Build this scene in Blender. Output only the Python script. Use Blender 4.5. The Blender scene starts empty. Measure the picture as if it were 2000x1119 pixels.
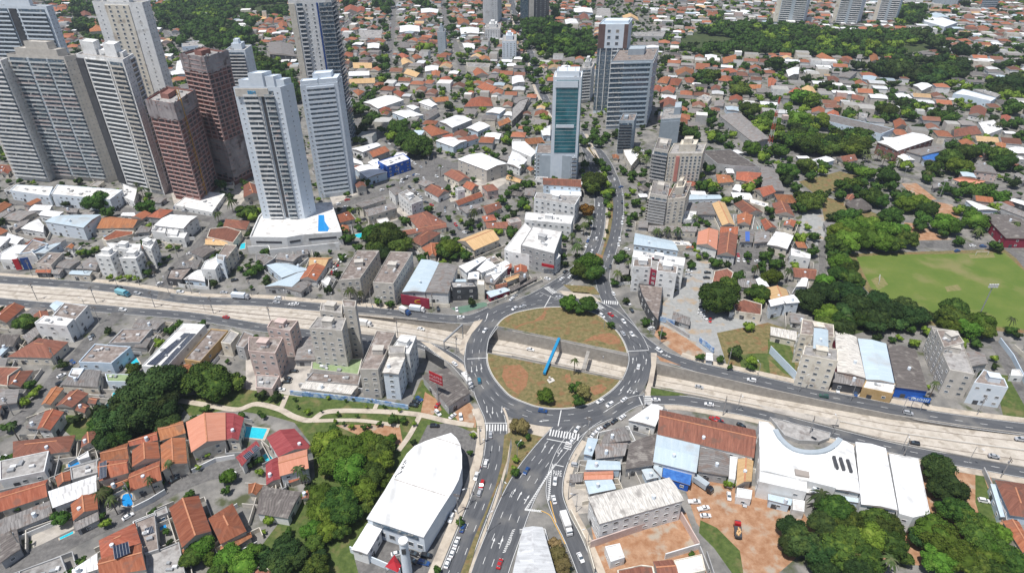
import bpy, math, random, re
import numpy as np
from mathutils import Vector, Matrix
from mathutils.geometry import tessellate_polygon

random.seed(7)
SC = bpy.context.scene
COL = SC.collection
# ------------------------------------------------------------------ camera
F, PITCH, CAMH, CX, CY = 1245.0, math.radians(32.03), 190.0, 1000.0, 559.5
cam = bpy.data.cameras.new('camera'); camo = bpy.data.objects.new('camera', cam); COL.objects.link(camo)
camo.location = (0, 0, CAMH); camo.rotation_euler = (math.pi/2-PITCH, 0, 0)
cam.sensor_width = 36; cam.lens = 36*F/2000; cam.clip_start = 1; cam.clip_end = 20000
SC.camera = camo
# ------------------------------------------------------------------ sky, sun, exposure
SUNV = Vector((-.27, -.26, 1)).normalized()            # towards the sun
elev = math.asin(SUNV.z); azim = math.atan2(SUNV.x, SUNV.y)
W = bpy.data.worlds.new('World'); SC.world = W; W.use_nodes = True
nt = W.node_tree; bg = nt.nodes['Background']
sky = nt.nodes.new('ShaderNodeTexSky'); sky.sky_type = 'NISHITA'; sky.sun_disc = False
sky.sun_elevation = elev; sky.sun_rotation = azim; sky.air_density = 1.0; sky.dust_density = 1.5
nt.links.new(sky.outputs[0], bg.inputs[0]); bg.inputs[1].default_value = .095
sun = bpy.data.lights.new('sun', 'SUN'); sun.energy = 4.9; sun.angle = math.radians(.5); sun.color = (1, .972, .93)
suno = bpy.data.objects.new('sun', sun); COL.objects.link(suno)
suno.rotation_euler = (-SUNV).to_track_quat('-Z', 'Y').to_euler()
vs = SC.view_settings; vs.view_transform = 'Standard'; vs.look = 'None'; vs.gamma = 1; vs.exposure = .0
SC.cycles.volume_bounces = 0; SC.cycles.max_bounces = 4; SC.cycles.diffuse_bounces = 3; SC.cycles.glossy_bounces = 2
# ------------------------------------------------------------------ projection helpers
sP, cP = math.sin(PITCH), math.cos(PITCH)
def G(x, y, z=0.0):
    u = (x-CX)/F; v = (CY-y)/F
    dy = cP+v*sP; dz = -sP+v*cP
    t = (z-CAMH)/dz
    return (u*t, dy*t)
def PX(X, Y, Z=0.0):
    d = Y*cP-(Z-CAMH)*sP
    return (CX+F*X/d, CY-F*(Y*sP+(Z-CAMH)*cP)/d)
def depth(X, Y, Z=0.0): return Y*cP-(Z-CAMH)*sP
REG = {1:(0,0),2:(500,0),3:(1000,0),4:(1500,0),5:(0,280),6:(500,280),7:(1000,280),8:(1500,280),
       9:(0,560),10:(500,560),11:(1000,560),12:(1500,560),13:(0,839),14:(500,839),15:(1000,839),16:(1500,839),0:(0,0)}
def rp(r, pts):                      # numbers of one enlarged view -> photo pixels
    k = 1.0 if r == 0 else 1/3.996
    ox, oy = REG[r]
    return [(ox+pts[i]*k, oy+pts[i+1]*k) for i in range(0, len(pts), 2)]
def GP(pp, z=0.0): return [G(x, y, z) for x, y in pp]
def area(p): return .5*sum(p[i][0]*p[(i+1) % len(p)][1]-p[(i+1) % len(p)][0]*p[i][1] for i in range(len(p)))
def ccw(p): return list(p) if area(p) > 0 else list(p)[::-1]
def cen(p): return (sum(q[0] for q in p)/len(p), sum(q[1] for q in p)/len(p))
# ------------------------------------------------------------------ materials
MAT = {}
def mat(name, c1, c2=None, scale=.15, rough=.9, objv=0.0, streak=False, metal=0.0, seam=0.0, seamd=.72, c3=None, bump=0.0, hue=0.0, lo=.35, hi=.65, detail=5, spec=.3, s3=.6):
    if name in MAT: return MAT[name]
    m = bpy.data.materials.new(name); m.use_nodes = True; n = m.node_tree.nodes; l = m.node_tree.links
    b = n['Principled BSDF']; b.inputs['Roughness'].default_value = rough; b.inputs['Metallic'].default_value = metal
    b.inputs['Specular IOR Level'].default_value = spec
    out = None
    if c2 is None and not objv and not seam:
        b.inputs['Base Color'].default_value = (*c1, 1)
    else:
        if c2 is None: c2 = c1
        if streak:
            src = n.new('ShaderNodeUVMap'); mp = n.new('ShaderNodeMapping'); mp.inputs['Scale'].default_value = (1.0, .10, 1)
            l.new(src.outputs[0], mp.inputs[0]); vec = mp.outputs[0]
        else:
            src = n.new('ShaderNodeNewGeometry'); vec = src.outputs['Position']
        no = n.new('ShaderNodeTexNoise'); no.inputs['Scale'].default_value = scale; no.inputs['Detail'].default_value = detail
        no.inputs['Roughness'].default_value = .65
        l.new(vec, no.inputs['Vector'])
        mr = n.new('ShaderNodeMapRange'); mr.inputs[1].default_value = lo; mr.inputs[2].default_value = hi
        l.new(no.outputs[0], mr.inputs[0])
        mx = n.new('ShaderNodeMix'); mx.data_type = 'RGBA'
        l.new(mr.outputs[0], mx.inputs[0]); mx.inputs[6].default_value = (*c1, 1); mx.inputs[7].default_value = (*c2, 1)
        out = mx.outputs[2]
        if c3 is not None:
            g2 = n.new('ShaderNodeNewGeometry')
            no2 = n.new('ShaderNodeTexNoise'); no2.inputs['Scale'].default_value = scale*s3; no2.inputs['Detail'].default_value = 6
            l.new(g2.outputs['Position'], no2.inputs['Vector'])
            mr2 = n.new('ShaderNodeMapRange'); mr2.inputs[1].default_value = .54; mr2.inputs[2].default_value = .66
            l.new(no2.outputs[0], mr2.inputs[0])
            mx2 = n.new('ShaderNodeMix'); mx2.data_type = 'RGBA'; l.new(mr2.outputs[0], mx2.inputs[0])
            l.new(out, mx2.inputs[6]); mx2.inputs[7].default_value = (*c3, 1); out = mx2.outputs[2]
        if seam:
            uv = n.new('ShaderNodeUVMap'); wv = n.new('ShaderNodeTexWave'); wv.inputs['Scale'].default_value = seam
            wv.bands_direction = 'X'; wv.inputs['Distortion'].default_value = .3
            l.new(uv.outputs[0], wv.inputs[0])
            m3 = n.new('ShaderNodeMapRange'); m3.inputs[1].default_value = 0; m3.inputs[2].default_value = .25
            m3.inputs[3].default_value = seamd; m3.inputs[4].default_value = 1
            l.new(wv.outputs[0], m3.inputs[0])
            vm = n.new('ShaderNodeVectorMath'); vm.operation = 'SCALE'; l.new(out, vm.inputs[0]); l.new(m3.outputs[0], vm.inputs['Scale']); out = vm.outputs[0]
        if objv or hue:
            oi = n.new('ShaderNodeObjectInfo')
            a = n.new('ShaderNodeMapRange'); a.inputs[3].default_value = 1-objv; a.inputs[4].default_value = 1+objv
            l.new(oi.outputs['Random'], a.inputs[0])
            hs = n.new('ShaderNodeHueSaturation'); l.new(a.outputs[0], hs.inputs['Value']); l.new(out, hs.inputs['Color'])
            if hue:
                mu = n.new('ShaderNodeMath'); mu.operation = 'MULTIPLY'; mu.inputs[1].default_value = 7.31; l.new(oi.outputs['Random'], mu.inputs[0])
                fr = n.new('ShaderNodeMath'); fr.operation = 'FRACT'; l.new(mu.outputs[0], fr.inputs[0])
                hm = n.new('ShaderNodeMapRange'); hm.inputs[3].default_value = .5-hue; hm.inputs[4].default_value = .5+hue
                l.new(fr.outputs[0], hm.inputs[0]); l.new(hm.outputs[0], hs.inputs['Hue'])
            out = hs.outputs[0]
        l.new(out, b.inputs['Base Color'])
    if bump:
        nb = n.new('ShaderNodeTexNoise'); nb.inputs['Scale'].default_value = bump; nb.inputs['Detail'].default_value = 4
        gp = n.new('ShaderNodeNewGeometry'); l.new(gp.outputs['Position'], nb.inputs['Vector'])
        bp = n.new('ShaderNodeBump'); bp.inputs['Strength'].default_value = .5; bp.inputs['Distance'].default_value = .3
        l.new(nb.outputs[0], bp.inputs['Height']); l.new(bp.outputs[0], b.inputs['Normal'])
    MAT[name] = m; return m
# roofs
RM = {
 't': mat('terracotta_tile', (.22,.07,.034), (.37,.145,.078), 1.3, objv=.28, streak=True, c3=(.22,.10,.065), s3=.2, hue=.012),
 'tb': mat('brown_tile', (.15,.06,.042), (.27,.115,.078), 1.3, objv=.2, streak=True, c3=(.15,.08,.06), s3=.2),
 'tn': mat('tan_tile', (.46,.30,.15), (.60,.41,.22), 1.2, objv=.12, streak=True),
 'p': mat('peach_tile', (.50,.21,.135), (.57,.27,.185), 1.2, streak=True),
 'r': mat('dark_red_sheet', (.22,.035,.04), (.34,.08,.08), 1.2, rough=.5, streak=True, objv=.1, seam=.35),
 'g': mat('fibre_cement_sheet', (.14,.13,.125), (.30,.285,.275), 1.5, objv=.22, streak=True, c3=(.20,.155,.135), s3=.2, seam=.3),
 'gd': mat('dark_fibre_cement_sheet', (.085,.075,.07), (.17,.15,.14), 1.5, objv=.15, streak=True, c3=(.24,.22,.2), s3=.2, seam=.3),
 'w': mat('white_metal_sheet', (.70,.71,.72), (.86,.86,.86), 1.0, rough=.6, objv=.06, streak=True, c3=(.62,.61,.60), s3=.12, seam=.16),
 'ww': mat('bright_white_membrane', (.72,.72,.715), (.88,.88,.88), .9, rough=.6, streak=True, seam=.045, seamd=.80, c3=(.64,.64,.63), s3=.12),
 'pw': mat('pale_worn_membrane', (.42,.43,.44), (.62,.63,.64), .9, streak=True, c3=(.36,.36,.37), s3=.3),
 'b': mat('pale_blue_metal_sheet', (.42,.51,.57), (.50,.585,.64), .8, rough=.5, objv=.1, streak=True, c3=(.42,.46,.48), s3=.12),
 'm': mat('stained_white_fibre_cement', (.25,.24,.225), (.72,.685,.63), 2.2, streak=True, c3=(.3,.28,.26), s3=.1, lo=.3, hi=.6),
 'f': mat('grey_slab', (.25,.24,.23), (.40,.385,.37), .5, objv=.15, c3=(.2,.18,.17)),
 'fw': mat('white_slab', (.62,.61,.59), (.78,.77,.75), .4, objv=.06, c3=(.5,.48,.46)),
 'fb': mat('brown_slab', (.16,.13,.115), (.28,.235,.21), .5, objv=.12, c3=(.36,.33,.31)),
 'bl': mat('blue_sheet', (.03,.11,.36), (.06,.19,.5), .6, rough=.5),
 'gn': mat('green_slab', (.20,.27,.13), (.28,.35,.19), .4),
}
KINDW = {'t':'orange tile roof','tb':'brown tile roof','tn':'tan tile roof','p':'peach tile roof','r':'dark red sheet roof','g':'grey sheet roof',
 'gd':'dark grey sheet roof','w':'white metal roof','ww':'bright white roof','b':'pale blue metal roof','m':'mottled pale roof','f':'flat grey roof',
 'fw':'flat white roof','fb':'flat brown roof','pw':'worn pale roof','bl':'blue roof','gn':'flat green roof'}
WM = {
 'W': mat('white_render', (.66,.66,.65), (.76,.76,.75), .35, objv=.06, c3=(.55,.54,.52)),
 'C': mat('cream_render', (.60,.55,.46), (.70,.65,.56), .35, objv=.08, c3=(.44,.38,.31)),
 'G': mat('grey_render', (.33,.33,.33), (.43,.43,.43), .35, objv=.1),
 'K': mat('pink_render', (.50,.39,.35), (.60,.48,.44), .35),
 'L': mat('pale_blue_render', (.50,.60,.70), (.60,.69,.77), .35),
 'U': mat('royal_blue_render', (.012,.09,.42), (.02,.12,.5), .5, rough=.6),
 'D': mat('dark_cladding', (.05,.052,.058), (.08,.082,.09), .4, rough=.5),
 'M': mat('maroon_render', (.22,.02,.045), (.29,.035,.06), .4),
 'B': mat('beige_grey_render', (.46,.43,.385), (.57,.535,.485), .35),
 'R': mat('red_brick_infill', (.21,.095,.08), (.29,.15,.125), .12),
 'H': mat('blueish_white_cladding', (.60,.66,.72), (.68,.73,.78), .3),
 'S': mat('steel_grey_cladding', (.34,.39,.43), (.41,.46,.50), .3),
 'Y': mat('ochre_render', (.42,.28,.12), (.52,.36,.18), .4),
}
glass = mat('dark_window_glass', (.03,.042,.055), (.10,.13,.155), .6, rough=.12, spec=.8)
teal = mat('teal_curtain_glass', (.015,.10,.13), (.04,.20,.24), .12, rough=.06, spec=1.0)
bglass = mat('blue_grey_glass', (.035,.065,.10), (.12,.17,.22), .5, rough=.12, spec=.9, c3=(.33,.33,.31), s3=1.2)
mglass = mat('mirror_balcony_glass', (.20,.25,.27), (.48,.50,.50), .12, rough=.15, spec=.9, c3=(.55,.45,.42), s3=2)
frame_m = mat('white_frame', (.62,.62,.62))
concrete = mat('weathered_concrete', (.30,.29,.28), (.42,.40,.38), .4)
darkc = mat('dark_concrete', (.15,.145,.14), (.22,.21,.2), .4)
shroud = mat('grey_debris_netting', (.20,.175,.18), (.36,.33,.33), .10, c3=(.12,.09,.085), s3=1.5)
asphalt = mat('asphalt', (.070,.074,.083), (.115,.119,.127), .7, c3=(.15,.148,.145), s3=.12, rough=.95, streak=True)
asph2 = mat('old_asphalt', (.115,.11,.107), (.185,.178,.17), .7, c3=(.095,.092,.09), s3=.2)
conc_road = mat('pale_concrete_paving', (.42,.375,.315), (.56,.51,.445), .22, c3=(.36,.315,.26), s3=1.2)
pave = mat('beige_pavement', (.43,.37,.295), (.54,.475,.395), .3, c3=(.35,.30,.25))
kerb_m = mat('pale_kerb', (.58,.55,.50))
wallconc = mat('retaining_wall_concrete', (.27,.25,.225), (.37,.345,.31), .5)
white_paint = mat('white_road_paint', (.72,.72,.70), (.55,.55,.54), 1.5)
yellow_paint = mat('yellow_road_paint', (.62,.36,.08))
grass = mat('lawn_grass', (.050,.080,.018), (.10,.135,.035), .5, c3=(.16,.145,.06), s3=.3, bump=1.5)
drygrass = mat('dry_island_grass', (.105,.105,.038), (.235,.18,.085), .5, c3=(.21,.125,.06), s3=.4, bump=1.2)
field_m = mat('playing_field_turf', (.095,.150,.024), (.135,.175,.036), .07, c3=(.20,.19,.075), s3=.5)
earth = mat('red_earth', (.29,.145,.075), (.43,.265,.165), .3, c3=(.36,.31,.25), s3=.5)
earth_dk = mat('bare_red_soil', (.23,.11,.055), (.31,.16,.085), .6, c3=(.19,.14,.06), s3=.8)
gravel = mat('grey_gravel', (.27,.275,.27), (.36,.36,.35), .4, c3=(.36,.28,.2), s3=.35)
lot = mat('pale_yard_concrete', (.36,.33,.29), (.50,.46,.41), .2, c3=(.27,.25,.23))
sand = mat('orange_sand', (.55,.33,.15), (.66,.43,.22), .1)
woodfl = mat('forest_floor', (.035,.055,.018), (.07,.09,.03), .1)
pool_m = mat('pool_water', (.02,.42,.55), (.04,.56,.66), 1.5, rough=.06, spec=.6)
pool_b = mat('deep_blue_pool_water', (.01,.20,.55), (.02,.28,.62), 1.5, rough=.06, spec=.6)
solar = mat('solar_panel_cells', (.012,.017,.035), (.03,.04,.07), 1.2, rough=.15, spec=.8)
bark = mat('bark', (.10,.075,.055), (.17,.13,.10), 2)
steel = mat('galvanised_steel', (.33,.34,.35), (.42,.43,.44), 2, rough=.5, metal=.3)
bluep = mat('sky_blue_paint', (.02,.33,.62), rough=.4)
redp = mat('crimson_paint', (.38,.02,.03), rough=.5)
navy = mat('navy_paint', (.02,.06,.22), rough=.5)
yel = mat('crane_yellow', (.55,.30,.03), rough=.5)
redwh = mat('mast_red', (.5,.08,.05))
# ------------------------------------------------------------------ mesh builder
class MB:
    def __init__(s): s.v = []; s.f = []; s.m = []; s.uv = []
    def face(s, pts, mi=0, uv=None):
        i = len(s.v); s.v += [tuple(p) for p in pts]; s.f.append(tuple(range(i, i+len(pts)))); s.m.append(mi)
        s.uv.append(uv if uv else [(0, 0)]*len(pts))
    def prism(s, poly, z0, z1, mi=0, top=None, bottom=True):
        p = ccw(poly); n = len(p); top = mi if top is None else top
        for i in range(n):
            a, b = p[i], p[(i+1) % n]
            s.face([(a[0],a[1],z0),(b[0],b[1],z0),(b[0],b[1],z1),(a[0],a[1],z1)], mi)
        s.cap(p, z1, top)
        if bottom: s.cap(p[::-1], z0, mi)
    def cap(s, p, z, mi=0):
        if len(p) <= 4: s.face([(q[0],q[1],z) for q in p], mi, [(q[0],q[1]) for q in p]); return
        up = area(p) > 0
        for t in tessellate_polygon([[Vector((q[0],q[1],0)) for q in p]]):
            q = [p[k] for k in t]
            if (area(q) > 0) != up: q = q[::-1]
            s.face([(c[0],c[1],z) for c in q], mi, [(c[0],c[1]) for c in q])
    def box(s, c, ax, ay, sx, sy, z0, z1, mi=0):          # c centre xy, ax unit dir
        p = [(c[0]+ax[0]*a*sx/2+ay[0]*b*sy/2, c[1]+ax[1]*a*sx/2+ay[1]*b*sy/2) for a, b in ((-1,-1),(1,-1),(1,1),(-1,1))]
        s.prism(p, z0, z1, mi)
    def tube(s, p0, p1, r0, r1=None, n=6, mi=0, capit=True):
        r1 = r0 if r1 is None else r1
        p0 = Vector(p0); p1 = Vector(p1); d = (p1-p0)
        if d.length < 1e-6: return
        q = d.to_track_quat('Z', 'Y'); A = q @ Vector((1,0,0)); B = q @ Vector((0,1,0))
        c = [(math.cos(6.2832*i/n), math.sin(6.2832*i/n)) for i in range(n)]
        lo = [p0+A*(x*r0)+B*(y*r0) for x, y in c]; hi = [p1+A*(x*r1)+B*(y*r1) for x, y in c]
        for i in range(n): s.face([lo[i], lo[(i+1) % n], hi[(i+1) % n], hi[i]], mi)
        if capit: s.face(hi, mi); s.face(lo[::-1], mi)
    def bar(s, p0, p1, w, h, mi=0):                        # horizontal-ish rectangular bar
        p0 = Vector(p0); p1 = Vector(p1); d = (p1-p0).normalized(); side = d.cross(Vector((0,0,1)))
        side = side.normalized() if side.length > 1e-4 else Vector((1,0,0)); up = side.cross(d)
        A = [p0+side*(a*w/2)+up*(b*h/2) for a, b in ((-1,-1),(1,-1),(1,1),(-1,1))]
        B = [q+(p1-p0) for q in A]
        for i in range(4): s.face([A[i], A[(i+1) % 4], B[(i+1) % 4], B[i]], mi)
        s.face(A[::-1], mi); s.face(B, mi)
    def mesh(s, name, mats, off=(0,0,0), smooth=False):
        me = bpy.data.meshes.new(name)
        ox, oy, oz = off
        me.from_pydata([(x-ox, y-oy, z-oz) for x, y, z in s.v], [], s.f)
        for m in (mats if isinstance(mats, (list, tuple)) else [mats]): me.materials.append(m)
        if any(s.m): me.polygons.foreach_set('material_index', s.m)
        u = me.uv_layers.new(name='UVMap'); u.data.foreach_set('uv', [c for f in s.uv for q in f for c in q])
        if smooth: me.polygons.foreach_set('use_smooth', [True]*len(s.f))
        me.update(); return me
    def build(s, name, mats, parent=None, off=(0,0,0), smooth=False):
        return link(name, s.mesh(name, mats, off, smooth), parent)
def link(name, me, parent=None, M=None):
    o = bpy.data.objects.new(name, me); COL.objects.link(o)
    if parent is not None: o.parent = parent
    if M is not None: o.matrix_basis = M
    return o
def struct(o, kind='structure'): o['kind'] = kind; return o
def empty(name, x, y, z=0):
    o = bpy.data.objects.new(name, None); COL.objects.link(o); o.location = (x, y, z); o.empty_display_size = .5; return o
# ------------------------------------------------------------------ labels: every thing is registered, named at the end
THINGS = []
def reg(o, adj, noun, cat, plural=None, x=None, y=None, z=0, group=None, label=None):
    o['category'] = cat
    if label: o['label'] = label
    if group: o['group'] = group
    px = PX(x, y, z) if x is not None else (0, 0)
    THINGS.append(dict(o=o, adj=adj, noun=noun, plural=plural or noun+'s', p=px, done=bool(label)))
# ------------------------------------------------------------------ occupancy (for the automatic fill)
CELL = 2.5; OX, OY = -1400.0, 60.0; NX, NY = 1120, 680
occ = np.zeros((NX, NY), bool)
occ_road = None
def inpoly(P, X, Y):
    r = np.zeros(X.shape, bool); n = len(P)
    for i in range(n):
        x0, y0 = P[i]; x1, y1 = P[(i+1) % n]
        c = ((y0 > Y) != (y1 > Y))
        with np.errstate(divide='ignore', invalid='ignore'):
            r ^= c & (X < (x1-x0)*(Y-y0)/(y1-y0+1e-12)+x0)
    return r
def rng(P):
    xs = [p[0] for p in P]; ys = [p[1] for p in P]
    i0 = max(0, int((min(xs)-OX)/CELL)); i1 = min(NX, int((max(xs)-OX)/CELL)+2)
    j0 = max(0, int((min(ys)-OY)/CELL)); j1 = min(NY, int((max(ys)-OY)/CELL)+2)
    return i0, i1, j0, j1
def mark(P):
    i0, i1, j0, j1 = rng(P)
    if i1 <= i0 or j1 <= j0: return
    X, Y = np.meshgrid(OX+(np.arange(i0, i1)+.5)*CELL, OY+(np.arange(j0, j1)+.5)*CELL, indexing='ij')
    occ[i0:i1, j0:j1] |= inpoly(P, X, Y)
def busy(P):
    i0, i1, j0, j1 = rng(P)
    if i1-i0 < 1 or j1-j0 < 1: return True
    X, Y = np.meshgrid(OX+(np.arange(i0, i1)+.5)*CELL, OY+(np.arange(j0, j1)+.5)*CELL, indexing='ij')
    m = inpoly(P, X, Y); return bool((occ[i0:i1, j0:j1] & m).any())
def busypt(x, y, r=0):
    i = int((x-OX)/CELL); j = int((y-OY)/CELL); k = int(r/CELL+.5)
    if i-k < 0 or j-k < 0 or i+k >= NX or j+k >= NY: return True
    return bool(occ[i-k:i+k+1, j-k:j+k+1].any())
# ------------------------------------------------------------------ polyline tools
def smooth_line(p, n=6):
    if len(p) < 3: return p
    q = [p[0]]+list(p)+[p[-1]]; out = []
    for i in range(1, len(q)-2):
        a, b, c, d = q[i-1], q[i], q[i+1], q[i+2]
        for k in range(n):
            t = k/n
            out.append(tuple(.5*((2*b[j])+(-a[j]+c[j])*t+(2*a[j]-5*b[j]+4*c[j]-d[j])*t*t+(-a[j]+3*b[j]-3*c[j]+d[j])*t**3) for j in range(len(b))))
    out.append(p[-1]); return out
def closed_smooth(p, n=5):
    m = len(p); out = []
    for i in range(m):
        a, b, c, d = p[i-1], p[i], p[(i+1) % m], p[(i+2) % m]
        for k in range(n):
            t = k/n
            out.append(tuple(.5*((2*b[j])+(-a[j]+c[j])*t+(2*a[j]-5*b[j]+4*c[j]-d[j])*t*t+(-a[j]+3*b[j]-3*c[j]+d[j])*t**3) for j in range(2)))
    return out
def normals(p, closed=False):
    out = []; n = len(p)
    for i in range(n):
        a = p[i-1] if (i or closed) else p[0]; b = p[(i+1) % n] if (i < n-1 or closed) else p[-1]
        dx, dy = b[0]-a[0], b[1]-a[1]; L = math.hypot(dx, dy) or 1
        out.append((-dy/L, dx/L))
    return out
def offset(p, d, closed=False):
    return [(q[0]+n[0]*d, q[1]+n[1]*d) for q, n in zip(p, normals(p, closed))]
def lens(p):
    s = [0]
    for i in range(1, len(p)): s.append(s[-1]+math.hypot(p[i][0]-p[i-1][0], p[i][1]-p[i-1][1]))
    return s
def at_len(p, s, t):
    for i in range(1, len(p)):
        if s[i] >= t:
            k = (t-s[i-1])/max(1e-6, s[i]-s[i-1])
            return (p[i-1][0]+(p[i][0]-p[i-1][0])*k, p[i-1][1]+(p[i][1]-p[i-1][1])*k), math.atan2(p[i][1]-p[i-1][1], p[i][0]-p[i-1][0])
    return p[-1], math.atan2(p[-1][1]-p[-2][1], p[-1][0]-p[-2][0])
def cut(p, t0, t1):
    s = lens(p); out = [at_len(p, s, t0)[0]]+[q for q, l in zip(p, s) if t0 < l < t1]+[at_len(p, s, t1)[0]]
    return out
def ribbon(mb, p, o0, o1, z, closed=False, mi=0, thick=0):
    A = offset(p, o0, closed); B = offset(p, o1, closed); n = len(p); s = lens(p+[p[0]] if closed else p)
    for i in range(n if closed else n-1):
        j = (i+1) % n; u0 = s[i]; u1 = s[i+1] if (i+1 < len(s)) else s[i]
        z0 = z[i] if isinstance(z, list) else z; z1 = z[j] if isinstance(z, list) else z
        f = [(A[j][0],A[j][1],z1),(A[i][0],A[i][1],z0),(B[i][0],B[i][1],z0),(B[j][0],B[j][1],z1)]
        uv = [(o0,u1),(o0,u0),(o1,u0),(o1,u1)]
        if o1 > o0: f = f[::-1]; uv = uv[::-1]
        f = f[::-1]; uv = uv[::-1]
        # upward-facing
        ax, ay = f[1][0]-f[0][0], f[1][1]-f[0][1]; bx, by = f[2][0]-f[0][0], f[2][1]-f[0][1]
        if ax*by-ay*bx < 0: f = f[::-1]; uv = uv[::-1]
        mb.face(f, mi, uv)
        if thick:
            for E in (A, B): mb.face([(E[i][0],E[i][1],z0),(E[j][0],E[j][1],z1),(E[j][0],E[j][1],z1-thick),(E[i][0],E[i][1],z0-thick)], mi)
            mb.face([(A[i][0],A[i][1],z0-thick),(A[j][0],A[j][1],z1-thick),(B[j][0],B[j][1],z1-thick),(B[i][0],B[i][1],z0-thick)], mi)
    if thick and not closed:
        for i in (0, n-1):
            z0 = z[i] if isinstance(z, list) else z
            mb.face([(A[i][0],A[i][1],z0),(B[i][0],B[i][1],z0),(B[i][0],B[i][1],z0-thick),(A[i][0],A[i][1],z0-thick)], mi)
# ================================================================== GROUND, TRENCH, ROADS
TR = [  # upper edge px, lower edge px (both at street level), depth
 (-260,536,-260,551,0),(0,553,0,581,0),(100,559,85,590,0),(170,565,187,596,0),(270,577,247,600,0),(340,588,340,607,0),(400,594,400,614,0),(500,600,500,629,0),
 (600,606,600,641,.01),(700,613,700,652,1.3),(815,624,815,664,3.8),(905,634,905,681,6.0),(1000,648,1000,695,6.4),(1110,671,1105,717,6.4),(1226,697,1218,742,6.4),
 (1283,711,1271,756,6.2),(1380,733,1375,776,5.2),(1500,761,1500,803,4.2),(1600,783,1600,826,3.2),(1740,811,1740,862,2.2),(1875,832,1875,889,1.1),(2000,848,2000,912,.3),(2150,868,2150,940,.01),(2600,915,2600,1000,0)]
U = [G(a, b) for a, b, c, d, e in TR]; L = [G(c, d) for a, b, c, d, e in TR]; DP = [e for *_, e in TR]
hole_i = [i for i, d in enumerate(DP) if d > 0]
hole = [U[i] for i in hole_i]+[L[i] for i in hole_i[::-1]]
GR = mat('urban_ground', (.125,.123,.118), (.27,.256,.235), .09, c3=(.075,.085,.04), s3=1.4)
outer = [(-6000,-300),(6000,-300),(6000,9000),(-6000,9000)]
g = MB(); allp = outer+hole
for t in tessellate_polygon([[Vector((*p,0)) for p in outer], [Vector((*p,0)) for p in hole]]):
    q = [allp[k] for k in t]
    if area(q) < 0: q = q[::-1]
    g.face([(c[0],c[1],0) for c in q])
struct(g.build('ground', GR))
# highway floor: a lateral grid with depth
f = MB(); NL = 6
for i in range(len(U)-1):
    for k in range(NL):
        a, b = k/NL, (k+1)/NL
        P = []
        for (j, t) in ((i,a),(i,b),(i+1,b),(i+1,a)):
            z = -DP[j] if DP[j] > .005 else .012
            if i >= len(U)-2 or DP[j] <= .02: z = max(z, .012) if DP[j] <= .02 else z
            P.append((U[j][0]+(L[j][0]-U[j][0])*t, U[j][1]+(L[j][1]-U[j][1])*t, z))
        q = [(c[0],c[1]) for c in P]
        f.face(P if area(q) > 0 else P[::-1])
struct(f.build('highway', conc_road)); mark(U+L[::-1])
def lat(i, t, dz=.03):
    z = -DP[i] if DP[i] > .02 else .012
    return (U[i][0]+(L[i][0]-U[i][0])*t, U[i][1]+(L[i][1]-U[i][1])*t, z+dz)
jm = MB(); joint = mat('dark_paving_joint', (.16,.13,.11))
for t in (.22, .5, .78):
    for i in range(len(U)-1):
        a, b = lat(i, t), lat(i+1, t)
        w = .3 if t == .5 else .16
        jm.face([(a[0],a[1]-w,a[2]),(b[0],b[1]-w,b[2]),(b[0],b[1]+w,b[2]),(a[0],a[1]+w,a[2])])
struct(jm.build('paving_joints', joint))
cb = MB()                                                   # concrete median barrier
for i in range(9, len(U)-3):
    a, b = lat(i, .5, 0), lat(i+1, .5, 0); cb.bar((a[0],a[1],a[2]+.35), (b[0],b[1],b[2]+.35), .35, .7)
o = cb.build('median_barrier', kerb_m); reg(o, 'low pale concrete', 'median barrier along the sunken highway', 'barrier', label='low pale concrete barrier along the middle of the sunken highway')
w = MB()
for E in (U, L):
    for i in hole_i[:-1]:
        a, b = E[i], E[i+1]
        w.face([(a[0],a[1],-DP[i]),(b[0],b[1],-DP[i+1]),(b[0],b[1],.02),(a[0],a[1],.02)])
for nm, E, sg, lab in (('retaining_wall', U, 1, 'long grey concrete retaining wall on the far side of the sunken highway'), ('retaining_wall', L, -1, 'long grey concrete retaining wall on the near side of the sunken highway')):
    w = MB()
    for i in hole_i[:-1]:
        a, b = E[i], E[i+1]
        dx, dy = b[0]-a[0], b[1]-a[1]; l = math.hypot(dx, dy); nx, ny = -dy/l*sg*.45, dx/l*sg*.45
        for (h0, h1) in ((-DP[i]-.3, -DP[i+1]-.3),):
            tz = .55 if 9 <= i <= 20 and not (10 <= i <= 11) and not (14 <= i <= 14) else -.02
            A = [(a[0],a[1]),(b[0],b[1]),(b[0]+nx,b[1]+ny),(a[0]+nx,a[1]+ny)]
            zb = [h0,h1,h1,h0]
            for k in range(4):
                k2 = (k+1) % 4
                w.face([(A[k][0],A[k][1],zb[k]),(A[k2][0],A[k2][1],zb[k2]),(A[k2][0],A[k2][1],tz),(A[k][0],A[k][1],tz)])
            w.face([(q[0],q[1],tz) for q in ccw(A)])
    o = w.build(nm, wallconc); reg(o, 'grey', 'retaining wall', 'retaining wall', label=lab)
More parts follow.
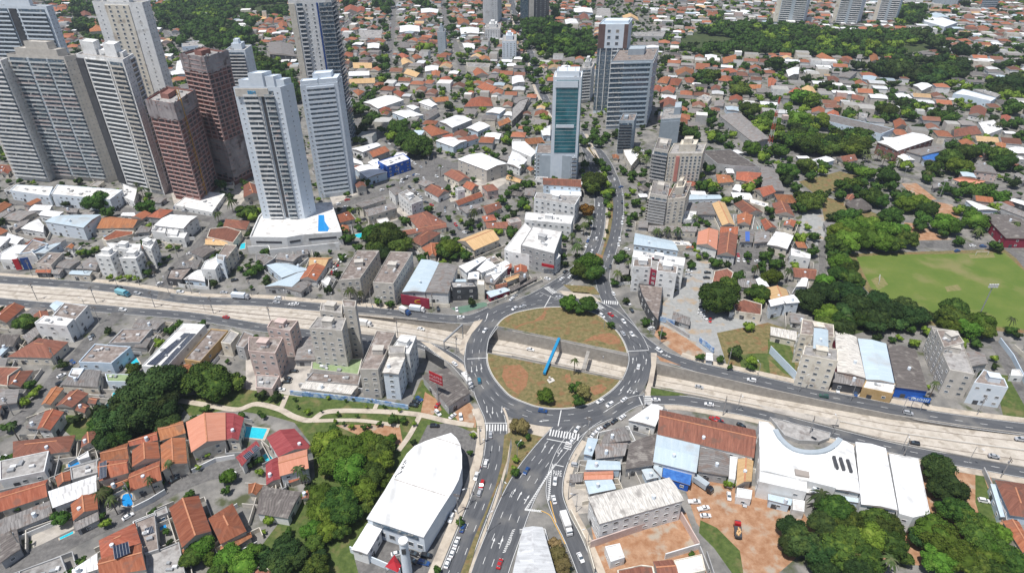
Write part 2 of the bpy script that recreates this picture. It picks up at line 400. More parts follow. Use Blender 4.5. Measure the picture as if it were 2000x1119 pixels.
# ------------------------------------------------------------------ ground patches
ZP = [.004]
def patch(name, m, pp, z=None, mk=False):
    P = [G(x, y) for x, y in pp]; ZP[0] += .0003
    b = MB(); b.cap(ccw(P), ZP[0] if z is None else z); o = struct(b.build(name, m))
    if mk: mark(P)
    return o
def pt(s): 
    v = [float(x) for x in s.split()]; return [(v[i], v[i+1]) for i in range(0, len(v), 2)]
PATCHES = [
 ('lawn', grass, '340 775 480 758 560 765 735 785 800 795 822 742 843 740 880 768 905 800 935 830 930 850 845 830 800 900 768 960 690 1119 470 1119 560 1000 615 930 610 870 575 825 530 812 450 800 370 812', 1),
 ('lawn', grass, '130 800 180 795 195 850 150 860 125 840', 1),
 ('bare_soil', earth, '830 765 851 778 863 800 840 812 822 805', 1),
 ('bare_soil', earth, '880 800 905 770 928 800 930 835 900 830', 1),
 ('bare_soil', earth, '655 830 780 828 788 870 720 858', 0),
 ('bare_soil', earth, '600 1090 650 1085 665 1119 600 1119', 0),
 ('lawn', grass, '612 1060 700 1070 770 1119 610 1119', 1),
 ('dry_verge', drygrass, '996 838 1063 852 1035 890 1012 930 990 975 970 990 990 930 1000 870', 1),
 ('island_pavement', pave, '990 820 1030 818 1105 838 1066 854 1000 838', 1),
 ('bare_soil', earth, '1150 1000 1340 1000 1370 1080 1380 1119 1170 1119', 1),
 ('earth_yard', earth, '1330 930 1480 950 1560 985 1600 1050 1520 1119 1430 1119 1360 1020', 1),
 ('lawn', grass, '1368 1015 1400 1030 1445 1075 1452 1119 1430 1119 1395 1070 1365 1040', 1),
 ('earth_yard', earth, '1800 895 1930 915 1960 1010 1990 1080 1900 1119 1700 1090 1780 1000', 1),
 ('lawn', grass, '1905 920 1920 925 1945 1000 1975 1080 1930 1060 1905 980', 0),
 ('gravel_lot', gravel, '1350 510 1395 510 1390 570 1420 590 1500 640 1490 690 1430 700 1380 690 1290 645 1280 605 1330 560', 1),
 ('dirt_verge', earth, '1285 630 1340 660 1380 690 1350 705 1300 675 1278 655', 0),
 ('rough_ground', drygrass, '1400 650 1500 630 1560 650 1590 660 1590 740 1500 745 1420 715', 1),
 ('rough_grass', drygrass, '1500 655 1555 660 1555 735 1510 725', 1),
 ('lawn', grass, '1500 662 1540 668 1552 700 1553 738 1530 728 1500 700', 0),
 ('lawn', grass, '1440 690 1500 690 1505 740 1450 725', 0),
 ('lawn', grass, '1940 730 1990 735 2060 800 2060 830 1960 815', 1),
 ('grey_lot', asph2, '1930 665 1965 665 2060 775 2060 850 2000 790', 1),
 ('field_apron', drygrass, '1655 496 1975 486 2100 600 2110 660 1780 632 1735 605 1690 565', 1),
 ('playing_field', field_m, '1672 502 1720 498 1963 494 1990 520 2080 600 2090 650 1790 625 1745 600 1700 560', 1),
 ('clubhouse_road', asph2, '1790 470 1860 472 1960 476 2060 540 2060 600 1985 505 1960 486 1785 484', 1),
 ('gravel_lot', gravel, '1568 415 1610 420 1612 455 1605 480 1614 545 1600 540 1598 480 1560 460', 1),
 ('clearing', drygrass, '1560 355 1640 335 1680 345 1700 360 1640 372 1590 378', 1),
 ('clearing', drygrass, '1600 380 1720 420 1730 440 1640 440 1610 430', 1),
 ('sports_court', earth, '1760 358 1790 358 1830 390 1790 392', 1),
 ('dirt_clearing', earth, '1815 392 1860 400 1875 425 1830 432 1822 410', 1),
 ('dirt_clearing', earth, '1765 435 1785 436 1860 468 1790 470', 1),
 ('sand_mound', sand, '370 58 400 55 412 70 395 78', 0),('sand_mound', sand, '420 55 440 45 465 70 445 76', 0),
 ('sand_mound', sand, '455 14 480 12 478 28 462 30', 0),('sand_mound', sand, '495 28 526 10 520 36 500 44', 0),
 ('parking_lot', asph2, '1245 480 1300 480 1300 560 1240 540', 0),
 ('pale_yard', lot, '1100 930 1160 935 1160 1000 1110 1005', 0),
 ('pale_yard', lot, '480 700 520 690 610 705 560 770 480 760', 1),
 ('pale_yard', lot, '565 707 612 705 590 775 555 770', 0),
 ('pale_yard', lot, '885 855 925 840 938 850 940 900 900 960 880 950', 1),
 ('church_forecourt', asph2, '835 830 880 825 935 850 930 960 870 1119 700 1119 690 1080 800 900', 1),
 ('pale_yard', lot, '55 1040 140 1015 145 1035 65 1070', 0),
 ('pale_yard', lot, '940 345 1000 350 960 375 880 395 870 365', 0),
 ('pale_yard', lot, '715 440 780 405 800 420 720 450', 0),
 ('plaza', lot, '640 375 690 365 720 370 650 400', 0),
 ('street_plaza', asph2, '780 330 850 305 890 320 870 370 800 350', 1),
 ('parking_lot', asph2, '1410 480 1490 490 1490 530 1430 530', 0),
 ('hotel_yard', lot, '330 360 420 330 500 360 470 400 340 400', 0),
 ('green_court', mat('green_court_paint', (.09,.17,.12), (.13,.21,.16), .4), '880 602 945 590 960 595 900 612', 0),
 ('sidewalk_forecourt', pave, '700 590 790 605 790 617 700 607', 0),
 ('kerb_lot', lot, '1480 790 1640 820 1640 830 1530 822', 0),
 ('forecourt', lot, '1560 745 1640 757 1820 790 1820 800 1560 762', 0),
]
for nm, m, s, k in PATCHES: patch(nm, m, pt(s), mk=bool(k))
for s in ('1700 546 1722 538 1735 556 1716 566','1890 497 1940 495 1944 503 1895 505','1845 560 1870 556 1880 566 1850 570','1735 598 1760 602 1790 622 1770 622'):
    patch('worn_turf', mat('worn_turf_mix', (.15,.165,.05), (.25,.21,.10), .5), pt(s))
# roundabout islands (kerbed, raised)
INN = pt('951.7 690 956 662 966 643 981 624 1003 612 1032 605 1060 601 1100 600 1140 606 1164 613 1187 630 1207 650 1220 672 1227 697 1224 718 1214 740 1197 760 1172 778 1150 789 1120 796 1082 798 1050 794 1025 786 998 774 980 757 963 735 953 712')
inner = closed_smooth([G(x, y) for x, y in INN], 5)
def clipside(poly, line, keep_up):
    out = []
    def side(p):
        for i in range(len(line)-1):
            if line[i][0] <= p[0] <= line[i+1][0]:
                t = (p[0]-line[i][0])/(line[i+1][0]-line[i][0]); y = line[i][1]+(line[i+1][1]-line[i][1])*t
                return p[1]-y
        return p[1]-line[0][1]
    n = len(poly)
    for i in range(n):
        a, b = poly[i], poly[(i+1) % n]; sa, sb = side(a), side(b)
        ka = (sa > 0) == keep_up; kb = (sb > 0) == keep_up
        if ka: out.append(a)
        if ka != kb:
            t = sa/(sa-sb); out.append((a[0]+(b[0]-a[0])*t, a[1]+(b[1]-a[1])*t))
    return out
Us = [(p[0], p[1]+3.2) for p in U]; Ls = [(p[0], p[1]-.9) for p in L]
isl_in = offset(inner, -.35, True)
for poly, nm in ((clipside(isl_in, Us, True), 'roundabout_island'), (clipside(isl_in, Ls, False), 'roundabout_island')):
    b = MB(); b.prism(poly, -.02, .16); struct(b.build(nm, drygrass))
b = MB(); ring_k = clipside(inner, Us, True); b.prism(ring_k, -.02, .14); b.prism(clipside(inner, Ls, False), -.02, .14)
struct(b.build('island_kerb', kerb_m))
mark(inner)
for s in ('1008 640 1030 632 1060 625 1068 612 1064 606 1058 616 1040 628 1015 634 1003 642','1138 668 1160 655 1190 650 1210 660 1212 672 1190 673 1165 664','985 715 1015 712 1033 730 1028 755 1012 770 990 755 980 735','1150 757 1175 750 1186 758 1175 768 1160 772','1103 733 1112 727 1116 745 1106 748'):
    patch('red_soil_patch', earth_dk, pt(s), z=.175+ZP[0]*.2)
# ------------------------------------------------------------------ roads
ROADS = []; rz = [.02]
def road(name, s, width, m=asphalt, lanes=2, smooth=5, z=None, edge=True, mk=True, dash=True, thick=0):
    P = smooth_line([G(x, y) for x, y in pt(s)], smooth)
    rz[0] += .004; zz = rz[0] if z is None else z
    b = MB(); ribbon(b, P, -width/2, width/2, zz, thick=thick); struct(b.build(name, m))
    ROADS.append((P, width, zz, lanes))
    if mk: mark(offset(P, -width/2)+offset(P, width/2)[::-1])
    mb = MB()
    if edge:
        for e in (-width/2+.3, width/2-.3): ribbon(mb, P, e-.09, e+.09, zz+.012)
    if lanes > 1 and dash:
        s_ = lens(P); T = s_[-1]
        for k in range(1, lanes):
            off = -width/2+width*k/lanes; t = 2
            while t < T-4:
                ribbon(mb, cut(P, t, t+2.8), off-.085, off+.085, zz+.014); t += 9.5
    if mb.f: struct(mb.build('lane_markings', white_paint))
    return P
def pavement(P, o0, o1, t0=0, t1=1, h=.13, name='pavement', m=pave):
    T = lens(P)[-1]; Q = cut(P, T*t0, T*t1); b = MB(); ribbon(b, Q, o0, o1, h, thick=h+.05); struct(b.build(name, m))
    mark(offset(Q, o0)+offset(Q, o1)[::-1])
# connecting roads first (lower), ring on top
nL = road('northbound_avenue', '1130 258 1145 290 1158 320 1166 350 1172 388 1171 420 1167 455 1157 488 1143 511 1122 531 1087 556 1045 580 1005 598 965 628 940 660', 8.6, lanes=3)
nR = road('avenue', '985 -40 1000 0 1010 45 1037 105 1052 165 1078 215 1105 245 1135 265 1160 288 1178 308 1192 335 1203 365 1207 400 1204 435 1198 465 1189 495 1180 520 1177 545 1184 575 1202 605 1228 640 1248 672 1255 700', 8.6, lanes=2)
sL = road('southbound_avenue', '935 720 943 760 955 790 966 815 970 844 968 875 963 905 951 946 934 994 913 1047 885 1119 865 1170', 9.0, lanes=3)
sR = road('south_avenue', '1180 800 1140 818 1112 838 1088 862 1064 890 1040 922 1018 960 1000 1000 985 1040 966 1090 950 1140 940 1190', 12.4, lanes=4)
sv = road('service_road', '1175 808 1140 830 1118 858 1101 885 1089 915 1083 945 1084 972 1098 1010 1116 1045 1133 1085 1150 1130 1165 1180', 6.6, lanes=1)
wU = road('west_road', '-200 530 0 546 90 552 170 558 255 568 340 582 400 588 500 590 600 598 700 606 800 615 870 622 920 622 960 606', 7.6, lanes=2)
wL = road('west_lower_road', '-200 572 0 589 85 597 187 602 247 607 340 614 400 621 500 638 600 651 700 660 770 667 818 672 850 683 882 700 908 725 935 760', 6.8, lanes=2)
eU = road('east_road', '1235 650 1262 672 1292 692 1325 705 1375 720 1450 737 1500 748 1600 771 1700 790 1800 810 1900 825 2000 838 2200 862', 8.0, lanes=2)
eL = road('east_lower_road', '1190 812 1225 790 1250 781 1285 780 1325 781 1375 788 1450 801 1500 812 1560 828 1625 845 1725 870 1825 891 1925 908 2000 922 2200 955', 6.6, lanes=2)
link_p = road('slip_road', '1060 567 1085 577 1120 583 1160 590 1185 604', 5.6, lanes=1)
rz[0] += .004; RZ = rz[0]
b = MB(); ribbon(b, inner, 0, 11.0, RZ, closed=True, thick=1.1); struct(b.build('roundabout_road', asphalt)); mark(offset(inner, 11.0, True))
ring_c = offset(inner, 5.5, True)+[offset(inner, 5.5, True)[0]]; ROADS.append((ring_c, 11, RZ, 3))
mb = MB(); ribbon(mb, inner, .25, .45, RZ+.012, closed=True)
for k, off in enumerate((3.9, 7.3)):
    R = offset(inner, off, True); R.append(R[0]); s_ = lens(R); t = 0
    while t < s_[-1]-4:
        ribbon(mb, cut(R, t, t+2.6), -.08, .08, RZ+.014); t += 9
R = offset(inner, 10.7, True); R.append(R[0]); s_ = lens(R); T = s_[-1]
for a, c in ((.0, .10), (.30, .50), (.93, 1.0)): ribbon(mb, cut(R, T*a, T*c), -.1, .1, RZ+.013)
struct(mb.build('roundabout_markings', white_paint))
# side streets
st = [
 ('side_street', '318 585 325 560 335 530 372 495 410 452 424 428', 6.5), ('cross_street', '-150 378 0 394 125 400 250 412 340 418 425 430 470 437', 9.0),
 ('tree_street', '425 430 470 405 500 395', 6), ('diagonal_street', '600 420 650 408 700 390 760 372 800 350 850 335 900 322', 8.5),
 ('boulevard', '690 235 740 265 780 290 820 322 835 350 850 380 870 400', 9), ('back_street', '880 395 860 410 880 440 905 465', 7),
 ('pool_street', '-60 1130 60 1090 130 1057 200 1023 262 1000 300 972 350 945 400 925 440 915 470 905', 8.5),
 ('west_lane', '-40 860 20 832 60 798 95 760 118 725 150 695 185 655 215 628 232 610', 7.0), 
 ('corner_street', '150 625 175 640', 4), ('east_lane', '1607 540 1606 500 1604 470', 4), ('field_road', '1790 478 1860 480 1960 482 2060 500', 7),
 ('north_street', '755 160 762 90 767 40 768 -40', 9), ('north_lane', '905 150 890 90 870 40 860 -40', 8), ('mid_street', '640 120 670 60 700 20', 8),
 ('hill_street', '480 60 520 40 545 10', 7), ('parking_street', '320 60 360 95 385 120', 6), ('east_avenue', '1390 235 1500 290 1560 300 1640 320', 7),
 ('gym_street', '1420 225 1500 250 1600 270 1700 290', 6), ('right_street', '1700 330 1850 360 2010 400', 6), ('office_street', '1230 290 1300 300 1420 320 1490 335', 6), ('block_street','1240 470 1300 470 1420 480 1500 495', 6)]
SPATH = {}
for nm, s, wd in st: SPATH[nm] = road(nm, s, wd, m=asph2, lanes=1, edge=False)
for nm, s, wd, m in (('park_path','350 782 410 792 463 800 500 789 545 799 575 814 608 821 640 804 725 803 813 809 875 823 925 831', 2.8, pave),
   ('park_path','560 772 550 796', 2.2, pave), ('park_path','612 822 700 821 780 832', 2, pave), ('park_path','738 785 730 803', 1.8, pave), ('park_path', '820 812 800 850 778 880', 2.2, pave)):
    road(nm, s, wd, m=m, lanes=1, edge=False)
# pavements with kerb steps
for P, o0, o1, t0, t1 in ((sL,-8,-4.7,.22,1),(sL,4.7,5.6,.25,1),(nL,4.5,7.0,.02,.62),(nR,-7.5,-4.5,.35,.84),(wU,4.0,6.5,.1,.28),(wU,4.0,7.2,.34,.85),(wU,-4.6,-3.9,.35,.85),
   (wL,-6.2,-3.6,.1,.3),(wL,3.5,4.1,.3,.8),(eU,4.2,7.4,.14,.9),(eL,-6.4,-3.5,.14,.9),(sv,3.5,6.0,.2,.9),(SPATH['side_street'],-5.2,-3.4,.12,.9)):
    pavement(P, o0, o1, t0, t1)
    if o1-o0 > 1.5: ROADS  # noqa
def slab(name, m, s, z, th): 
    b = MB(); b.prism([G(x, y) for x, y in pt(s)], z-th, z); o = struct(b.build(name, m)); mark([G(x, y) for x, y in pt(s)]); return o
slab('footbridge_pavement', pave, '926 628 943 624 938 632 921 652 911 672 906 694 898 688 896 680 903 664', .13, 1.0)
slab('footbridge_pavement', pave, '1271 689 1283 690 1281 715 1276 745 1271 773 1257 773 1266 745 1272 715', .13, 1.0)
slab('traffic_island', pave, '1092 568 1150 572 1175 590 1140 586 1100 576', .13, .15)
slab('traffic_island', drygrass, '1100 556 1160 560 1172 576 1120 572', .13, .15)
slab('avenue_median', drygrass, '1140 272 1150 285 1170 320 1182 350 1187 390 1189 430 1183 465 1175 495 1164 520 1150 540 1168 540 1173 515 1181 490 1190 462 1196 430 1198 400 1193 368 1183 338 1168 312 1150 292', .15, .17)
slab('avenue_median', drygrass, '985 850 1000 842 990 900 978 935 958 985 940 1030 915 1119 892 1160 884 1160 926 1050 948 1000 968 950 980 905', .15, .17)
slab('median_dirt', earth_dk, '1164 495 1178 500 1172 520 1160 522', .165, .01)
slab('traffic_island', pave, '820 666 840 670 905 712 912 730 890 716 865 700', .12, .14)
slab('traffic_island', grass, '1272 756 1310 760 1340 772 1300 773 1270 772', .14, .16)
slab('traffic_island', earth, '1282 694 1310 706 1330 714 1290 705', .14, .16)
occ_road = occ.copy()
# crosswalks: centre px, walking direction px, stripes
cwz = RZ+.03
def crosswalk(x, y, dx, dy, width=3.6, n=9, sp=1.15):
    c = G(x, y); e = G(x+dx, y+dy); L_ = math.hypot(e[0]-c[0], e[1]-c[1]); ux, uy = (e[0]-c[0])/L_, (e[1]-c[1])/L_
    b = MB()
    for k in range(n):
        t = (k-(n-1)/2)*sp; b.cap(ccw([(c[0]+ux*(t+a*.28)-uy*bb*width/2, c[1]+uy*(t+a*.28)+ux*bb*width/2) for a, bb in ((-1,-1),(1,-1),(1,1),(-1,1))]), cwz)
    struct(b.build('crosswalk', white_paint))
for a in ((1075,567,10,7,3.4,7),(1193,591,12,1,3.4,7),(1169,597,9,7,3.2,6),(970,835,12,0,3.8,10),(1102,849,12,2,3.8,11),(1265,781,1,5,3.4,5),(853,685,8,6,3.8,8),(1110,870,2,-5,3,4),(1118,560,5,5,3,4)): crosswalk(*a)
# stop lines
b = MB()
for (x0,y0,x1,y1) in ((912,701,951,699),(1226,686,1267,684),(1096,801,1090,832),(946,826,995,826),(1068,857,1110,865),(1248,775,1257,796),(1082,907,1101,911),(950,622,953,612),(1063,601,1076,578)):
    p, q = G(x0,y0), G(x1,y1); b.bar((p[0],p[1],cwz),(q[0],q[1],cwz),.4,.004)
# hatched chevrons
for (x0,y0,x1,y1,n) in ((1082,908,1030,992,24),(1074,920,1072,975,16),(1028,995,1056,998,9),(1003,1035,985,1078,13)):
    for k in range(n):
        t = k/(n-1); x = x0+(x1-x0)*t; y = y0+(y1-y0)*t; p = G(x-3.0, y+.5); q = G(x+3.0, y-1.5); b.bar((p[0],p[1],cwz),(q[0],q[1],cwz),.3,.004)
for (x0,y0,x1,y1) in ((1085,905,1025,995),(1079,905,1071,978),(1025,996,1058,1000)):
    p, q = G(x0,y0), G(x1,y1); b.bar((p[0],p[1],cwz+.004),(q[0],q[1],cwz+.004),.22,.004)
struct(b.build('hatched_markings', white_paint))
b = MB()
for s in ('1057 997 1074 1006 1085 1025 1104 1062','1075 978 1080 1000 1086 1020'):
    P = smooth_line([G(x, y) for x, y in pt(s)]); ribbon(b, P, -.15, .15, cwz+.008)
struct(b.build('yellow_line', yellow_paint))
def arrow(mb, x, y, dx, dy, kind=0):
    c = G(x, y); e = G(x+dx, y+dy); L_ = math.hypot(e[0]-c[0], e[1]-c[1]); ux, uy = (e[0]-c[0])/L_, (e[1]-c[1])/L_
    def P(a, s): return (c[0]+ux*a-uy*s, c[1]+uy*a+ux*s)
    z = cwz+.002
    mb.cap(ccw([P(-2.2,-.11),P(-2.2,.11),P(.8,.11),P(.8,-.11)]), z); mb.cap(ccw([P(.8,-.42),P(.8,.42),P(2.2,0)]), z+.002)
    if kind: mb.cap(ccw([P(-.6,.16),P(-.6,1.0),P(-.2,1.0),P(-.2,.16)]), z)
b = MB()
for a in ((931,720,1,12),(921,722,1,12),(940,716,2,12),(951,800,1,12),(962,802,0,12),(980,800,-1,12),(973,737,4,10),(1236,704,1,-10),(1262,706,1,-10),(1240,764,-6,8,1),(1215,759,-6,8),(1228,762,-6,9,1),
          (1062,876,6,-10),(1076,878,6,-10),(1094,884,6,-9,1),(1003,962,6,-11),(1015,968,6,-11),(1029,975,6,-10,1),(963,1060,4,-11),(979,1060,4,-11,1),(925,805,1,10),(1303,695,8,3,1),(829,676,-8,-2,1),(1018,745,6,8),(1062,822,-10,1)):
    arrow(b, *a)
struct(b.build('lane_arrows', white_paint))
# the word PARE painted on the service road
def text_obj(name, body, size, m, ext=.03, parent=None):
    tc = bpy.data.curves.new(name, 'FONT'); tc.body = body; tc.align_x = 'CENTER'; tc.align_y = 'CENTER'; tc.size = size; tc.extrude = ext
    t0 = bpy.data.objects.new(name, tc); COL.objects.link(t0); bpy.context.view_layer.update()
    me = bpy.data.meshes.new_from_object(t0.evaluated_get(bpy.context.evaluated_depsgraph_get())); bpy.data.objects.remove(t0); me.materials.clear(); me.materials.append(m)
    return link(name, me, parent)
to = text_obj('stop_word', 'PARE', 1.9, white_paint, .002)
c = G(1088.5, 925); to.location = (c[0], c[1], cwz+.004); to.scale = (.8, 2.2, 1); to.rotation_euler = (0, 0, math.radians(-4)); struct(to)
# ================================================================== BUILDINGS
wu = MB()    # unit window: frame ring with a recessed pane; outward is -Y
def _ring():
    o, i_, d0, d1 = .5, .40, -1.0, -.35
    O = [(-o,-o),(o,-o),(o,o),(-o,o)]; I = [(-i_,-i_),(i_,-i_),(i_,i_),(-i_,i_)]
    for k in range(4):
        k2 = (k+1) % 4
        wu.face([(O[k][0],d0,O[k][1]),(O[k2][0],d0,O[k2][1]),(I[k2][0],d0,I[k2][1]),(I[k][0],d0,I[k][1])], 0)
        wu.face([(I[k][0],d0,I[k][1]),(I[k2][0],d0,I[k2][1]),(I[k2][0],d1,I[k2][1]),(I[k][0],d1,I[k][1])], 0)
        wu.face([(O[k2][0],d0,O[k2][1]),(O[k][0],d0,O[k][1]),(O[k][0],0,O[k][1]),(O[k2][0],0,O[k2][1])], 0)
    wu.face([(p[0],d1,p[1]) for p in I], 1)
_ring()
WIN = wu.mesh('window', [frame_m, glass])
warmp = mat('curtained_glass', (.20,.19,.17), (.34,.32,.29), .8, rough=.2, spec=.7)
WINS = [WIN, WIN, wu.mesh('window', [frame_m, bglass]), WIN, wu.mesh('window', [MAT['grey_render'], glass]), wu.mesh('window', [frame_m, warmp])]
UNIT = {}
def unitbox(m):
    if m.name not in UNIT:
        b = MB(); b.prism([(-.5,-.5),(.5,-.5),(.5,.5),(-.5,.5)], -.5, .5); UNIT[m.name] = b.mesh('unit_'+m.name, m)
    return UNIT[m.name]
slab_m = mat('raw_pinkish_concrete', (.33,.22,.20), (.44,.32,.30), .5)
class Bld:
    def __init__(s, name, x, y, root=None):
        s.x, s.y = x, y; s.root = root or empty(name, x, y); s.wins = []; s.parts = {}
    def part(s, name, mb, m, smooth=False, parent=None):
        return mb.build(name, m, s.root if parent is None else parent, (s.x, s.y, 0), smooth)
    def window(s, c, z, ang, w, h, d=.12, name='window'):
        s.wins.append((c, z, ang, w, h, d))
    def unit(s, name, m, c, z, ang, w, d, h):
        s.parts.setdefault(name, []).append((m, Matrix.Translation((c[0]-s.x, c[1]-s.y, z)) @ Matrix.Rotation(ang, 4, 'Z') @ Matrix.Diagonal((w, d, h, 1))))
    def finish(s):
        ws = s.wins
        ws.sort(key=lambda w: (w[0][0]**2+w[0][1]**2+(w[1]-CAMH)**2))
        for c, z, a, w, h, d in ws[:98]:
            link('window', random.choice(WINS), s.root, Matrix.Translation((c[0]-s.x, c[1]-s.y, z)) @ Matrix.Rotation(a, 4, 'Z') @ Matrix.Diagonal((w, d, h, 1)))
        if len(ws) > 98:
            b = MB()
            for c, z, a, w, h, d in ws[98:]:
                ca, sa = math.cos(a), math.sin(a)
                for fv, mi in zip(wu.f, wu.m):
                    b.face([(c[0]+wu.v[k][0]*w*ca-wu.v[k][1]*d*sa, c[1]+wu.v[k][0]*w*sa+wu.v[k][1]*d*ca, z+wu.v[k][2]*h) for k in fv], mi)
            o = b.build('window', [frame_m, glass], s.root, (s.x, s.y, 0)); o['kind'] = 'stuff'
        for nm, L_ in s.parts.items():
            for m, M in L_[:98]: link(nm, unitbox(m), s.root, M)
            if len(L_) > 98:
                b = MB()
                for m, M in L_[98:]:
                    V = [M @ Vector(p) for p in ((-.5,-.5,-.5),(.5,-.5,-.5),(.5,.5,-.5),(-.5,.5,-.5),(-.5,-.5,.5),(.5,-.5,.5),(.5,.5,.5),(-.5,.5,.5))]
                    for q in ((0,3,2,1),(4,5,6,7),(0,1,5,4),(1,2,6,5),(2,3,7,6),(3,0,4,7)): b.face([V[k] for k in q])
                o = b.build(nm, L_[98][0], s.root, (0, 0, 0)); o['kind'] = 'stuff'
def edges(P):
    p = ccw(P); n = len(p)
    for i in range(n):
        a, b = p[i], p[(i+1) % n]; L_ = math.hypot(b[0]-a[0], b[1]-a[1])
        if L_ < .3: continue
        yield a, b, L_, math.atan2(b[1]-a[1], b[0]-a[0])
def visible(a, b):
    nx, ny = b[1]-a[1], -(b[0]-a[0]); mx, my = (a[0]+b[0])/2, (a[1]+b[1])/2
    d = math.hypot(nx, ny)*math.hypot(mx, my)
    return (-mx*nx-my*ny)/d > -.12
def facade(B, a, b, z0, z1, n, secs):
    L_ = math.hypot(b[0]-a[0], b[1]-a[1]); ang = math.atan2(b[1]-a[1], b[0]-a[0])
    ux, uy = (b[0]-a[0])/L_, (b[1]-a[1])/L_; nx, ny = uy, -ux; fh = (z1-z0)/n
    def at(t, out=0): return (a[0]+ux*L_*t+nx*out, a[1]+uy*L_*t+ny*out)
    for sec in secs:
        t0, t1, st = sec[:3]; op = sec[3:]; w = (t1-t0)*L_; c = (t0+t1)/2
        if st == 'W':                                   # cols, w, h
            cols, ww, wh = op[:3]; out = op[3] if len(op) > 3 else 0
            for k in range(n):
                for q in range(cols): B.window(at(t0+(t1-t0)*(q+.5)/cols, out), z0+fh*(k+.55), ang, ww, wh)
        elif st == 'B':                                 # projecting balconies: depth, rail material, slab material
            dp, rm, sm = op
            g = MB(); g.box(at(c, .06), (ux,uy), (nx,ny), w*.96, .12, z0+.1, z1-.1); B.part('glazing', g, bglass)
            for k in range(n):
                B.unit('balcony_slab', sm, at(c, dp/2), z0+fh*k+.12, ang, w, dp, .26)
                B.unit('balustrade', random.choice(rm) if isinstance(rm, list) else rm, at(c, dp-.06), z0+fh*k+.75, ang, w*random.choice([1,1,1,.96]), .12, 1.0)
            for k in range(2, n, 3): B.unit('divider', sm, at(t0+(t1-t0)*random.choice([.33,.5,.66]), dp*.45), z0+fh*(k+.5), ang, .3, dp*.8, fh*.95)
        elif st == 'F':                                 # framed loggias: frame thickness bands + dark recess
            rm, = op
            g = MB(); g.box(at(c, .05), (ux,uy), (nx,ny), w*.94, .1, z0+.1, z1-.1); B.part('glazing', g, glass)
            for k in range(n+1): B.unit('floor_band', rm, at(c, .35), z0+fh*k+.1, ang, w, .7, .75)
            for e in (t0, t1): B.unit('pier', rm, at(e, .36), (z0+z1)/2, ang, .8, .74, z1-z0)
        elif st == 'S':                                 # ribbon glazing between bands
            gm, bm, bh = op
            g = MB(); g.box(at(c, .05), (ux,uy), (nx,ny), w*.99, .1, z0, z1-.1); B.part('ribbon_glazing', g, gm)
            for k in range(n+1): B.unit('floor_band', bm, at(c, .25), z0+fh*k, ang, w, .5, bh)
        elif st == 'G':
            gm = op[0]; g = MB(); g.box(at(c, .12), (ux,uy), (nx,ny), w, .24, z0, z1); B.part('glass_panel', g, gm)
            if len(op) > 1:
                for k in range(1, n): B.unit('mullion', frame_m, at(c, .26), z0+fh*k, ang, w, .08, .12)
        elif st == 'P':
            pm, out = op; g = MB(); g.box(at(c, out/2), (ux,uy), (nx,ny), w, out, z0, z1); B.part('wall_panel', g, pm)
        elif st == 'C':                                 # construction: open floors
            cols = op[1]
            for k in range(n+1): B.unit('floor_slab', slab_m, at(c, .3), z0+fh*k, ang, w, .9, .5)
            for q in range(cols+1): B.unit('column', slab_m, at(t0+(t1-t0)*q/cols, .18), (z0+z1)/2, ang, .5, .4, z1-z0)
            for k in range(n):
                for q in range(cols):
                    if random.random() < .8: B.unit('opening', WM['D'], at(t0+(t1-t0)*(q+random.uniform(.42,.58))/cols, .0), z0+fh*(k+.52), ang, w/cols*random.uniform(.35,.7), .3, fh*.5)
def parapet(mb, P, z, h=.8, t=.35, mi=0):
    p = ccw(P); c = cen(p)
    n = len(p)
    inn = []
    for q in p:
        d = math.hypot(q[0]-c[0], q[1]-c[1]); k = max(0, 1-t*1.35/max(d, .1)); inn.append((c[0]+(q[0]-c[0])*k, c[1]+(q[1]-c[1])*k))
    for i in range(n):
        j = (i+1) % n
        mb.prism([p[i], p[j], inn[j], inn[i]], z, z+h, mi, bottom=False)
def inset(P, d):
    c = cen(P); out = []
    for q in P:
        r = math.hypot(q[0]-c[0], q[1]-c[1]); k = max(.3, 1-d*1.3/max(r, .1)); out.append((c[0]+(q[0]-c[0])*k, c[1]+(q[1]-c[1])*k))
    return out
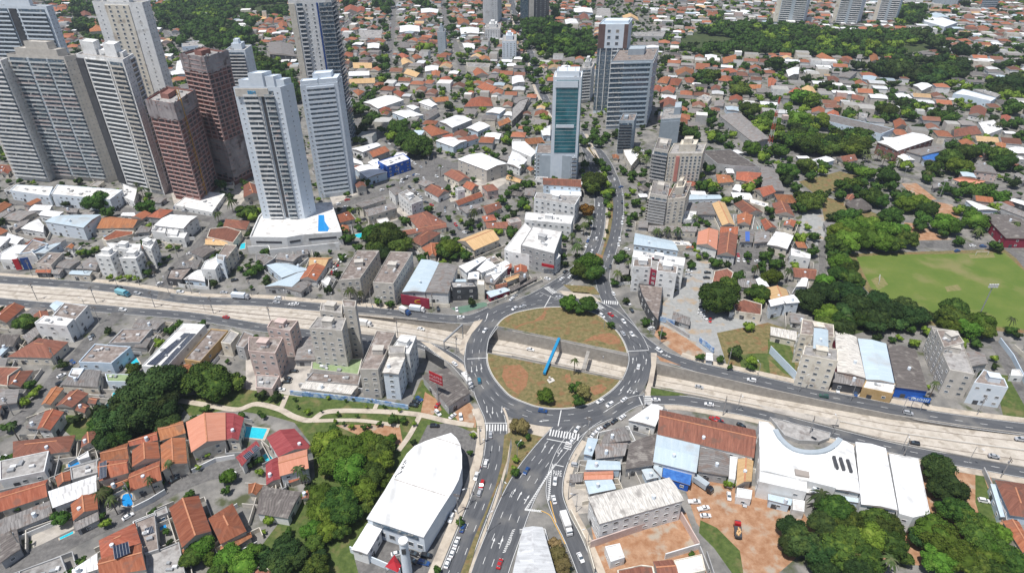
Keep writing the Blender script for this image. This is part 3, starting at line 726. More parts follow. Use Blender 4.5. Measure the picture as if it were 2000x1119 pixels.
def pitched(P, h, hip, slope, thick=.28):
    """roof mesh + gable triangles; P quad"""
    p = ccw(P); e = [math.hypot(p[(i+1)%4][0]-p[i][0], p[(i+1)%4][1]-p[i][1]) for i in range(4)]
    if e[0]+e[2] < e[1]+e[3]: p = p[1:]+p[:1]; e = e[1:]+e[:1]
    # long edges: 0 (p0-p1), 2 (p2-p3)
    half = (e[1]+e[3])/4; rise = max(.12, half*slope)
    m1 = ((p[1][0]+p[2][0])/2, (p[1][1]+p[2][1])/2); m0 = ((p[0][0]+p[3][0])/2, (p[0][1]+p[3][1])/2)
    L_ = math.hypot(m1[0]-m0[0], m1[1]-m0[1]); 
    if hip:
        k = min(.48, half/max(L_, .1)); r0 = (m0[0]+(m1[0]-m0[0])*k, m0[1]+(m1[1]-m0[1])*k); r1 = (m1[0]+(m0[0]-m1[0])*k, m1[1]+(m0[1]-m1[1])*k)
    else: r0, r1 = m0, m1
    R0 = (*r0, h+rise); R1 = (*r1, h+rise); Q = [(*q, h) for q in p]; B_ = [(*q, h-thick) for q in p]
    mb = MB(); sl = math.hypot(half, rise)
    mb.face([Q[0], Q[1], R1, R0], 0, [(0,0),(L_,0),(L_,sl),(0,sl)])
    mb.face([Q[2], Q[3], R0, R1], 0, [(0,0),(L_,0),(L_,sl),(0,sl)])
    if hip:
        mb.face([Q[1], Q[2], R1], 0, [(0,0),(2*half,0),(half,sl)]); mb.face([Q[3], Q[0], R0], 0, [(0,0),(2*half,0),(half,sl)])
    else:
        mb.face([Q[1], Q[2], R1], 1); mb.face([Q[3], Q[0], R0], 1)
    for i in range(4):
        j = (i+1) % 4; mb.face([B_[i], B_[j], Q[j], Q[i]], 1)
    mb.face(B_[::-1], 1)
    return mb, R0, R1
fascia = mat('roof_edge', (.34,.30,.27))
def cap_strip(B, R0, R1, m, ro=None):
    b = MB(); b.bar((R0[0],R0[1],R0[2]+.03), (R1[0],R1[1],R1[2]+.03), .5, .16); B.part('ridge', b, m, parent=ro)
ridge_t = mat('ridge_tile', (.42,.17,.09), (.5,.24,.14), 1)
NB = [0]
def building(kind, h, P, wall='W', cat=None, adj=None, noun=None, wins=True, tank=None, label=None, plural=None, group=None, fl=None, simple=False):
    """P = roof outline in world metres at height h"""
    if abs(area(P)) < 3: return None
    hip = kind.endswith('h') and kind not in RM; k = kind[:-1] if hip else kind
    P = ccw(P); c = cen(P); A = abs(area(P)); tiled = k in ('t','tb','tn','p')
    flat = k in ('f','fw','fb','gn') or len(P) != 4
    floors = fl or max(1, int(h/3.05+.3))
    if cat is None:
        cat = 'house' if tiled and h < 8 else ('apartment block' if h >= 10 and flat else ('warehouse' if A > 350 and not tiled else ('shop building' if not tiled else 'house')))
    nm = {'house':'house','apartment block':'apartment_block','warehouse':'warehouse','shop building':'shop_building'}.get(cat, cat.replace(' ', '_'))
    B = Bld(nm, c[0], c[1]); wm = WM[wall]
    wp = P if flat else inset(P, .45)
    wb = MB(); wb.prism(wp, -.02, h-(.3 if not flat else .25)); 
    if flat: parapet(wb, wp, h-.25, .75)
    wo = B.part('wall', wb, wm)
    if flat:
        rb = MB(); rb.prism(inset(P, .15), h-.26, h+.02, 0); ro = B.part('roof', rb, RM[k])
    else:
        slope = {'t':.42,'tb':.42,'tn':.38,'p':.36,'r':.3}.get(k, .12)
        mb, R0, R1 = pitched(P, h, hip, slope); ro = B.part('roof', mb, [RM[k], fascia])
        if tiled and not simple: cap_strip(B, R0, R1, ridge_t, ro)
        if not hip:     # gable wall triangles are the roof's ends (fascia); fill attic
            pass
    s = 1245/depth(*c)
    if wins and s > 1.25:
        for a, b, L_, ang in edges(wp):
            if not visible(a, b) or L_ < 4: continue
            cols = max(1, min(14, int(L_/(3.6 if h >= 10 else 4.6))))
            if cat == 'warehouse': cols = max(1, cols//2)
            fh = (h-.6)/floors
            for f_ in range(floors):
                for q in range(cols):
                    if random.random() < (.08 if h >= 10 else .22): continue
                    t = (q+.5)/cols; B.window((a[0]+(b[0]-a[0])*t, a[1]+(b[1]-a[1])*t), fh*(f_+.56), ang, 1.7 if h >= 8 else 1.5, 1.25)
            if floors <= 3 and s > 2 and L_ > 6:
                t = .3; q = (a[0]+(b[0]-a[0])*t, a[1]+(b[1]-a[1])*t); nx, ny = math.sin(ang), -math.cos(ang)
                B.unit('door', MAT['dark_cladding'], (q[0]+nx*.05, q[1]+ny*.05), 1.1, ang, 2.0, .12, 2.2)
    if flat and s > 1.2 and A > 60:
        p = ccw(P); ax = (p[1][0]-p[0][0], p[1][1]-p[0][1]); l = math.hypot(*ax); ax = (ax[0]/l, ax[1]/l); ay = (-ax[1], ax[0])
        if (tank is None and h >= 10) or tank:
            hb = MB(); hb.box(c, ax, ay, 4.5, 3.4, h, h+2.6); hb.box(c, ax, ay, 4.9, 3.8, h+2.6, h+2.8); B.part('stair_house', hb, wm, parent=ro)
        for q in range(random.randint(2, 4)+min(5, int(A/140))):
            t = random.uniform(.2, .8); v = random.uniform(.25, .75)
            x = p[0][0]+(p[1][0]-p[0][0])*t+(p[3 % len(p)][0]-p[0][0])*v; y = p[0][1]+(p[1][1]-p[0][1])*t+(p[3 % len(p)][1]-p[0][1])*v
            if len(p) != 4: break
            B.unit('roof_unit', frame_m if q % 2 else steel, (x, y), h+.45, math.atan2(ax[1], ax[0]), random.uniform(1, 2.2), random.uniform(.8,1.6), random.uniform(.6,1.2))
    elif s > 2.2 and random.random() < .5 and not simple and len(P) == 4 and not flat:
        t = random.uniform(.25, .75); v = random.uniform(.2, .4)
        x = P[0][0]+(P[1][0]-P[0][0])*t+(P[3][0]-P[0][0])*v; y = P[0][1]+(P[1][1]-P[0][1])*t+(P[3][1]-P[0][1])*v
        tb = MB(); tb.tube((x,y,h-.1),(x,y,h+1.9),.75,.65,n=10); B.part('water_tank', tb, WM['H'], parent=ro)
    B.finish(); NB[0] += 1
    w_ = {'W':'white-walled','C':'cream-walled','G':'grey-walled','K':'pink-walled','L':'pale blue-walled','U':'royal blue','D':'dark-clad','M':'maroon','B':'beige-grey','R':'brick','H':'bluish white','S':'steel grey','Y':'ochre-walled'}[wall]
    size = 'small' if A < 90 else ('large' if A > 480 else '')
    st = {1:'low', 2:'two-storey', 3:'three-storey'}.get(floors, 'multi-storey')
    nn = noun or {'house':'house','apartment block':'apartment block','warehouse':'hall','shop building':'building'}.get(cat, cat)
    reg(B.root, (adj or f'{size} {st} {w_}').strip(), nn+' with '+KINDW[k], cat, (plural or nn+'s'), c[0], c[1], h, group=group, label=label)
    mark(P)
    if h < 7.5 and len(P) == 4 and depth(*c) < 430 and occ_road is not None:
        O = inset(P, -random.uniform(2.0, 3.5)) if False else [(c[0]+(q[0]-c[0])*(1+3.2/math.hypot(q[0]-c[0], q[1]-c[1])), c[1]+(q[1]-c[1])*(1+3.2/math.hypot(q[0]-c[0], q[1]-c[1]))) for q in P]
        wmb = MB(); ok = 0; i0 = random.randrange(4)
        for j in range(3):
            a, b = O[(i0+j) % 4], O[(i0+j+1) % 4]
            bad = any(road_at(a[0]+(b[0]-a[0])*t/8, a[1]+(b[1]-a[1])*t/8) for t in range(9))
            if bad: 
                if ok: break
                continue
            hw = 2.1; wmb.bar((*a, hw/2), (*b, hw/2), .25, hw); ok += 1
        if ok:
            o = wmb.build('garden_wall', random.choice([WM['W'], WM['B'], WM['C'], WM['G'], WM['B']])); reg(o, 'plain rendered', 'garden wall', 'garden wall', x=c[0], y=c[1], group='garden walls of the neighbourhood')
    return B
def road_at(x, y):
    i = int((x-OX)/CELL); j = int((y-OY)/CELL)
    return 0 <= i < NX and 0 <= j < NY and bool(occ_road[i, j])
def bq(kind, h, pp, wall='W', **kw): return building(kind, h, [G(x, y, h) for x, y in pp], wall, **kw)
# ================================================================== TOWERS (base corners in photo px: front-left, front-right, back-right)
def tower(FL, FR, BR, H, wall, floors, front, right=None, left=None, roofm='f', label='', top=None, cat='tower', name='residential_tower', baseh=0, adj='', nb=True):
    a, b, c = G(*FL), G(*FR), G(*BR); d = (a[0]+c[0]-b[0], a[1]+c[1]-b[1]); P = [a, b, c, d]
    cc = cen(P); B = Bld(name, *cc); wb = MB(); wb.prism(P, -.02, H-.05); parapet(wb, P, H-.05, 1.2, .4); B.part('wall', wb, WM[wall])
    rb = MB(); rb.prism(inset(P, .2), H-.06, H+.15); B.part('roof', rb, RM[roofm])
    z0 = baseh or 3.5
    facade(B, a, b, z0, H-1, floors, front)
    if right: facade(B, b, c, z0, H-1, floors, right)
    if left: facade(B, d, a, z0, H-1, floors, left)
    ux, uy = (b[0]-a[0]), (b[1]-a[1]); vx, vy = d[0]-a[0], d[1]-a[1]
    for (t0, t1, v0, v1, h) in (top or [(.25,.75,.3,.8,5), (.35,.6,.4,.7,8.5)]):
        tb = MB(); q = [(a[0]+ux*t+vx*v, a[1]+uy*t+vy*v) for t, v in ((t0,v0),(t1,v0),(t1,v1),(t0,v1))]
        tb.prism(q, H, H+h); parapet(tb, q, H+h, .5, .25); B.part('roof_block', tb, WM[wall])
    for k in range(4):
        t, v = random.uniform(.1,.9), random.uniform(.1,.9)
        B.unit('roof_unit', steel, (a[0]+ux*t+vx*v, a[1]+uy*t+vy*v), H+.7, math.atan2(uy, ux), 1.8, 1.4, 1.1)
    B.finish(); mark(P); reg(B.root, adj, 'tower', cat, label=label, x=cc[0], y=cc[1], z=H); return B
W_, Hh = WM['W'], WM['H']
TW = 'residential tower'
MIR = [mglass, mglass, mat('pinkish_balcony_glass', (.36,.30,.29), (.52,.45,.43), .3, rough=.2), mat('pale_balcony_glass', (.42,.46,.47), (.6,.62,.62), .3, rough=.2)]
# far left cluster
tower((32,350),(98,356),(110,346), 88, 'W', 27, [(0,.06,'P',WM['B'],.5),(.06,.98,'B',1.7,W_,W_)], [(0,1,'W',2,1.0,.7)], label='leftmost tower with wide white balconies, cut by the photo edge', cat=TW)
tower((110,348),(213,357),(238,349), 91, 'B', 29, [(.02,.34,'B',1.5,MIR,W_),(.34,.38,'P',WM['S'],.6),(.38,.68,'B',1.5,MIR,W_),(.68,.71,'P',WM['S'],.6),(.71,.98,'B',1.5,MIR,W_)], [(0,1,'W',4,.8,.6)],
      label='wide beige-grey tower with mirror-glass balconies in three stacks', cat=TW, top=[(.12,.85,.2,.85,4.5),(.3,.7,.3,.8,9)])
tower((66,285),(190,292),(200,286), 112, 'H', 34, [(.03,.44,'B',1.6,WM['H'],WM['S']),(.46,.56,'P',WM['D'],.8),(.58,.97,'B',1.6,WM['H'],WM['S'])], [(0,1,'W',2,.9,.7)], label='tall bluish tower with dark balconies behind the mirror-glass tower, top cut off', cat=TW)
tower((238,364),(322,381),(338,362), 94, 'W', 29, [(.0,.16,'P',WM['D'],1.2),(.18,.66,'F',W_),(.70,.97,'B',1.3,WM['B'],WM['B'])], [(0,.5,'W',3,.9,.9),(.5,1,'F',W_)], label='white tower with framed loggias beside a dark vertical strip', cat=TW, top=[(.05,.35,.4,.9,8),(.55,.8,.4,.9,8),(.1,.9,.5,.9,3)])
tower((275,300),(362,305),(374,296), 117, 'W', 36, [(.02,.20,'W',1,.9,.9),(.24,.72,'P',WM['C'],.5),(.26,.70,'W',3,1.9,1.8,.5),(.76,.98,'W',1,.9,.9)], [(0,1,'W',3,.8,.8)], label='tall white tower with a beige window strip down its middle', cat=TW, top=[(.3,.7,.3,.8,6)])
B = tower((344,388),(394,399),(427,364), 70, 'R', 21, [(0,1,'C',0,4)], [(0,1,'C',0,5)], label='shorter unfinished dark red brick tower with a yellow hoist', cat='unfinished tower', name='unfinished_tower', top=[(.3,.6,.3,.7,3)])
P4 = [G(344,388), G(394,399), G(427,364)]; P4.append((P4[0][0]+P4[2][0]-P4[1][0], P4[0][1]+P4[2][1]-P4[1][1]))
def netting(P, z0, z1, B, d=.9):
    c = cen(P); Q = [(c[0]+(p[0]-c[0])*1.06, c[1]+(p[1]-c[1])*1.06) for p in P]; m = MB(); random.seed(3)
    for a, b, L_, an in edges(Q):
        n = 8
        for k in range(n):
            q0 = (a[0]+(b[0]-a[0])*k/n, a[1]+(b[1]-a[1])*k/n); q1 = (a[0]+(b[0]-a[0])*(k+1)/n, a[1]+(b[1]-a[1])*(k+1)/n)
            j = random.uniform(-.5,.5); m.face([(q0[0],q0[1],z0+random.uniform(-1,1)),(q1[0],q1[1],z0+random.uniform(-1,1)),(q1[0]+j,q1[1]+j,z1+random.uniform(-1,1)),(q0[0],q0[1],z1)])
    B.part('debris_netting', m, shroud)
netting(P4, 60, 71.5, B)
hc = ((P4[1][0]*.7+P4[2][0]*.3), (P4[1][1]*.7+P4[2][1]*.3)-1.2); m = MB()
for k in range(2): m.bar((hc[0]+k*1.4, hc[1], 0), (hc[0]+k*1.4, hc[1], 78), .3, .3)
for k in range(26): m.bar((hc[0], hc[1], k*3), (hc[0]+1.4, hc[1], k*3+3), .16, .16)
o = m.build('construction_hoist', yel); o['category'] = 'hoist'; o['label'] = 'yellow lattice construction hoist standing against the shorter unfinished tower'
B = tower((417,350),(460,362),(498,342), 91, 'R', 28, [(0,1,'C',0,4)], [(0,1,'C',0,5)], label='taller unfinished dark red brick tower wrapped in grey netting', cat='unfinished tower', name='unfinished_tower', top=[(.3,.6,.3,.7,3)])
P4 = [G(417,350), G(460,362), G(498,342)]; P4.append((P4[0][0]+P4[2][0]-P4[1][0], P4[0][1]+P4[2][1]-P4[1][1]))
netting(P4, 82, 93, B); netting(P4, 6, 34, B)
tower((466,216),(503,216),(515,203), 57, 'H', 17, [(.05,.95,'B',1.4,W_,WM['D'])], [(0,1,'W',2,.8,.8)], label='small dark and white tower behind the taller unfinished tower', cat=TW)
# pale blue tower on podium
B = tower((519,449),(600,449),(622,437), 91, 'H', 27, [(.02,.16,'W',1,.9,.6),(.18,.50,'B',1.5,W_,W_),(.50,.53,'P',W_,.8),(.56,.62,'P',WM['D'],.3),(.64,.84,'B',1.5,mglass,W_),(.86,.98,'W',1,.9,.6)], [(0,1,'W',1,.8,.6)], label='pale blue tower with white balconies rising from a podium with a pool', cat=TW, baseh=9,
      top=[(.02,.3,.35,.9,4),(.3,.6,.2,.9,8),(.62,.8,.3,.9,6),(.8,.98,.4,.95,4)])
a_, b_ = G(519,449), G(600,449); m = MB(); m.box(((a_[0]+b_[0])/2-3,a_[1]-.9),(1,0),(0,1),19,.8,87,91.6); B.part('crown_band', m, WM['B'])
to = text_obj('crown_letters', 'EBM', 2.6, bluep, .1, B.root)
to.location = ((a_[0]+b_[0])/2-3-B.x, a_[1]-1.45-B.y, 89.3); to.rotation_euler = (math.pi/2, 0, 0)
pod = [G(x, y, 8) for x, y in pt('488 466 506 425 525 405 648 398 668 456 590 462 560 467')]
PB = Bld('podium', *cen(pod)); m = MB(); m.prism(pod, -.02, 7.9); parapet(m, pod, 7.9, 1.3, .5); PB.part('wall', m, WM['W'])
m = MB(); m.prism(inset(pod, .3), 7.9, 8.02); PB.part('terrace_deck', m, RM['fw'])
m = MB(); m.cap(ccw([G(x, y, 8.1) for x, y in pt('622 420 633 420 634 432 643 446 640 452 621 452')]), 8.1); PB.part('pool', m, pool_b)
for a, b, L_, an in edges(pod):
    if visible(a, b) and L_ > 8: g = MB(); ux, uy = (b[0]-a[0])/L_, (b[1]-a[1])/L_; g.box(((a[0]+b[0])/2+uy*.05,(a[1]+b[1])/2-ux*.05),(ux,uy),(uy,-ux),L_*.7,.15,5.0,6.3); PB.part('car_park_opening', g, WM['D'])
reg(PB.root, '', 'podium', 'podium', label='white podium with a blue pool at the foot of the pale blue tower', x=PB.x, y=PB.y); mark(pod)
m = MB(); P = [G(x,y) for x,y in pt('487 496 528 494 530 502 664 488')]
for i in range(3): m.bar((*P[i],2.6),(*P[i+1],2.6),.5,5.2)
o = m.build('boundary_wall', WM['W']); reg(o,'','wall','wall',label='tall plain white wall in front of the podium of the pale blue tower', x=P[1][0], y=P[1][1])
tower((624,388),(690,379),(697,362), 79, 'H', 24, [(.03,.12,'W',1,.8,.8),(.16,.90,'S',bglass,WM['H'],1.5)], [(0,1,'W',2,.7,.7)], left=[(0,1,'P',WM['C'],.2)], label='grey ribbon-windowed tower just right of the pale blue tower', cat=TW, top=[(.0,.45,.1,.5,3),(.5,1,.05,.8,3.4),(.3,.8,.4,.9,6)])
tower((612,292),(686,286),(694,270), 116, 'W', 35, [(.0,.14,'P',WM['C'],.4),(.18,.32,'B',1.3,W_,WM['D']),(.32,.62,'W',2,1.3,1.5),(.64,.68,'P',navy,.8),(.70,1,'B',1.9,bglass,W_)], [(0,1,'B',1.5,bglass,W_)], label='very tall white tower with a navy stripe and dark balconies at right', cat=TW)
# top centre
tower((944,52),(972,50),(980,44), 75, 'W', 24, [(.05,.55,'P',WM['W'],.3),(.6,.95,'W',2,.9,.9)], [(0,1,'W',3,.9,.9)], label='slim white tower at the top centre beside the tree-lined avenue', cat=TW)
tower((1016,46),(1068,44),(1072,38), 80, 'D', 24, [(.0,.3,'G',bglass),(.32,.5,'P',WM['B'],1.2),(.52,1,'W',3,1.6,1.4)], [(0,1,'W',2,1,1)], label='dark slab tower with a beige fin at the top edge', cat='office tower', name='office_tower')
tower((856,104),(871,104),(873,97), 26, 'S', 8, [(0,1,'W',1,.8,.8)], None, label='slim blank grey tower among the houses', cat=TW)
tower((947,80),(977,79),(979,68), 15, 'W', 5, [(0,1,'W',6,1.2,1.1)], None, label='square white block at the foot of the slim white tower', cat=TW)
tower((981,118),(1008,117),(1009,103), 22, 'H', 7, [(0,1,'W',4,1.5,1.2)], None, label='bluish white block left of the tree-lined avenue', cat=TW)
# glass tower
B = tower((1074,352),(1125,352),(1127,335), 76, 'H', 19, [(.12,.90,'G',teal,1)], [(0,1,'G',teal,1)], label='slender tower with tall green glass panels between white frames', cat='office tower', name='office_tower', roofm='fw', baseh=22, top=[(.1,.9,.15,.9,4)])
a_, b_ = G(1074,352), G(1125,352); w_ = b_[0]-a_[0]; m = MB(); m.box((a_[0]+w_*.48,a_[1]-.4),(1,0),(0,1),w_*.66,.5,41,43.2); B.part('white_frame_band', m, WM['H']); m = MB(); m.box((a_[0]+w_*.48,a_[1]-.4),(1,0),(0,1),w_*.8,.6,70,74.5); B.part('white_frame_band', m, WM['H'])
for k in range(3): m = MB(); m.tube((a_[0]+w_*(.2+.3*k),a_[1]+6,80),(a_[0]+w_*(.2+.3*k),a_[1]+6,88-k*2),.18,.08); B.part('antenna', m, steel)
pd = [G(x, y, 20) for x, y in pt('1047 301 1127 303 1129 283 1050 283')]
B = Bld('podium', *cen(pd)); m = MB(); m.prism(pd, -.02, 19.8); parapet(m, pd, 19.8, 1); B.part('wall', m, WM['S']); m = MB(); m.prism(inset(pd,.3), 19.7, 19.9); B.part('roof', m, RM['fb'])
p = ccw(pd)
for a, b, L_, an in edges(pd):
    if visible(a, b): facade(B, a, b, 1, 19.5, 6, [(.0,.12,'W',1,2,1.6),(.14,.86,'P',WM['S'],1.0),(.88,1,'B',1.2,WM['D'],W_)])
B.finish(); reg(B.root,'','podium','podium',label='steel grey podium block under the green glass tower', x=B.x, y=B.y); mark(pd)
# broad office tower
tower((1183,253),(1261,250),(1272,218), 60, 'S', 13, [(0,.30,'S',bglass,W_,.7),(.30,.94,'S',bglass,mat('pale_steel_blue_band',(.40,.47,.53),(.48,.55,.61),.3),1.3),(.94,1,'P',WM['S'],.4)], [(0,1,'S',bglass,W_,.8)], left=[(0,.5,'S',bglass,W_,.8),(.5,1,'P',WM['W'],.2)], label='broad grey office tower wrapped in bands of dark ribbon windows', cat='office tower', name='office_tower', roofm='fb', top=[(.3,.7,.5,.8,5)])
tower((1158,222),(1212,222),(1220,205), 82, 'H', 18, [(0,.5,'G',bglass,1),(.5,1,'S',bglass,W_,1.2)], None, left=[(.1,.9,'G',bglass,1)], label='taller white and brown block behind the broad grey office tower', cat='office tower', name='office_tower', roofm='b', top=[(.1,.95,.3,.8,2)])
B = Bld('crown_block', *cen([G(1158,222), G(1212,222)])); a_, b_ = G(1158,222), G(1212,222); w_ = b_[0]-a_[0]; BC = mat('brown_cladding',(.12,.075,.07),(.17,.115,.105))
for (t0, t1, m_, o_) in ((.0,.22,BC,.9),(.22,.86,WM['H'],.7),(.86,1.0,BC,.9)):
    m = MB(); m.box((a_[0]+w_*(t0+t1)/2, a_[1]-o_/2-.3),(1,0),(0,1),w_*(t1-t0),o_,62,83); B.part('cladding_panel', m, m_)
for k in range(6): B.window((a_[0]+w_*(.36+.28*(k%2)), a_[1]-1.0), 66+5.5*(k//2), 0, 3.4, 3.2)
for k in range(5): m = MB(); m.box((a_[0]+w_*(.1+.2*k), a_[1]-.6),(1,0),(0,1),.6,.8,4,62); B.part('fin', m, W_)
B.finish(); reg(B.root,'','office tower','office tower',label='brown and white cladding front with six windows atop the office tower', x=B.x, y=B.y, z=70)
tower((1130,202),(1152,200),(1158,186), 34, 'W', 10, [(0,.9,'B',1.8,W_,W_)], [(0,1,'W',2,1,1)], label='narrow white block with zigzag balconies behind the green glass tower', cat=TW)
tower((1204,300),(1232,300),(1238,284), 27, 'S', 9, [(0,.9,'B',1.5,WM['D'],WM['S'])], None, label='narrow dark-balconied block in front of the broad grey office tower', cat='office tower', name='office_tower', roofm='fb', top=[(.2,.5,.3,.6,2)])
tower((1284,290),(1321,287),(1325,262), 24, 'S', 7, [(0,1,'P',WM['S'],.3)], None, left=[(.05,.95,'G',bglass,1)], label='plain blue-grey block with a glass side right of the dark-balconied block', cat='office tower', name='office_tower', roofm='f', top=[(.6,.95,.4,.9,6)])
tower((1270,357),(1296,362),(1303,338), 26, 'B', 8, [(0,1,'B',1.6,WM['G'],WM['G'])], None, left=[(0,1,'B',1.6,WM['G'],WM['G'])], label='block with rounded grey balconies joined to a pale block, near the palms', cat='apartment block', name='apartment_block', roofm='g', top=[(.2,.8,.4,.8,2)])
tower((1297,363),(1362,362),(1370,340), 24, 'C', 8, [(.0,.22,'W',2,1.2,1.4),(.24,.34,'P',mat('salmon_render',(.50,.20,.17),(.55,.25,.2)),.6),(.38,1,'W',5,1.9,1.9)], [(0,1,'W',3,1,1)], label='pale block with a salmon stripe and square windows', cat='apartment block', name='apartment_block', roofm='f')
tower((1262,441),(1295,447),(1300,420), 22, 'B', 9, [(0,1,'B',1.7,WM['G'],WM['B'])], None, left=[(0,1,'B',1.5,WM['G'],WM['B'])], label='grey half of the block with curved balconies beside the avenue', cat='apartment block', name='apartment_block', roofm='g', top=[(.3,.7,.5,.8,3)])
tower((1296,447),(1330,443),(1342,412), 20, 'C', 7, [(0,1,'W',3,1.9,1)], [(0,1,'W',2,1,1)], label='beige half of the block beside the curved grey balconies', cat='apartment block', name='apartment_block', roofm='fb')
# far right slabs
for fl, fr, br, lab in (((1508,47),(1567,50),(1573,44),'left of the three pale slab towers at the top right'),((1622,49),(1672,51),(1680,45),'middle of the three pale slab towers at the top right'),((1702,45),(1746,47),(1752,41),'right-hand of the three pale slab towers at the top right')):
    tower(fl, fr, br, 85, 'H', 26, [(.0,.16,'P',WM['C'],.8),(.18,.5,'B',1.6,W_,W_),(.5,.62,'P',WM['S'],.6),(.62,.98,'B',1.6,W_,W_)], None, label=lab, cat=TW)
tower((1818,12),(1868,14),(1873,8), 60, 'S', 18, [(0,1,'W',5,1.2,1)], None, label='grey tower at the top edge above the pale warehouse', cat=TW)
tower((1912,22),(1942,23),(1946,16), 60, 'D', 18, [(0,1,'S',bglass,WM['S'],1)], None, label='dark tower at the top edge near the right corner', cat=TW)
# podiums of the far left cluster
for s, h, w, k, lab in (('20 373 96 384 104 366 32 362',7,'H','fw','low glass-fronted white podium at the foot of the leftmost tower'),('100 380 215 391 240 372 112 362',9,'H','fw','low bluish podium at the foot of the mirror-glass tower'),('240 385 262 395 268 372 240 360',5,'W','fw','small white entrance canopy block between the two left towers'),('340 402 415 416 440 380 380 372',3,'W','fw','white site canopy beneath the unfinished towers')):
    bq(k, h, pt(s), w, cat='podium', label=lab, noun='podium')

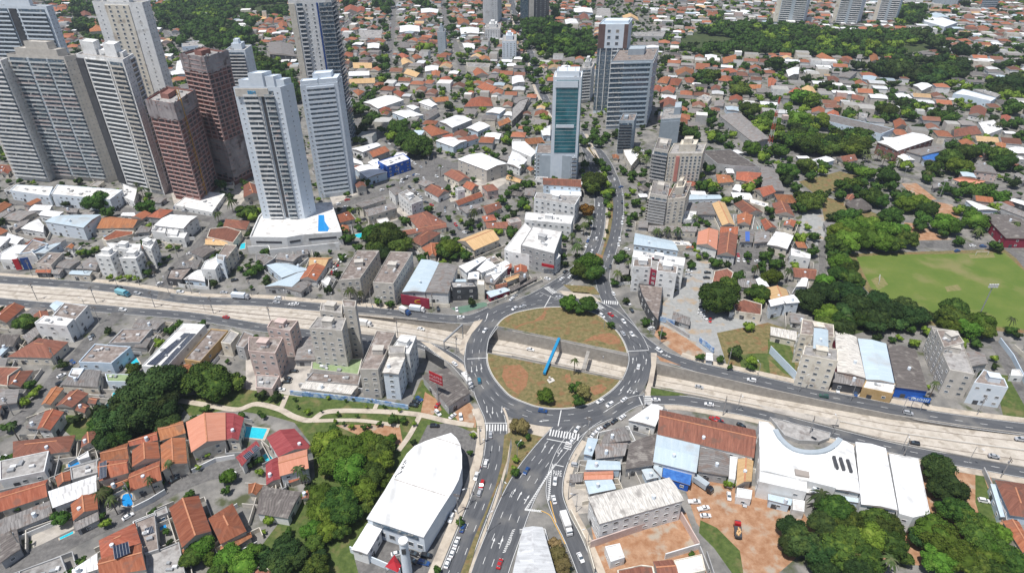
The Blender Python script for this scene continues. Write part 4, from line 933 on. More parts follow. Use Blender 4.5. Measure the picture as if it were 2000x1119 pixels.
# ================================================================== CATALOGUED BUILDINGS  (kind height wall | outline in enlarged-view px)
DATA = {
0: """
f 8 D 880 552 925 552 932 561 884 563
fw 9 C 932 547 946 549 946 558 932 557
g 5 C 946 541 978 539 966 555 948 551
b 4 M 948 570 985 561 997 567 958 581
tb 4 C 967 556 990 552 991 559 968 566
tn 5 C 983 545 1011 535 1018 540 990 551
gd 6 D 1013 538 1030 530 1032 540 1015 551
gd 3.5 D 995 562 1048 540 1050 544 999 569
fw 6 W 956 519 980 517 978 532 948 540
t 5 M 984 521 998 514 1000 522 988 527
""",
13: """
tbh 4 C 100 90 590 40 540 170 100 220
tb 4 C 640 60 740 5 770 100 630 140
f 4.5 W 0 250 385 170 350 330 0 400
t 4 C 0 490 375 385 370 520 0 640
g 4 G 0 700 390 550 410 660 0 830
gd 4 G 0 830 130 765 160 930 0 1040
w 5 W 375 480 755 350 755 480 410 610
t 4 C 550 580 755 490 765 620 570 710
g 3 G 570 715 765 630 775 700 590 790
f 3 G 550 300 760 240 765 340 560 395
t 3.2 C 430 370 548 322 550 395 450 445
t 6 C 795 170 1000 100 1005 225 785 240
t 6 C 770 245 1003 230 1003 335 775 400
t 3 C 790 455 1003 380 1000 410 870 470
t 6 C 1000 88 1228 10 1232 80 1010 128
t 6 C 1030 160 1232 92 1250 222 1030 290
t 5 C 1010 340 1252 235 1262 390 1020 480
t 6 C 1230 -32 1430 -70 1450 25 1252 85
t 6 C 1252 118 1446 60 1462 260 1260 325
p 6.5 C 1450 -60 1760 -135 1762 78 1492 176
r 6 C 1760 -135 1905 -95 1860 80 1768 78
t 6.5 C 1320 610 1550 512 1650 790 1420 920
t 3.4 C 1420 935 1590 835 1640 860 1440 995
th 6 C 1625 690 1815 572 1925 790 1720 892
t 3 C 1722 905 1955 795 1968 835 1722 985
th 6.5 C 770 862 1052 725 1100 880 790 1010
t 6.5 C 775 1010 1105 885 1140 1090 780 1150
fb 4 G 1060 722 1208 662 1240 940 1130 975
f 3 G 1140 985 1400 880 1450 1140 1150 1150
w 3.5 W 560 1090 760 962 765 1085 570 1150
f 3.4 G 150 1110 480 990 540 1150 150 1230
f 2.8 G 1205 640 1300 600 1315 650 1215 690
fw 3 W 600 225 690 170 700 215 620 240
""",
14: """
r 5.5 W 80 60 300 -10 440 145 172 212
r 5 W -160 215 0 85 30 125 -110 285
p 7 W 175 212 400 150 412 300 185 362
r 4 C 75 272 170 212 190 382 80 432
gd 4.5 W 50 440 355 485 250 690 0 650
t 4 C -60 420 60 432 0 510 -60 500
tb 3.5 C 372 480 432 486 412 535 355 540
t 2.8 C 245 385 335 355 342 385 260 415
ww 6 W 870 725 985 772 868 972 742 932
tb 4 C -20 1080 60 1070 165 1119 120 1180 -40 1180
""",
15: """
m 10.5 W 590 525 1230 370 1345 550 680 735
gd 5 G 915 105 1135 30 1108 272 884 305
g 4.5 G 735 10 880 -30 930 80 690 110
g 4.5 G 640 110 905 100 880 200 655 225
b 4 L 590 232 845 246 850 312 570 312
b 5 L 592 62 672 72 625 205 558 190
b 6.2 W 1130 35 1468 115 1440 335 1100 250
tb 6.5 W 1150 -158 1900 0 1890 218 1135 35
g 5 G 1468 140 1700 192 1690 360 1450 322
fw 4.5 W 1700 210 1760 222 1740 395 1690 385
tn 4.5 C 1762 226 1885 242 1870 402 1750 440
bl 4 U 1182 275 1405 342 1390 432 1172 366
b 4 L 1100 255 1178 277 1168 372 1105 300
p 3.5 W 560 328 790 320 790 385 560 390
b 3.5 G 565 396 780 386 812 460 600 502
g 3 G 450 346 555 338 550 402 450 412
b 3.2 L 1010 310 1095 300 1145 372 1050 392
fw 3.4 W 725 915 840 890 880 1000 770 1036
fw 3.2 W 1755 457 1874 476 1865 548 1750 530
tb 3.5 C 1100 1025 1250 1010 1305 1150 1140 1160
fw 3 C 1262 1022 1480 975 1510 1100 1295 1150
tb 3.5 C 820 1100 1010 1058 1100 1070 1120 1160 830 1180
pw 7 W 85 762 240 758 360 1180 -10 1180
""",
16: """
ww 8 W -66 330 0 345 300 410 300 490 0 425 -70 410
ww 8.5 W 530 60 665 122 720 498 530 462
ww 8.5 W 682 92 920 142 1012 628 728 580
ww 8 W 940 190 1170 232 1262 660 1130 690 1022 660
ww 5 W 310 405 412 432 408 505 300 490
b 5 L 525 465 720 502 715 570 520 540
fb 3 D 0 425 300 492 285 550 0 485
b 4 L 0 498 190 540 180 590 0 545
fw 3.6 W 190 545 285 560 280 645 190 630
tbh 4.5 L 1770 390 2010 420 2080 690 1890 665
t 4 C 1830 710 1960 716 2060 900 1990 960
b 3.5 L 1735 420 1775 425 1850 680 1815 680
""",
9: """
fb 9 W 505 128 690 152 590 262 410 232
fw 9.5 W 345 230 578 255 522 312 270 286
b 6 H 385 150 440 108 505 125 430 190
tbh 4.5 C 300 400 535 430 395 556 55 546
t 4 C 60 145 196 156 50 282 -80 260
g 3.5 G 130 230 250 165 370 165 230 270
g 3.5 G 170 390 300 290 310 360 220 440
gd 4 G -40 370 160 372 100 462 -60 470
b 3.5 L -20 500 60 440 80 460 0 540
tb 4 C -60 625 170 630 70 700 60 780 -80 760
tb 3.5 C 75 705 262 650 160 782 42 780
g 4 G -60 800 150 802 130 905 -60 940
t 4.5 C 400 790 498 790 392 922 320 920
tb 5 C 545 815 692 832 560 942 430 932
tb 4 C 715 860 782 870 745 915 680 905
tb 3.5 C 645 905 702 930 660 985 582 962
t 5.5 W 350 970 500 976 392 1119 288 1112
g 3 G 230 1030 350 975 300 1110 200 1100
g 5 C 600 640 792 652 762 782 468 762
gn 5 H 822 682 1092 690 1000 746 835 742
fw 5.5 H 565 640 660 640 610 720 535 700
fb 6 L 742 450 1022 472 872 602 615 592
g 3.5 G 1075 250 1292 270 1222 332 1030 320
fb 3.8 G 960 335 1190 332 1095 440 850 445
g 3 G 1085 420 1190 390 1140 475 1040 470
fw 7 W 1430 290 1605 300 1292 640 1108 622
fb 6.5 Y 1650 332 1782 346 1562 592 1440 572
f 7 C 1800 340 1868 368 1800 452 1725 440
fb 7 G 1905 352 1982 380 1905 482 1842 468
g 5 H 530 140 600 150 560 200 500 190
t 2.8 C 1360 620 1570 575 1600 600 1440 690
g 3.5 G -40 560 60 560 40 620 -60 620
tb 4 C -60 900 20 905 -10 990 -80 990
""",
10: """
fb 14 K -55 395 212 402 150 525 -60 505
fb 15 K 120 265 330 268 265 350 85 320
f 24 B 480 240 705 250 672 348 415 325
f 26 B 510 130 672 142 672 212 498 190
fb 29 B 672 105 783 114 775 165 682 158
gn 4 B 435 590 832 560 800 688 432 645
g 4 G 345 400 442 385 462 570 300 572
fb 3.2 G 440 672 822 694 802 770 385 735
m 4 B 385 735 802 772 745 838 342 792
fb 16 B 945 345 1090 357 985 590 952 650 808 648
m 15 H 1042 530 1176 520 1112 682 985 670
fw 16 W 1132 380 1252 388 1196 530 1052 495
f 17 B 1028 465 1165 468 1160 520 1040 525
gd 5 G 1295 690 1500 632 1676 825 1502 935
f 4 K 0 690 185 700 128 800 0 790
""",
12: """
fb 16 C 265 255 510 302 518 400 250 375
f 17 C 285 462 545 492 545 585 268 535
b 19 C 358 320 470 338 472 500 352 480
m 6 M 522 330 690 390 762 712 540 662
b 6 L 700 402 922 442 988 752 765 722
gd 6 U 930 440 1152 492 1252 812 1002 780
g 5 D 518 662 760 705 742 780 505 740
fw 5 Y 765 722 1000 760 975 840 735 790
f 13 B 1275 322 1480 352 1610 690 1415 652
fb 16 B 1312 340 1470 352 1530 440 1372 480
fb 11 H 1682 648 1842 722 1872 792 1605 752
fw 3 W 1900 650 1962 650 1992 702 1890 695
m 4 C 20 310 226 348 222 420 18 375
w 8 H 2 105 100 80 130 130 20 155
w 8 H 90 82 200 60 250 122 140 130
g 5 G 1545 500 1690 520 1720 600 1590 620
""",
11: """
fb 6 D 990 -20 1175 0 1165 130 1138 268 1080 190 1010 60
tb 4 C 1722 130 1812 100 1950 140 1945 225 1740 195
fw 2.8 W 1700 180 1780 190 1775 210 1698 205
g 3 G 1260 190 1392 240 1388 300 1246 255
w 2.8 W 1515 512 1565 518 1570 580 1512 572
ww 5 W 1092 912 1180 940 1118 1090 905 1040
""",
5: """
b 9 H 480 560 790 555 650 660 345 612
t 4.5 C 860 572 1130 600 1040 660 752 665
th 4 C 905 680 1045 690 1040 712 830 765 795 750
ww 9 W 1330 555 1545 568 1430 665 1200 640
fw 7 W 1195 650 1300 660 1290 705 1182 690
fw 7 W 1310 665 1400 672 1380 720 1300 708
fw 6 W 1395 705 1465 700 1440 745 1290 735
fw 13 W 850 820 922 840 862 890 742 880
fw 13 W 1045 840 1122 855 1060 905 930 902
fw 13.5 W 830 780 1100 790 1090 840 870 820
fw 13 W 1120 752 1220 752 1180 830 1110 800
fb 9 C 1760 790 1850 800 1745 935 1690 900
fw 8.5 W 1600 925 1690 885 1715 935 1680 990 1570 985
f 11 H 1690 870 1755 880 1745 925 1690 910
tbh 4.5 C 1760 590 1950 608 1920 675 1740 650
tbh 5 C 1640 670 1770 655 1885 690 1820 780 1615 735
tn 3.5 C 1615 745 1735 750 1790 800 1600 790
w 5 W 270 478 415 485 390 520 220 528
w 4.5 W 60 700 190 740 130 790 40 770
w 5 W 160 665 300 590 345 640 340 695
w 5 W 300 560 345 520 500 535 450 580
g 4 G 95 640 230 590 200 640 110 680
w 6 W 0 725 80 735 0 810 -70 800
w 6 W 0 860 115 795 230 800 120 915 0 910
fb 7 L 150 870 260 755 380 790 260 850
b 7 L 260 860 385 795 480 775 350 860
f 7 W 110 870 250 848 285 880 140 885
fb 6.5 B 275 940 380 855 495 860 400 955
t 4 W 510 815 545 788 580 795 560 825
g 4.5 G 420 965 510 905 635 915 540 975
g 4 G 590 975 700 885 770 920 745 990
b 4 C 560 990 725 995 700 1030 535 1020
t 3.5 D 290 985 405 985 395 1010 275 1008
g 3.5 G 405 975 500 980 460 1020 400 1015
t 4 C 0 470 95 478 0 540 -80 530
g 4 G 0 545 110 490 110 520 0 590
g 4 G 1420 920 1580 905 1540 980 1380 970
fb 4 D 1330 990 1500 975 1420 1070 1300 1060
w 4 L 1500 1010 1590 980 1600 1080 1430 1060
gd 4 G 1490 850 1600 790 1690 830 1580 890
g 4 G 1100 640 1190 660 1160 690 1060 700
w 3.5 W 960 540 1050 540 1060 570 940 565
g 3.5 G 500 500 620 512 600 540 510 535
tb 6 C 1900 330 2000 325 2060 400 1900 425
tb 3.5 C -60 170 100 180 100 215 -60 210
t 3.5 C 10 200 80 215 60 240 0 235
""",
6: """
g 7.5 C 770 475 985 408 1020 440 830 500
g 7.5 C 845 520 1060 465 1105 505 875 572
g 8 W 1030 350 1105 338 1170 385 1085 408
f 10 W 1110 402 1180 368 1302 450 1215 482
fw 9 U 950 145 1150 85 1205 127 1022 185
w 6 L 765 192 882 165 1026 226 870 272
w 5 W 740 45 940 -5 975 18 832 70
t 5 G 865 70 975 35 1045 60 912 112
ww 6 W 870 150 950 120 975 150 950 200
w 4 W 750 110 820 140 840 170 755 150
ww 10 B 1570 125 1762 75 1962 160 1800 212
tb 5 C 1462 240 1592 215 1678 280 1582 302
t 4 C 1610 335 1682 300 1742 335 1680 372
tb 4.5 W 1310 360 1422 330 1512 380 1422 422
t 4 W 1540 455 1742 380 1772 415 1580 487
tb 4 C 1752 492 1872 465 1922 500 1800 556
g 4 G 1580 500 1742 470 1762 510 1640 547
th 4.5 C 1760 570 1852 555 1882 600 1780 612
tb 4 C 1780 620 1952 612 1978 665 1800 662
tn 6 C 1570 760 1802 670 1902 750 1702 836
tbh 4.5 C 1180 570 1330 528 1490 625 1262 665
tb 3.5 C 1080 690 1480 630 1490 655 1150 720
tbh 5.5 C 1200 760 1332 672 1442 700 1292 800
t 4.5 C 1290 815 1442 775 1402 882 1355 880
th 4.5 C 630 560 722 528 772 590 650 622
t 3 C 630 660 720 640 730 690 660 700
fb 13.5 B 790 840 962 842 812 1060 648 1072
fb 13.5 B 1050 848 1222 856 1072 1100 912 1090
b 7 W 1290 905 1430 930 1320 1160 1140 1160
g 7 W 1432 930 1575 955 1500 1170 1322 1160
b 5 L 80 950 240 935 430 985 200 1050
b 4.5 G 230 1050 430 990 280 1120 60 1119
g 4.5 G 180 852 360 870 290 922 150 902
tn 5 W 430 890 602 890 540 962 410 952
t 5 W 410 955 542 962 470 1072 340 1060
g 4 G 0 870 90 870 150 900 60 960 0 940
fw 3.5 W 510 1080 560 1040 585 1060 560 1119
g 4 G 200 1119 380 1070 440 1090 350 1160
ww 8 W 1580 960 1762 882 1802 900 1640 1010
w 7 W 1660 1010 1745 1000 1740 1060 1650 1060
w 8 W 1800 905 1880 960 1760 1010 1720 985
w 5.5 W 1800 985 1950 910 1990 950 1860 1070
b 4 L 1535 1060 1640 1060 1640 1095 1540 1090
gd 5 D 1190 -10 1280 -10 1280 20 1190 20
w 6 L 1400 -20 1520 -50 1650 -20 1540 30
g 4 G 1260 315 1310 280 1400 310 1320 340
g 5 G 1900 120 1990 70 2060 100 1990 150
""",
7: """
f 14 W 190 388 530 422 492 486 172 432
fw 11 W 108 542 482 572 462 636 98 600
fw 9 W -60 830 100 625 380 880 345 912 -20 850
fw 14 G 162 650 392 690 330 866 68 800
g 3.5 G 100 352 190 352 172 412 100 402
tb 9 L 238 275 532 286 542 342 242 322
ww 5 C 300 365 542 375 540 412 298 396
fw 15 W 950 838 1352 900 1342 962 938 892
fb 15.5 W 950 910 1092 900 1088 972 944 966
fb 15.5 W 1140 930 1292 965 1286 1020 1130 1000
f 15 M 1092 895 1150 905 1138 1005 1082 985
b 10 L 960 700 1252 762 1302 840 948 790
gd 7 G 1480 62 1702 50 1932 190 1740 182 1600 165
th 4.5 C 1590 242 1702 250 1732 302 1608 312
th 4.5 C 1752 222 1952 232 1902 312 1748 282
t 4 C 1790 320 1890 290 1905 310 1840 335
w 4 W 1742 322 1802 330 1780 382 1718 362
b 4 H 1370 400 1622 402 1642 434 1368 442
g 4.5 G 1318 460 1432 470 1442 530 1308 522
fw 4 W 1310 528 1440 536 1432 602 1300 600
g 4.5 G 1432 472 1552 460 1592 556 1448 556
tn 5 G 1560 470 1662 465 1742 640 1640 642
p 7 W 1455 690 1612 680 1600 832 1440 790
tb 6.5 W 1620 702 1762 720 1742 882 1600 870
t 6 W 1628 655 1762 650 1762 712 1618 698
tb 4 C 1730 472 1852 468 1962 540 1830 560
t 3.5 C 1755 560 1880 555 1860 640 1760 630
g 4 G 1770 682 1892 682 1880 772 1778 770
g 4 G 1900 690 2010 690 2010 770 1890 780
tbh 5 C 1580 1000 1682 978 1728 1012 1702 1090 1560 1100
g 4 G 1765 1050 1902 1060 1910 1130 1760 1119
w 5 W 1900 1060 1960 1040 2010 1119 1930 1119
g 3.5 G 990 610 1062 612 1060 660 985 655
g 4 C 1065 640 1450 650 1440 690 1060 690
fw 4.5 C 1200 760 1380 770 1400 800 1250 800
t 3.5 C 1360 790 1410 785 1420 820 1360 820
ww 7 W 0 -10 100 -10 192 72 150 112 0 45
w 6 W 0 60 120 130 60 200 -40 160
tn 4 C -30 245 90 290 60 310 -50 280
w 6 C 870 55 940 50 1000 95 930 180 880 100
g 5 D 840 940 920 930 910 1020 850 1030
t 3 C 780 90 840 100 830 125 790 120
t 4.5 C 1890 360 1990 330 2060 380 1960 420
fw 4 C 1850 430 2000 470 2000 510 1860 470
""",
8: """
g 4.5 G -60 180 62 200 132 372 -40 372
tb 4 C 30 470 160 476 212 572 60 552
t 4 C 130 610 222 606 200 655 120 640
t 4 C -60 600 10 605 70 660 -20 680
w 4 L 330 130 452 100 522 132 392 168
tb 4 C 530 110 642 90 702 132 590 152
ww 5 W 960 70 1032 65 1152 132 1060 138
g 7 G 1070 60 1290 20 1402 45 1200 96
bl 5 H 1190 100 1342 76 1302 136 1220 132
g 4 G 430 616 562 624 520 692 478 702
ww 6 C 60 688 200 722 150 826 -10 790
fw 7 W 180 822 332 870 330 905 178 880
tb 4.5 C 180 968 372 980 372 1062 200 1042
w 4.5 L 275 1030 320 1030 300 1119 220 1119
gd 6 M 1650 545 1902 560 2060 640 1752 610
gd 7 M 1740 615 2060 640 2060 742 1860 740
g 5 G 1720 470 1820 455 2060 560 2060 600
w 5 L 1540 445 1640 470 1800 525 1640 520
ww 4.5 D 1880 445 1920 430 2080 470 2080 510
p 3.5 C 1440 280 1560 300 1770 310 1600 340
g 4 G 1920 240 1960 230 2060 290 1990 310
g 4.5 G 1650 130 1760 180 1720 200 1620 150
t 4 C 1770 0 1860 5 1850 50 1800 40
w 4 W 1870 40 1990 30 2060 90 1900 80
tb 4.5 C 620 400 690 410 640 450 600 440
g 4 G 1280 320 1350 300 1360 340 1290 350
g 4 G 1780 380 1880 350 1990 420 1900 440
""",
3: """
g 6.5 G 1620 905 1780 882 2012 1085 1890 1119
ww 5 L 480 68 622 66 632 102 490 102
f 5 W 665 66 765 70 770 128 660 125
tb 4 C 525 120 590 115 605 160 530 160
tn 4 C 860 125 980 135 990 165 870 150
w 5 W 410 155 500 150 520 185 420 190
f 5 G 940 255 1200 250 1180 290 960 285
g 5 C 950 330 1140 325 1145 360 985 355
ww 6 W 1040 360 1145 358 1145 385 1060 388
th 4 C 1160 610 1240 600 1210 655 1130 645
th 4 C 1240 615 1330 620 1300 670 1225 665
th 4 C 1340 610 1430 610 1410 650 1360 645
t 4 C 1270 555 1420 545 1415 590 1290 590
t 4 C 1170 685 1280 690 1260 730 1160 720
t 4 C 1110 670 1170 680 1150 720 1100 710
tb 4 C 1150 790 1280 780 1290 840 1160 845
t 4 C 1620 470 1740 440 1750 475 1650 500
th 4 C 1610 550 1720 535 1770 560 1650 580
th 4 C 1610 600 1720 600 1720 640 1610 630
tb 4 C 1550 680 1630 675 1620 705 1555 705
t 4 C 1700 755 1800 760 1795 795 1690 790
t 4 C 1840 670 1950 670 1940 695 1850 695
w 4 W 1780 80 1850 85 1870 115 1800 115
w 5 L 220 1010 300 980 300 1060 240 1060
t 4 C 100 1090 200 1075 260 1119 100 1130
f 6 D 0 850 60 790 130 770 90 860 0 950
w 6 W 0 600 80 590 100 640 0 660
g 5 G 30 760 150 765 100 830 10 800
f 5 C 1440 770 1500 740 1560 760 1530 800
g 4 G 1580 790 1660 780 1650 830 1580 830
b 5 L 1660 830 1780 840 1770 870 1680 860
w 4 W 1210 815 1290 820 1290 840 1215 840
""",
4: """
g 6.5 L 440 905 490 895 985 1010 885 1050 460 950
ww 10 R 850 1110 1130 1035 1295 1085 1010 1180
w 6 C 1130 665 1200 645 1285 670 1200 710
w 6 L 1445 735 1520 700 1780 770 1740 795 1560 750
f 6 G 1600 700 1660 700 1820 740 1780 765
g 6 W 700 425 740 425 730 460 690 455
w 8 H 1210 140 1330 130 1480 180 1380 215 1220 170
b 8 L 1250 110 1350 105 1420 140 1300 140
t 5 C 790 430 850 430 870 480 800 485
tb 4 C 460 600 560 620 540 645 470 635
th 4 C 520 760 610 765 600 800 510 790
tb 4 C 650 740 760 770 740 790 650 770
t 4 C 340 850 445 850 440 895 340 880
t 4 C 460 880 550 875 560 910 470 915
t 4.5 C 975 945 1065 945 1085 985 990 1005
tb 5 W 1590 830 1710 855 1690 915 1565 895
t 4.5 C 1820 900 1900 915 1870 950 1815 935
tb 4 C 1430 1020 1560 990 1670 1045 1450 1070
f 5 G 710 880 780 890 770 930 710 920
g 5 G 560 575 700 560 640 610 550 600
b 5 L 740 590 850 600 830 640 740 620
t 4 C 370 440 460 430 550 480 480 490
tb 4 C 560 460 640 465 630 495 570 490
t 4 C 0 610 70 630 30 690 0 680
t 4 C 160 720 260 700 260 740 170 755
tn 4 C 260 690 350 680 390 740 290 730
w 7 C 140 550 245 525 240 580 160 600
fw 4 W 1640 960 1760 940 1830 1010 1700 1060
""",
2: """
ww 5 W 835 800 1010 745 1155 780 950 850
w 4.5 W 1265 800 1350 775 1418 820 1370 838
th 5 C 1300 1000 1360 970 1510 1035 1370 1065
t 4 C 1440 1065 1530 1045 1540 1070 1470 1090
tb 5 L 1540 1085 1690 1060 1740 1080 1600 1119
th 5 C 1680 770 1830 765 1850 830 1620 835
t 4.5 C 1720 680 1840 665 1930 700 1830 730
t 4.5 C 1870 960 1950 925 1990 950 1900 990
w 5 W 1120 205 1275 205 1280 250 1120 255
f 5 G 805 235 985 240 980 300 800 300
ww 5 D 872 342 965 340 960 380 870 380
t 4 C 690 60 790 55 790 95 690 100
t 4 C 790 60 850 60 845 95 790 100
th 4 C 630 230 720 225 735 265 640 270
th 4 C 665 415 760 415 755 445 680 445
tn 4 C 1130 470 1180 460 1240 500 1140 510
tn 4.5 C 1150 575 1210 545 1310 585 1250 605
th 4 C 1100 430 1150 418 1200 440 1150 460
th 4 C 1215 440 1260 425 1300 450 1240 465
w 4.5 W 1320 520 1425 515 1420 555 1320 560
t 4 C 1370 560 1440 560 1430 600 1370 600
th 4 C 1440 610 1530 600 1530 650 1430 640
t 4 C 1350 770 1500 765 1505 790 1400 800
tn 4 C 720 630 930 615 930 650 730 655
w 5 W 725 560 885 555 885 590 720 595
th 4 C 1065 720 1110 705 1170 730 1130 760
th 4 C 755 710 800 700 850 715 800 750
tn 4 C 755 500 910 505 905 535 760 535
w 5 W 1590 220 1740 220 1740 265 1600 270
ww 4 W 1610 340 1710 345 1705 385 1630 385
f 5 C 1640 490 1830 500 1820 530 1650 525
t 5 C 1690 560 1760 540 1820 590 1710 595
t 4 C 1740 450 1820 445 1830 475 1750 475
t 4 C 1565 165 1660 160 1665 195 1580 200
w 4 W 1285 70 1425 75 1420 105 1290 105
g 4 G 1125 330 1200 335 1200 375 1110 380
w 5 L 1060 880 1200 860 1310 900 1190 930
w 5 W 1170 830 1230 820 1280 840 1230 860
g 4 G 1300 880 1400 840 1430 880 1330 940
w 5 G 1430 950 1560 900 1690 935 1530 1000
w 5 L 1640 1000 1740 950 1830 985 1730 1030
t 4 C 960 860 1050 845 1060 870 980 895
g 7 D 100 330 280 345 305 440 105 425
t 4 C 170 190 240 175 245 215 190 225
w 4 W 1960 870 2010 880 2010 910 1930 900
w 5 L 1790 880 1860 840 1950 850 1900 890
""",
1: """
w 5 L 1320 130 1660 90 1700 120 1330 160
f 5 L 1420 330 1700 310 1690 350 1420 370
w 4 W 1380 480 1480 470 1480 530 1370 560
w 4 L 1330 560 1470 540 1480 580 1340 590
tb 4 C 625 100 700 100 720 130 630 140
g 4 G 640 140 790 130 810 180 650 175
th 4.5 C 690 190 800 160 830 240 700 250
t 4 C 1550 945 1600 960 1590 990 1540 980
t 4 C 1210 25 1330 25 1320 45 1220 45
w 4 W 1220 60 1310 50 1370 70 1240 80
t 4 C 1450 30 1530 25 1520 50 1460 50
""",
}
SPECL = {  # labels for buildings that are easy to single out
 (15,0): 'long three-storey white block with a streaked pale roof above a red earth yard', (9,25): 'long white-roofed hall with two rows of solar panels',
 (6,4): 'royal blue corner shop beside the street junction',
}
for r, txt in DATA.items():
    random.seed(r*13)
    for i, line in enumerate(txt.strip().split('\n')):
        q = line.split(); kw = {}
        if (r, i) in SPECL and SPECL[(r, i)]: kw['label'] = SPECL[(r, i)]
        h = float(q[1]); pp = rp(r, [float(v) for v in q[3:]])
        if r in (2,3,4,1): kw['simple'] = True
        bq(q[0], h, pp, q[2], **kw)
# ================================================================== SPECIAL BUILDINGS
# white hall with the rounded end
hp = [G(x, y, 9) for x, y in rp(14, [870,690,1010,470,1080,350,1180,190,1240,130,1330,90,1420,60,1520,30,1565,70,1592,120,1605,200,1604,300,1580,390,1540,470,1430,640,1310,835])]
B = Bld('meeting_hall', *cen(hp)); m = MB(); m.prism(hp, -.02, 8.8); B.part('wall', m, WM['H'])
m = MB(); m.prism([(q[0]+(q[0]-B.x)*.012, q[1]+(q[1]-B.y)*.012) for q in hp], 8.8, 9.25); B.part('roof', m, RM['ww'])
for (a, b) in (((1080,385),(1480,515)), ((1400,62),(1590,120))):
    p, q = (G(*rp(14, list(t))[0], 9.3) for t in (a, b)); m = MB(); m.bar((*p, 9.3), (*q, 9.3), .25, .1); B.part('roof_joint', m, fascia)
es = list(edges(hp))
for a, b, L_, an in es:
    if L_ > 15 and visible(a, b):
        ux, uy = (b[0]-a[0])/L_, (b[1]-a[1])/L_
        g = MB(); g.box(((a[0]+b[0])/2+uy*.2,(a[1]+b[1])/2-ux*.2),(ux,uy),(uy,-ux),L_*.8,.4,6.8,8.2); B.part('ribbon_window', g, bglass)
        for k in range(6): t = (k+.5)/6; B.window((a[0]+(b[0]-a[0])*t, a[1]+(b[1]-a[1])*t), 3, an, 2.2, 2.4)
B.finish(); reg(B.root,'','meeting hall','hall',label='bright white hall with a rounded pointed end beside the avenue', x=B.x, y=B.y, z=9); mark(hp)
# round bell tower
c = G(796, 1117); m = MB(); m.tube((c[0],c[1],0),(c[0],c[1],16),1.6,1.35,n=20); B = Bld('bell_tower', *c); B.part('shaft', m, WM['H'])
m = MB(); m.tube((c[0],c[1],15.9),(c[0],c[1],16.5),1.6,1.55,n=20); B.part('cap', m, WM['W'])
m = MB(); m.box((c[0]+.1,c[1]-1.35),(1,0),(0,1),1.3,.5,11.5,14); B.part('opening', m, WM['D'])
reg(B.root,'','bell tower','tower',label='round white bell tower behind the white hall with the rounded end', x=c[0], y=c[1], z=16)
pp = [G(x,y,3.6) for x,y in rp(14,[1005,1060,1080,965,1132,1050,1105,1105])]; m = MB(); cc = cen(pp)
for i in range(4): a, b = pp[i], pp[(i+1)%4]; m.face([(*a,3.1),(*b,3.1),(*cc,4.8)] if area([a,b,cc])>0 else [(*b,3.1),(*a,3.1),(*cc,4.8)])
B = Bld('canopy', *cc); B.part('fabric', m, redp)
for a in pp: m = MB(); m.tube((a[0],a[1],0),(a[0],a[1],3.1),.1); B.part('post', m, steel)
reg(B.root,'','canopy','canopy',label='crimson pyramid canopy in the courtyard beside the round bell tower', x=cc[0], y=cc[1])
def wallrun(s, h, m=WM['W'], lab='', t=.35, name='boundary_wall', r=0):
    P = [G(x,y) for x,y in (pt(s) if r == 0 else rp(r, [float(v) for v in s.split()]))]; mb = MB()
    for i in range(len(P)-1): mb.bar((*P[i],h/2),(*P[i+1],h/2),t,h)
    o = mb.build(name, m); reg(o,'','wall','wall',label=lab, x=P[0][0], y=P[0][1]); return o
wallrun('740 955 870 1020 1130 1130', 3.2, WM['H'], 'white wall closing the front of the courtyard with the crimson canopy', r=14)
wallrun('610 920 960 800 1310 690 1450 930', 3.6, WM['K'], 'pale pink wall between the long three-storey block and the red earth yard', r=15)
wallrun('1190 1010 1455 930', 3, WM['W'], 'short white wall across the red earth yard', r=15)
wallrun('1460 940 1530 1119', 2.4, WM['G'], 'grey wall running from the red earth yard to the bottom edge', r=15)
wallrun('455 655 580 900 640 1119', 2.6, WM['C'], 'cream wall along the service road beside the box truck', r=15)
wallrun('270 840 560 870 900 905 1070 935 1190 955', 2.4, mat('mural_paint',(.10,.22,.48),(.50,.58,.66),.5,lo=.42,hi=.58,c3=(.25,.42,.62)), 'long wall covered in a blue mural beside the park lawns', r=10)
wallrun('1050 640 1180 575 1300 500', 2.6, WM['W'], 'curved white garden wall along the cul-de-sac', r=13)
wallrun('1505 340 1690 250 1840 225', 2.2, WM['W'], 'white wall around the courtyard with yellow-green round shrubs', r=13)
wallrun('220 960 220 810 560 690', 2.2, WM['B'], 'beige wall round the bare yard with the small turquoise pool', r=13)
wallrun('1670 325 1830 680 1860 810', 2.4, WM['G'], 'grey wall left of the brown hipped house at the right edge', r=16)
wallrun('1130 240 1380 400', 2, WM['G'], 'low grey wall beside the gravel parking lot', r=11)
wallrun('1800 430 1900 560 2010 780', 2.6, WM['L'], 'pale blue wall beyond the small white kiosk at right', r=12)
wallrun('870 205 1000 205', 1.6, WM['W'], 'white edge of the walled garden near the mast', r=3)
# curved forecourt opening: quarter ring parapet of the white complex
arc = rp(16, [58,0,100,70,180,140,260,168,350,175,430,165,490,140,540,100,562,70])
cx_ = [G(x,y,8.5) for x,y in rp(16, [-72,-60,0,-52,58,0,100,70,180,140,260,168,350,175,430,165,490,140,530,110,528,460,0,330,-66,322])]
B = building('ww', 8.5, cx_, 'W', cat='warehouse', label='main white roof of the big warehouse complex with a curved bite out of it', noun='warehouse')
ap = smooth_line([G(x,y,9) for x,y in arc]); m = MB(); ribbon(m, ap, -.9, .9, 9.4, thick=1.6); o = m.build('curved_fascia', WM['S'], B.root, (B.x, B.y, 0))
cr = G(1530, 840, 4)
bq('f', 1.4, pt('1503 815 1622 846 1620 856 1600 863 1560 861 1532 851'), 'G', label='low grey courtyard roof inside the curved bite of the white complex', wins=False)
for (x,y,w_,d_) in ((1566,925,7,4),(1548,800,1,1)): pass
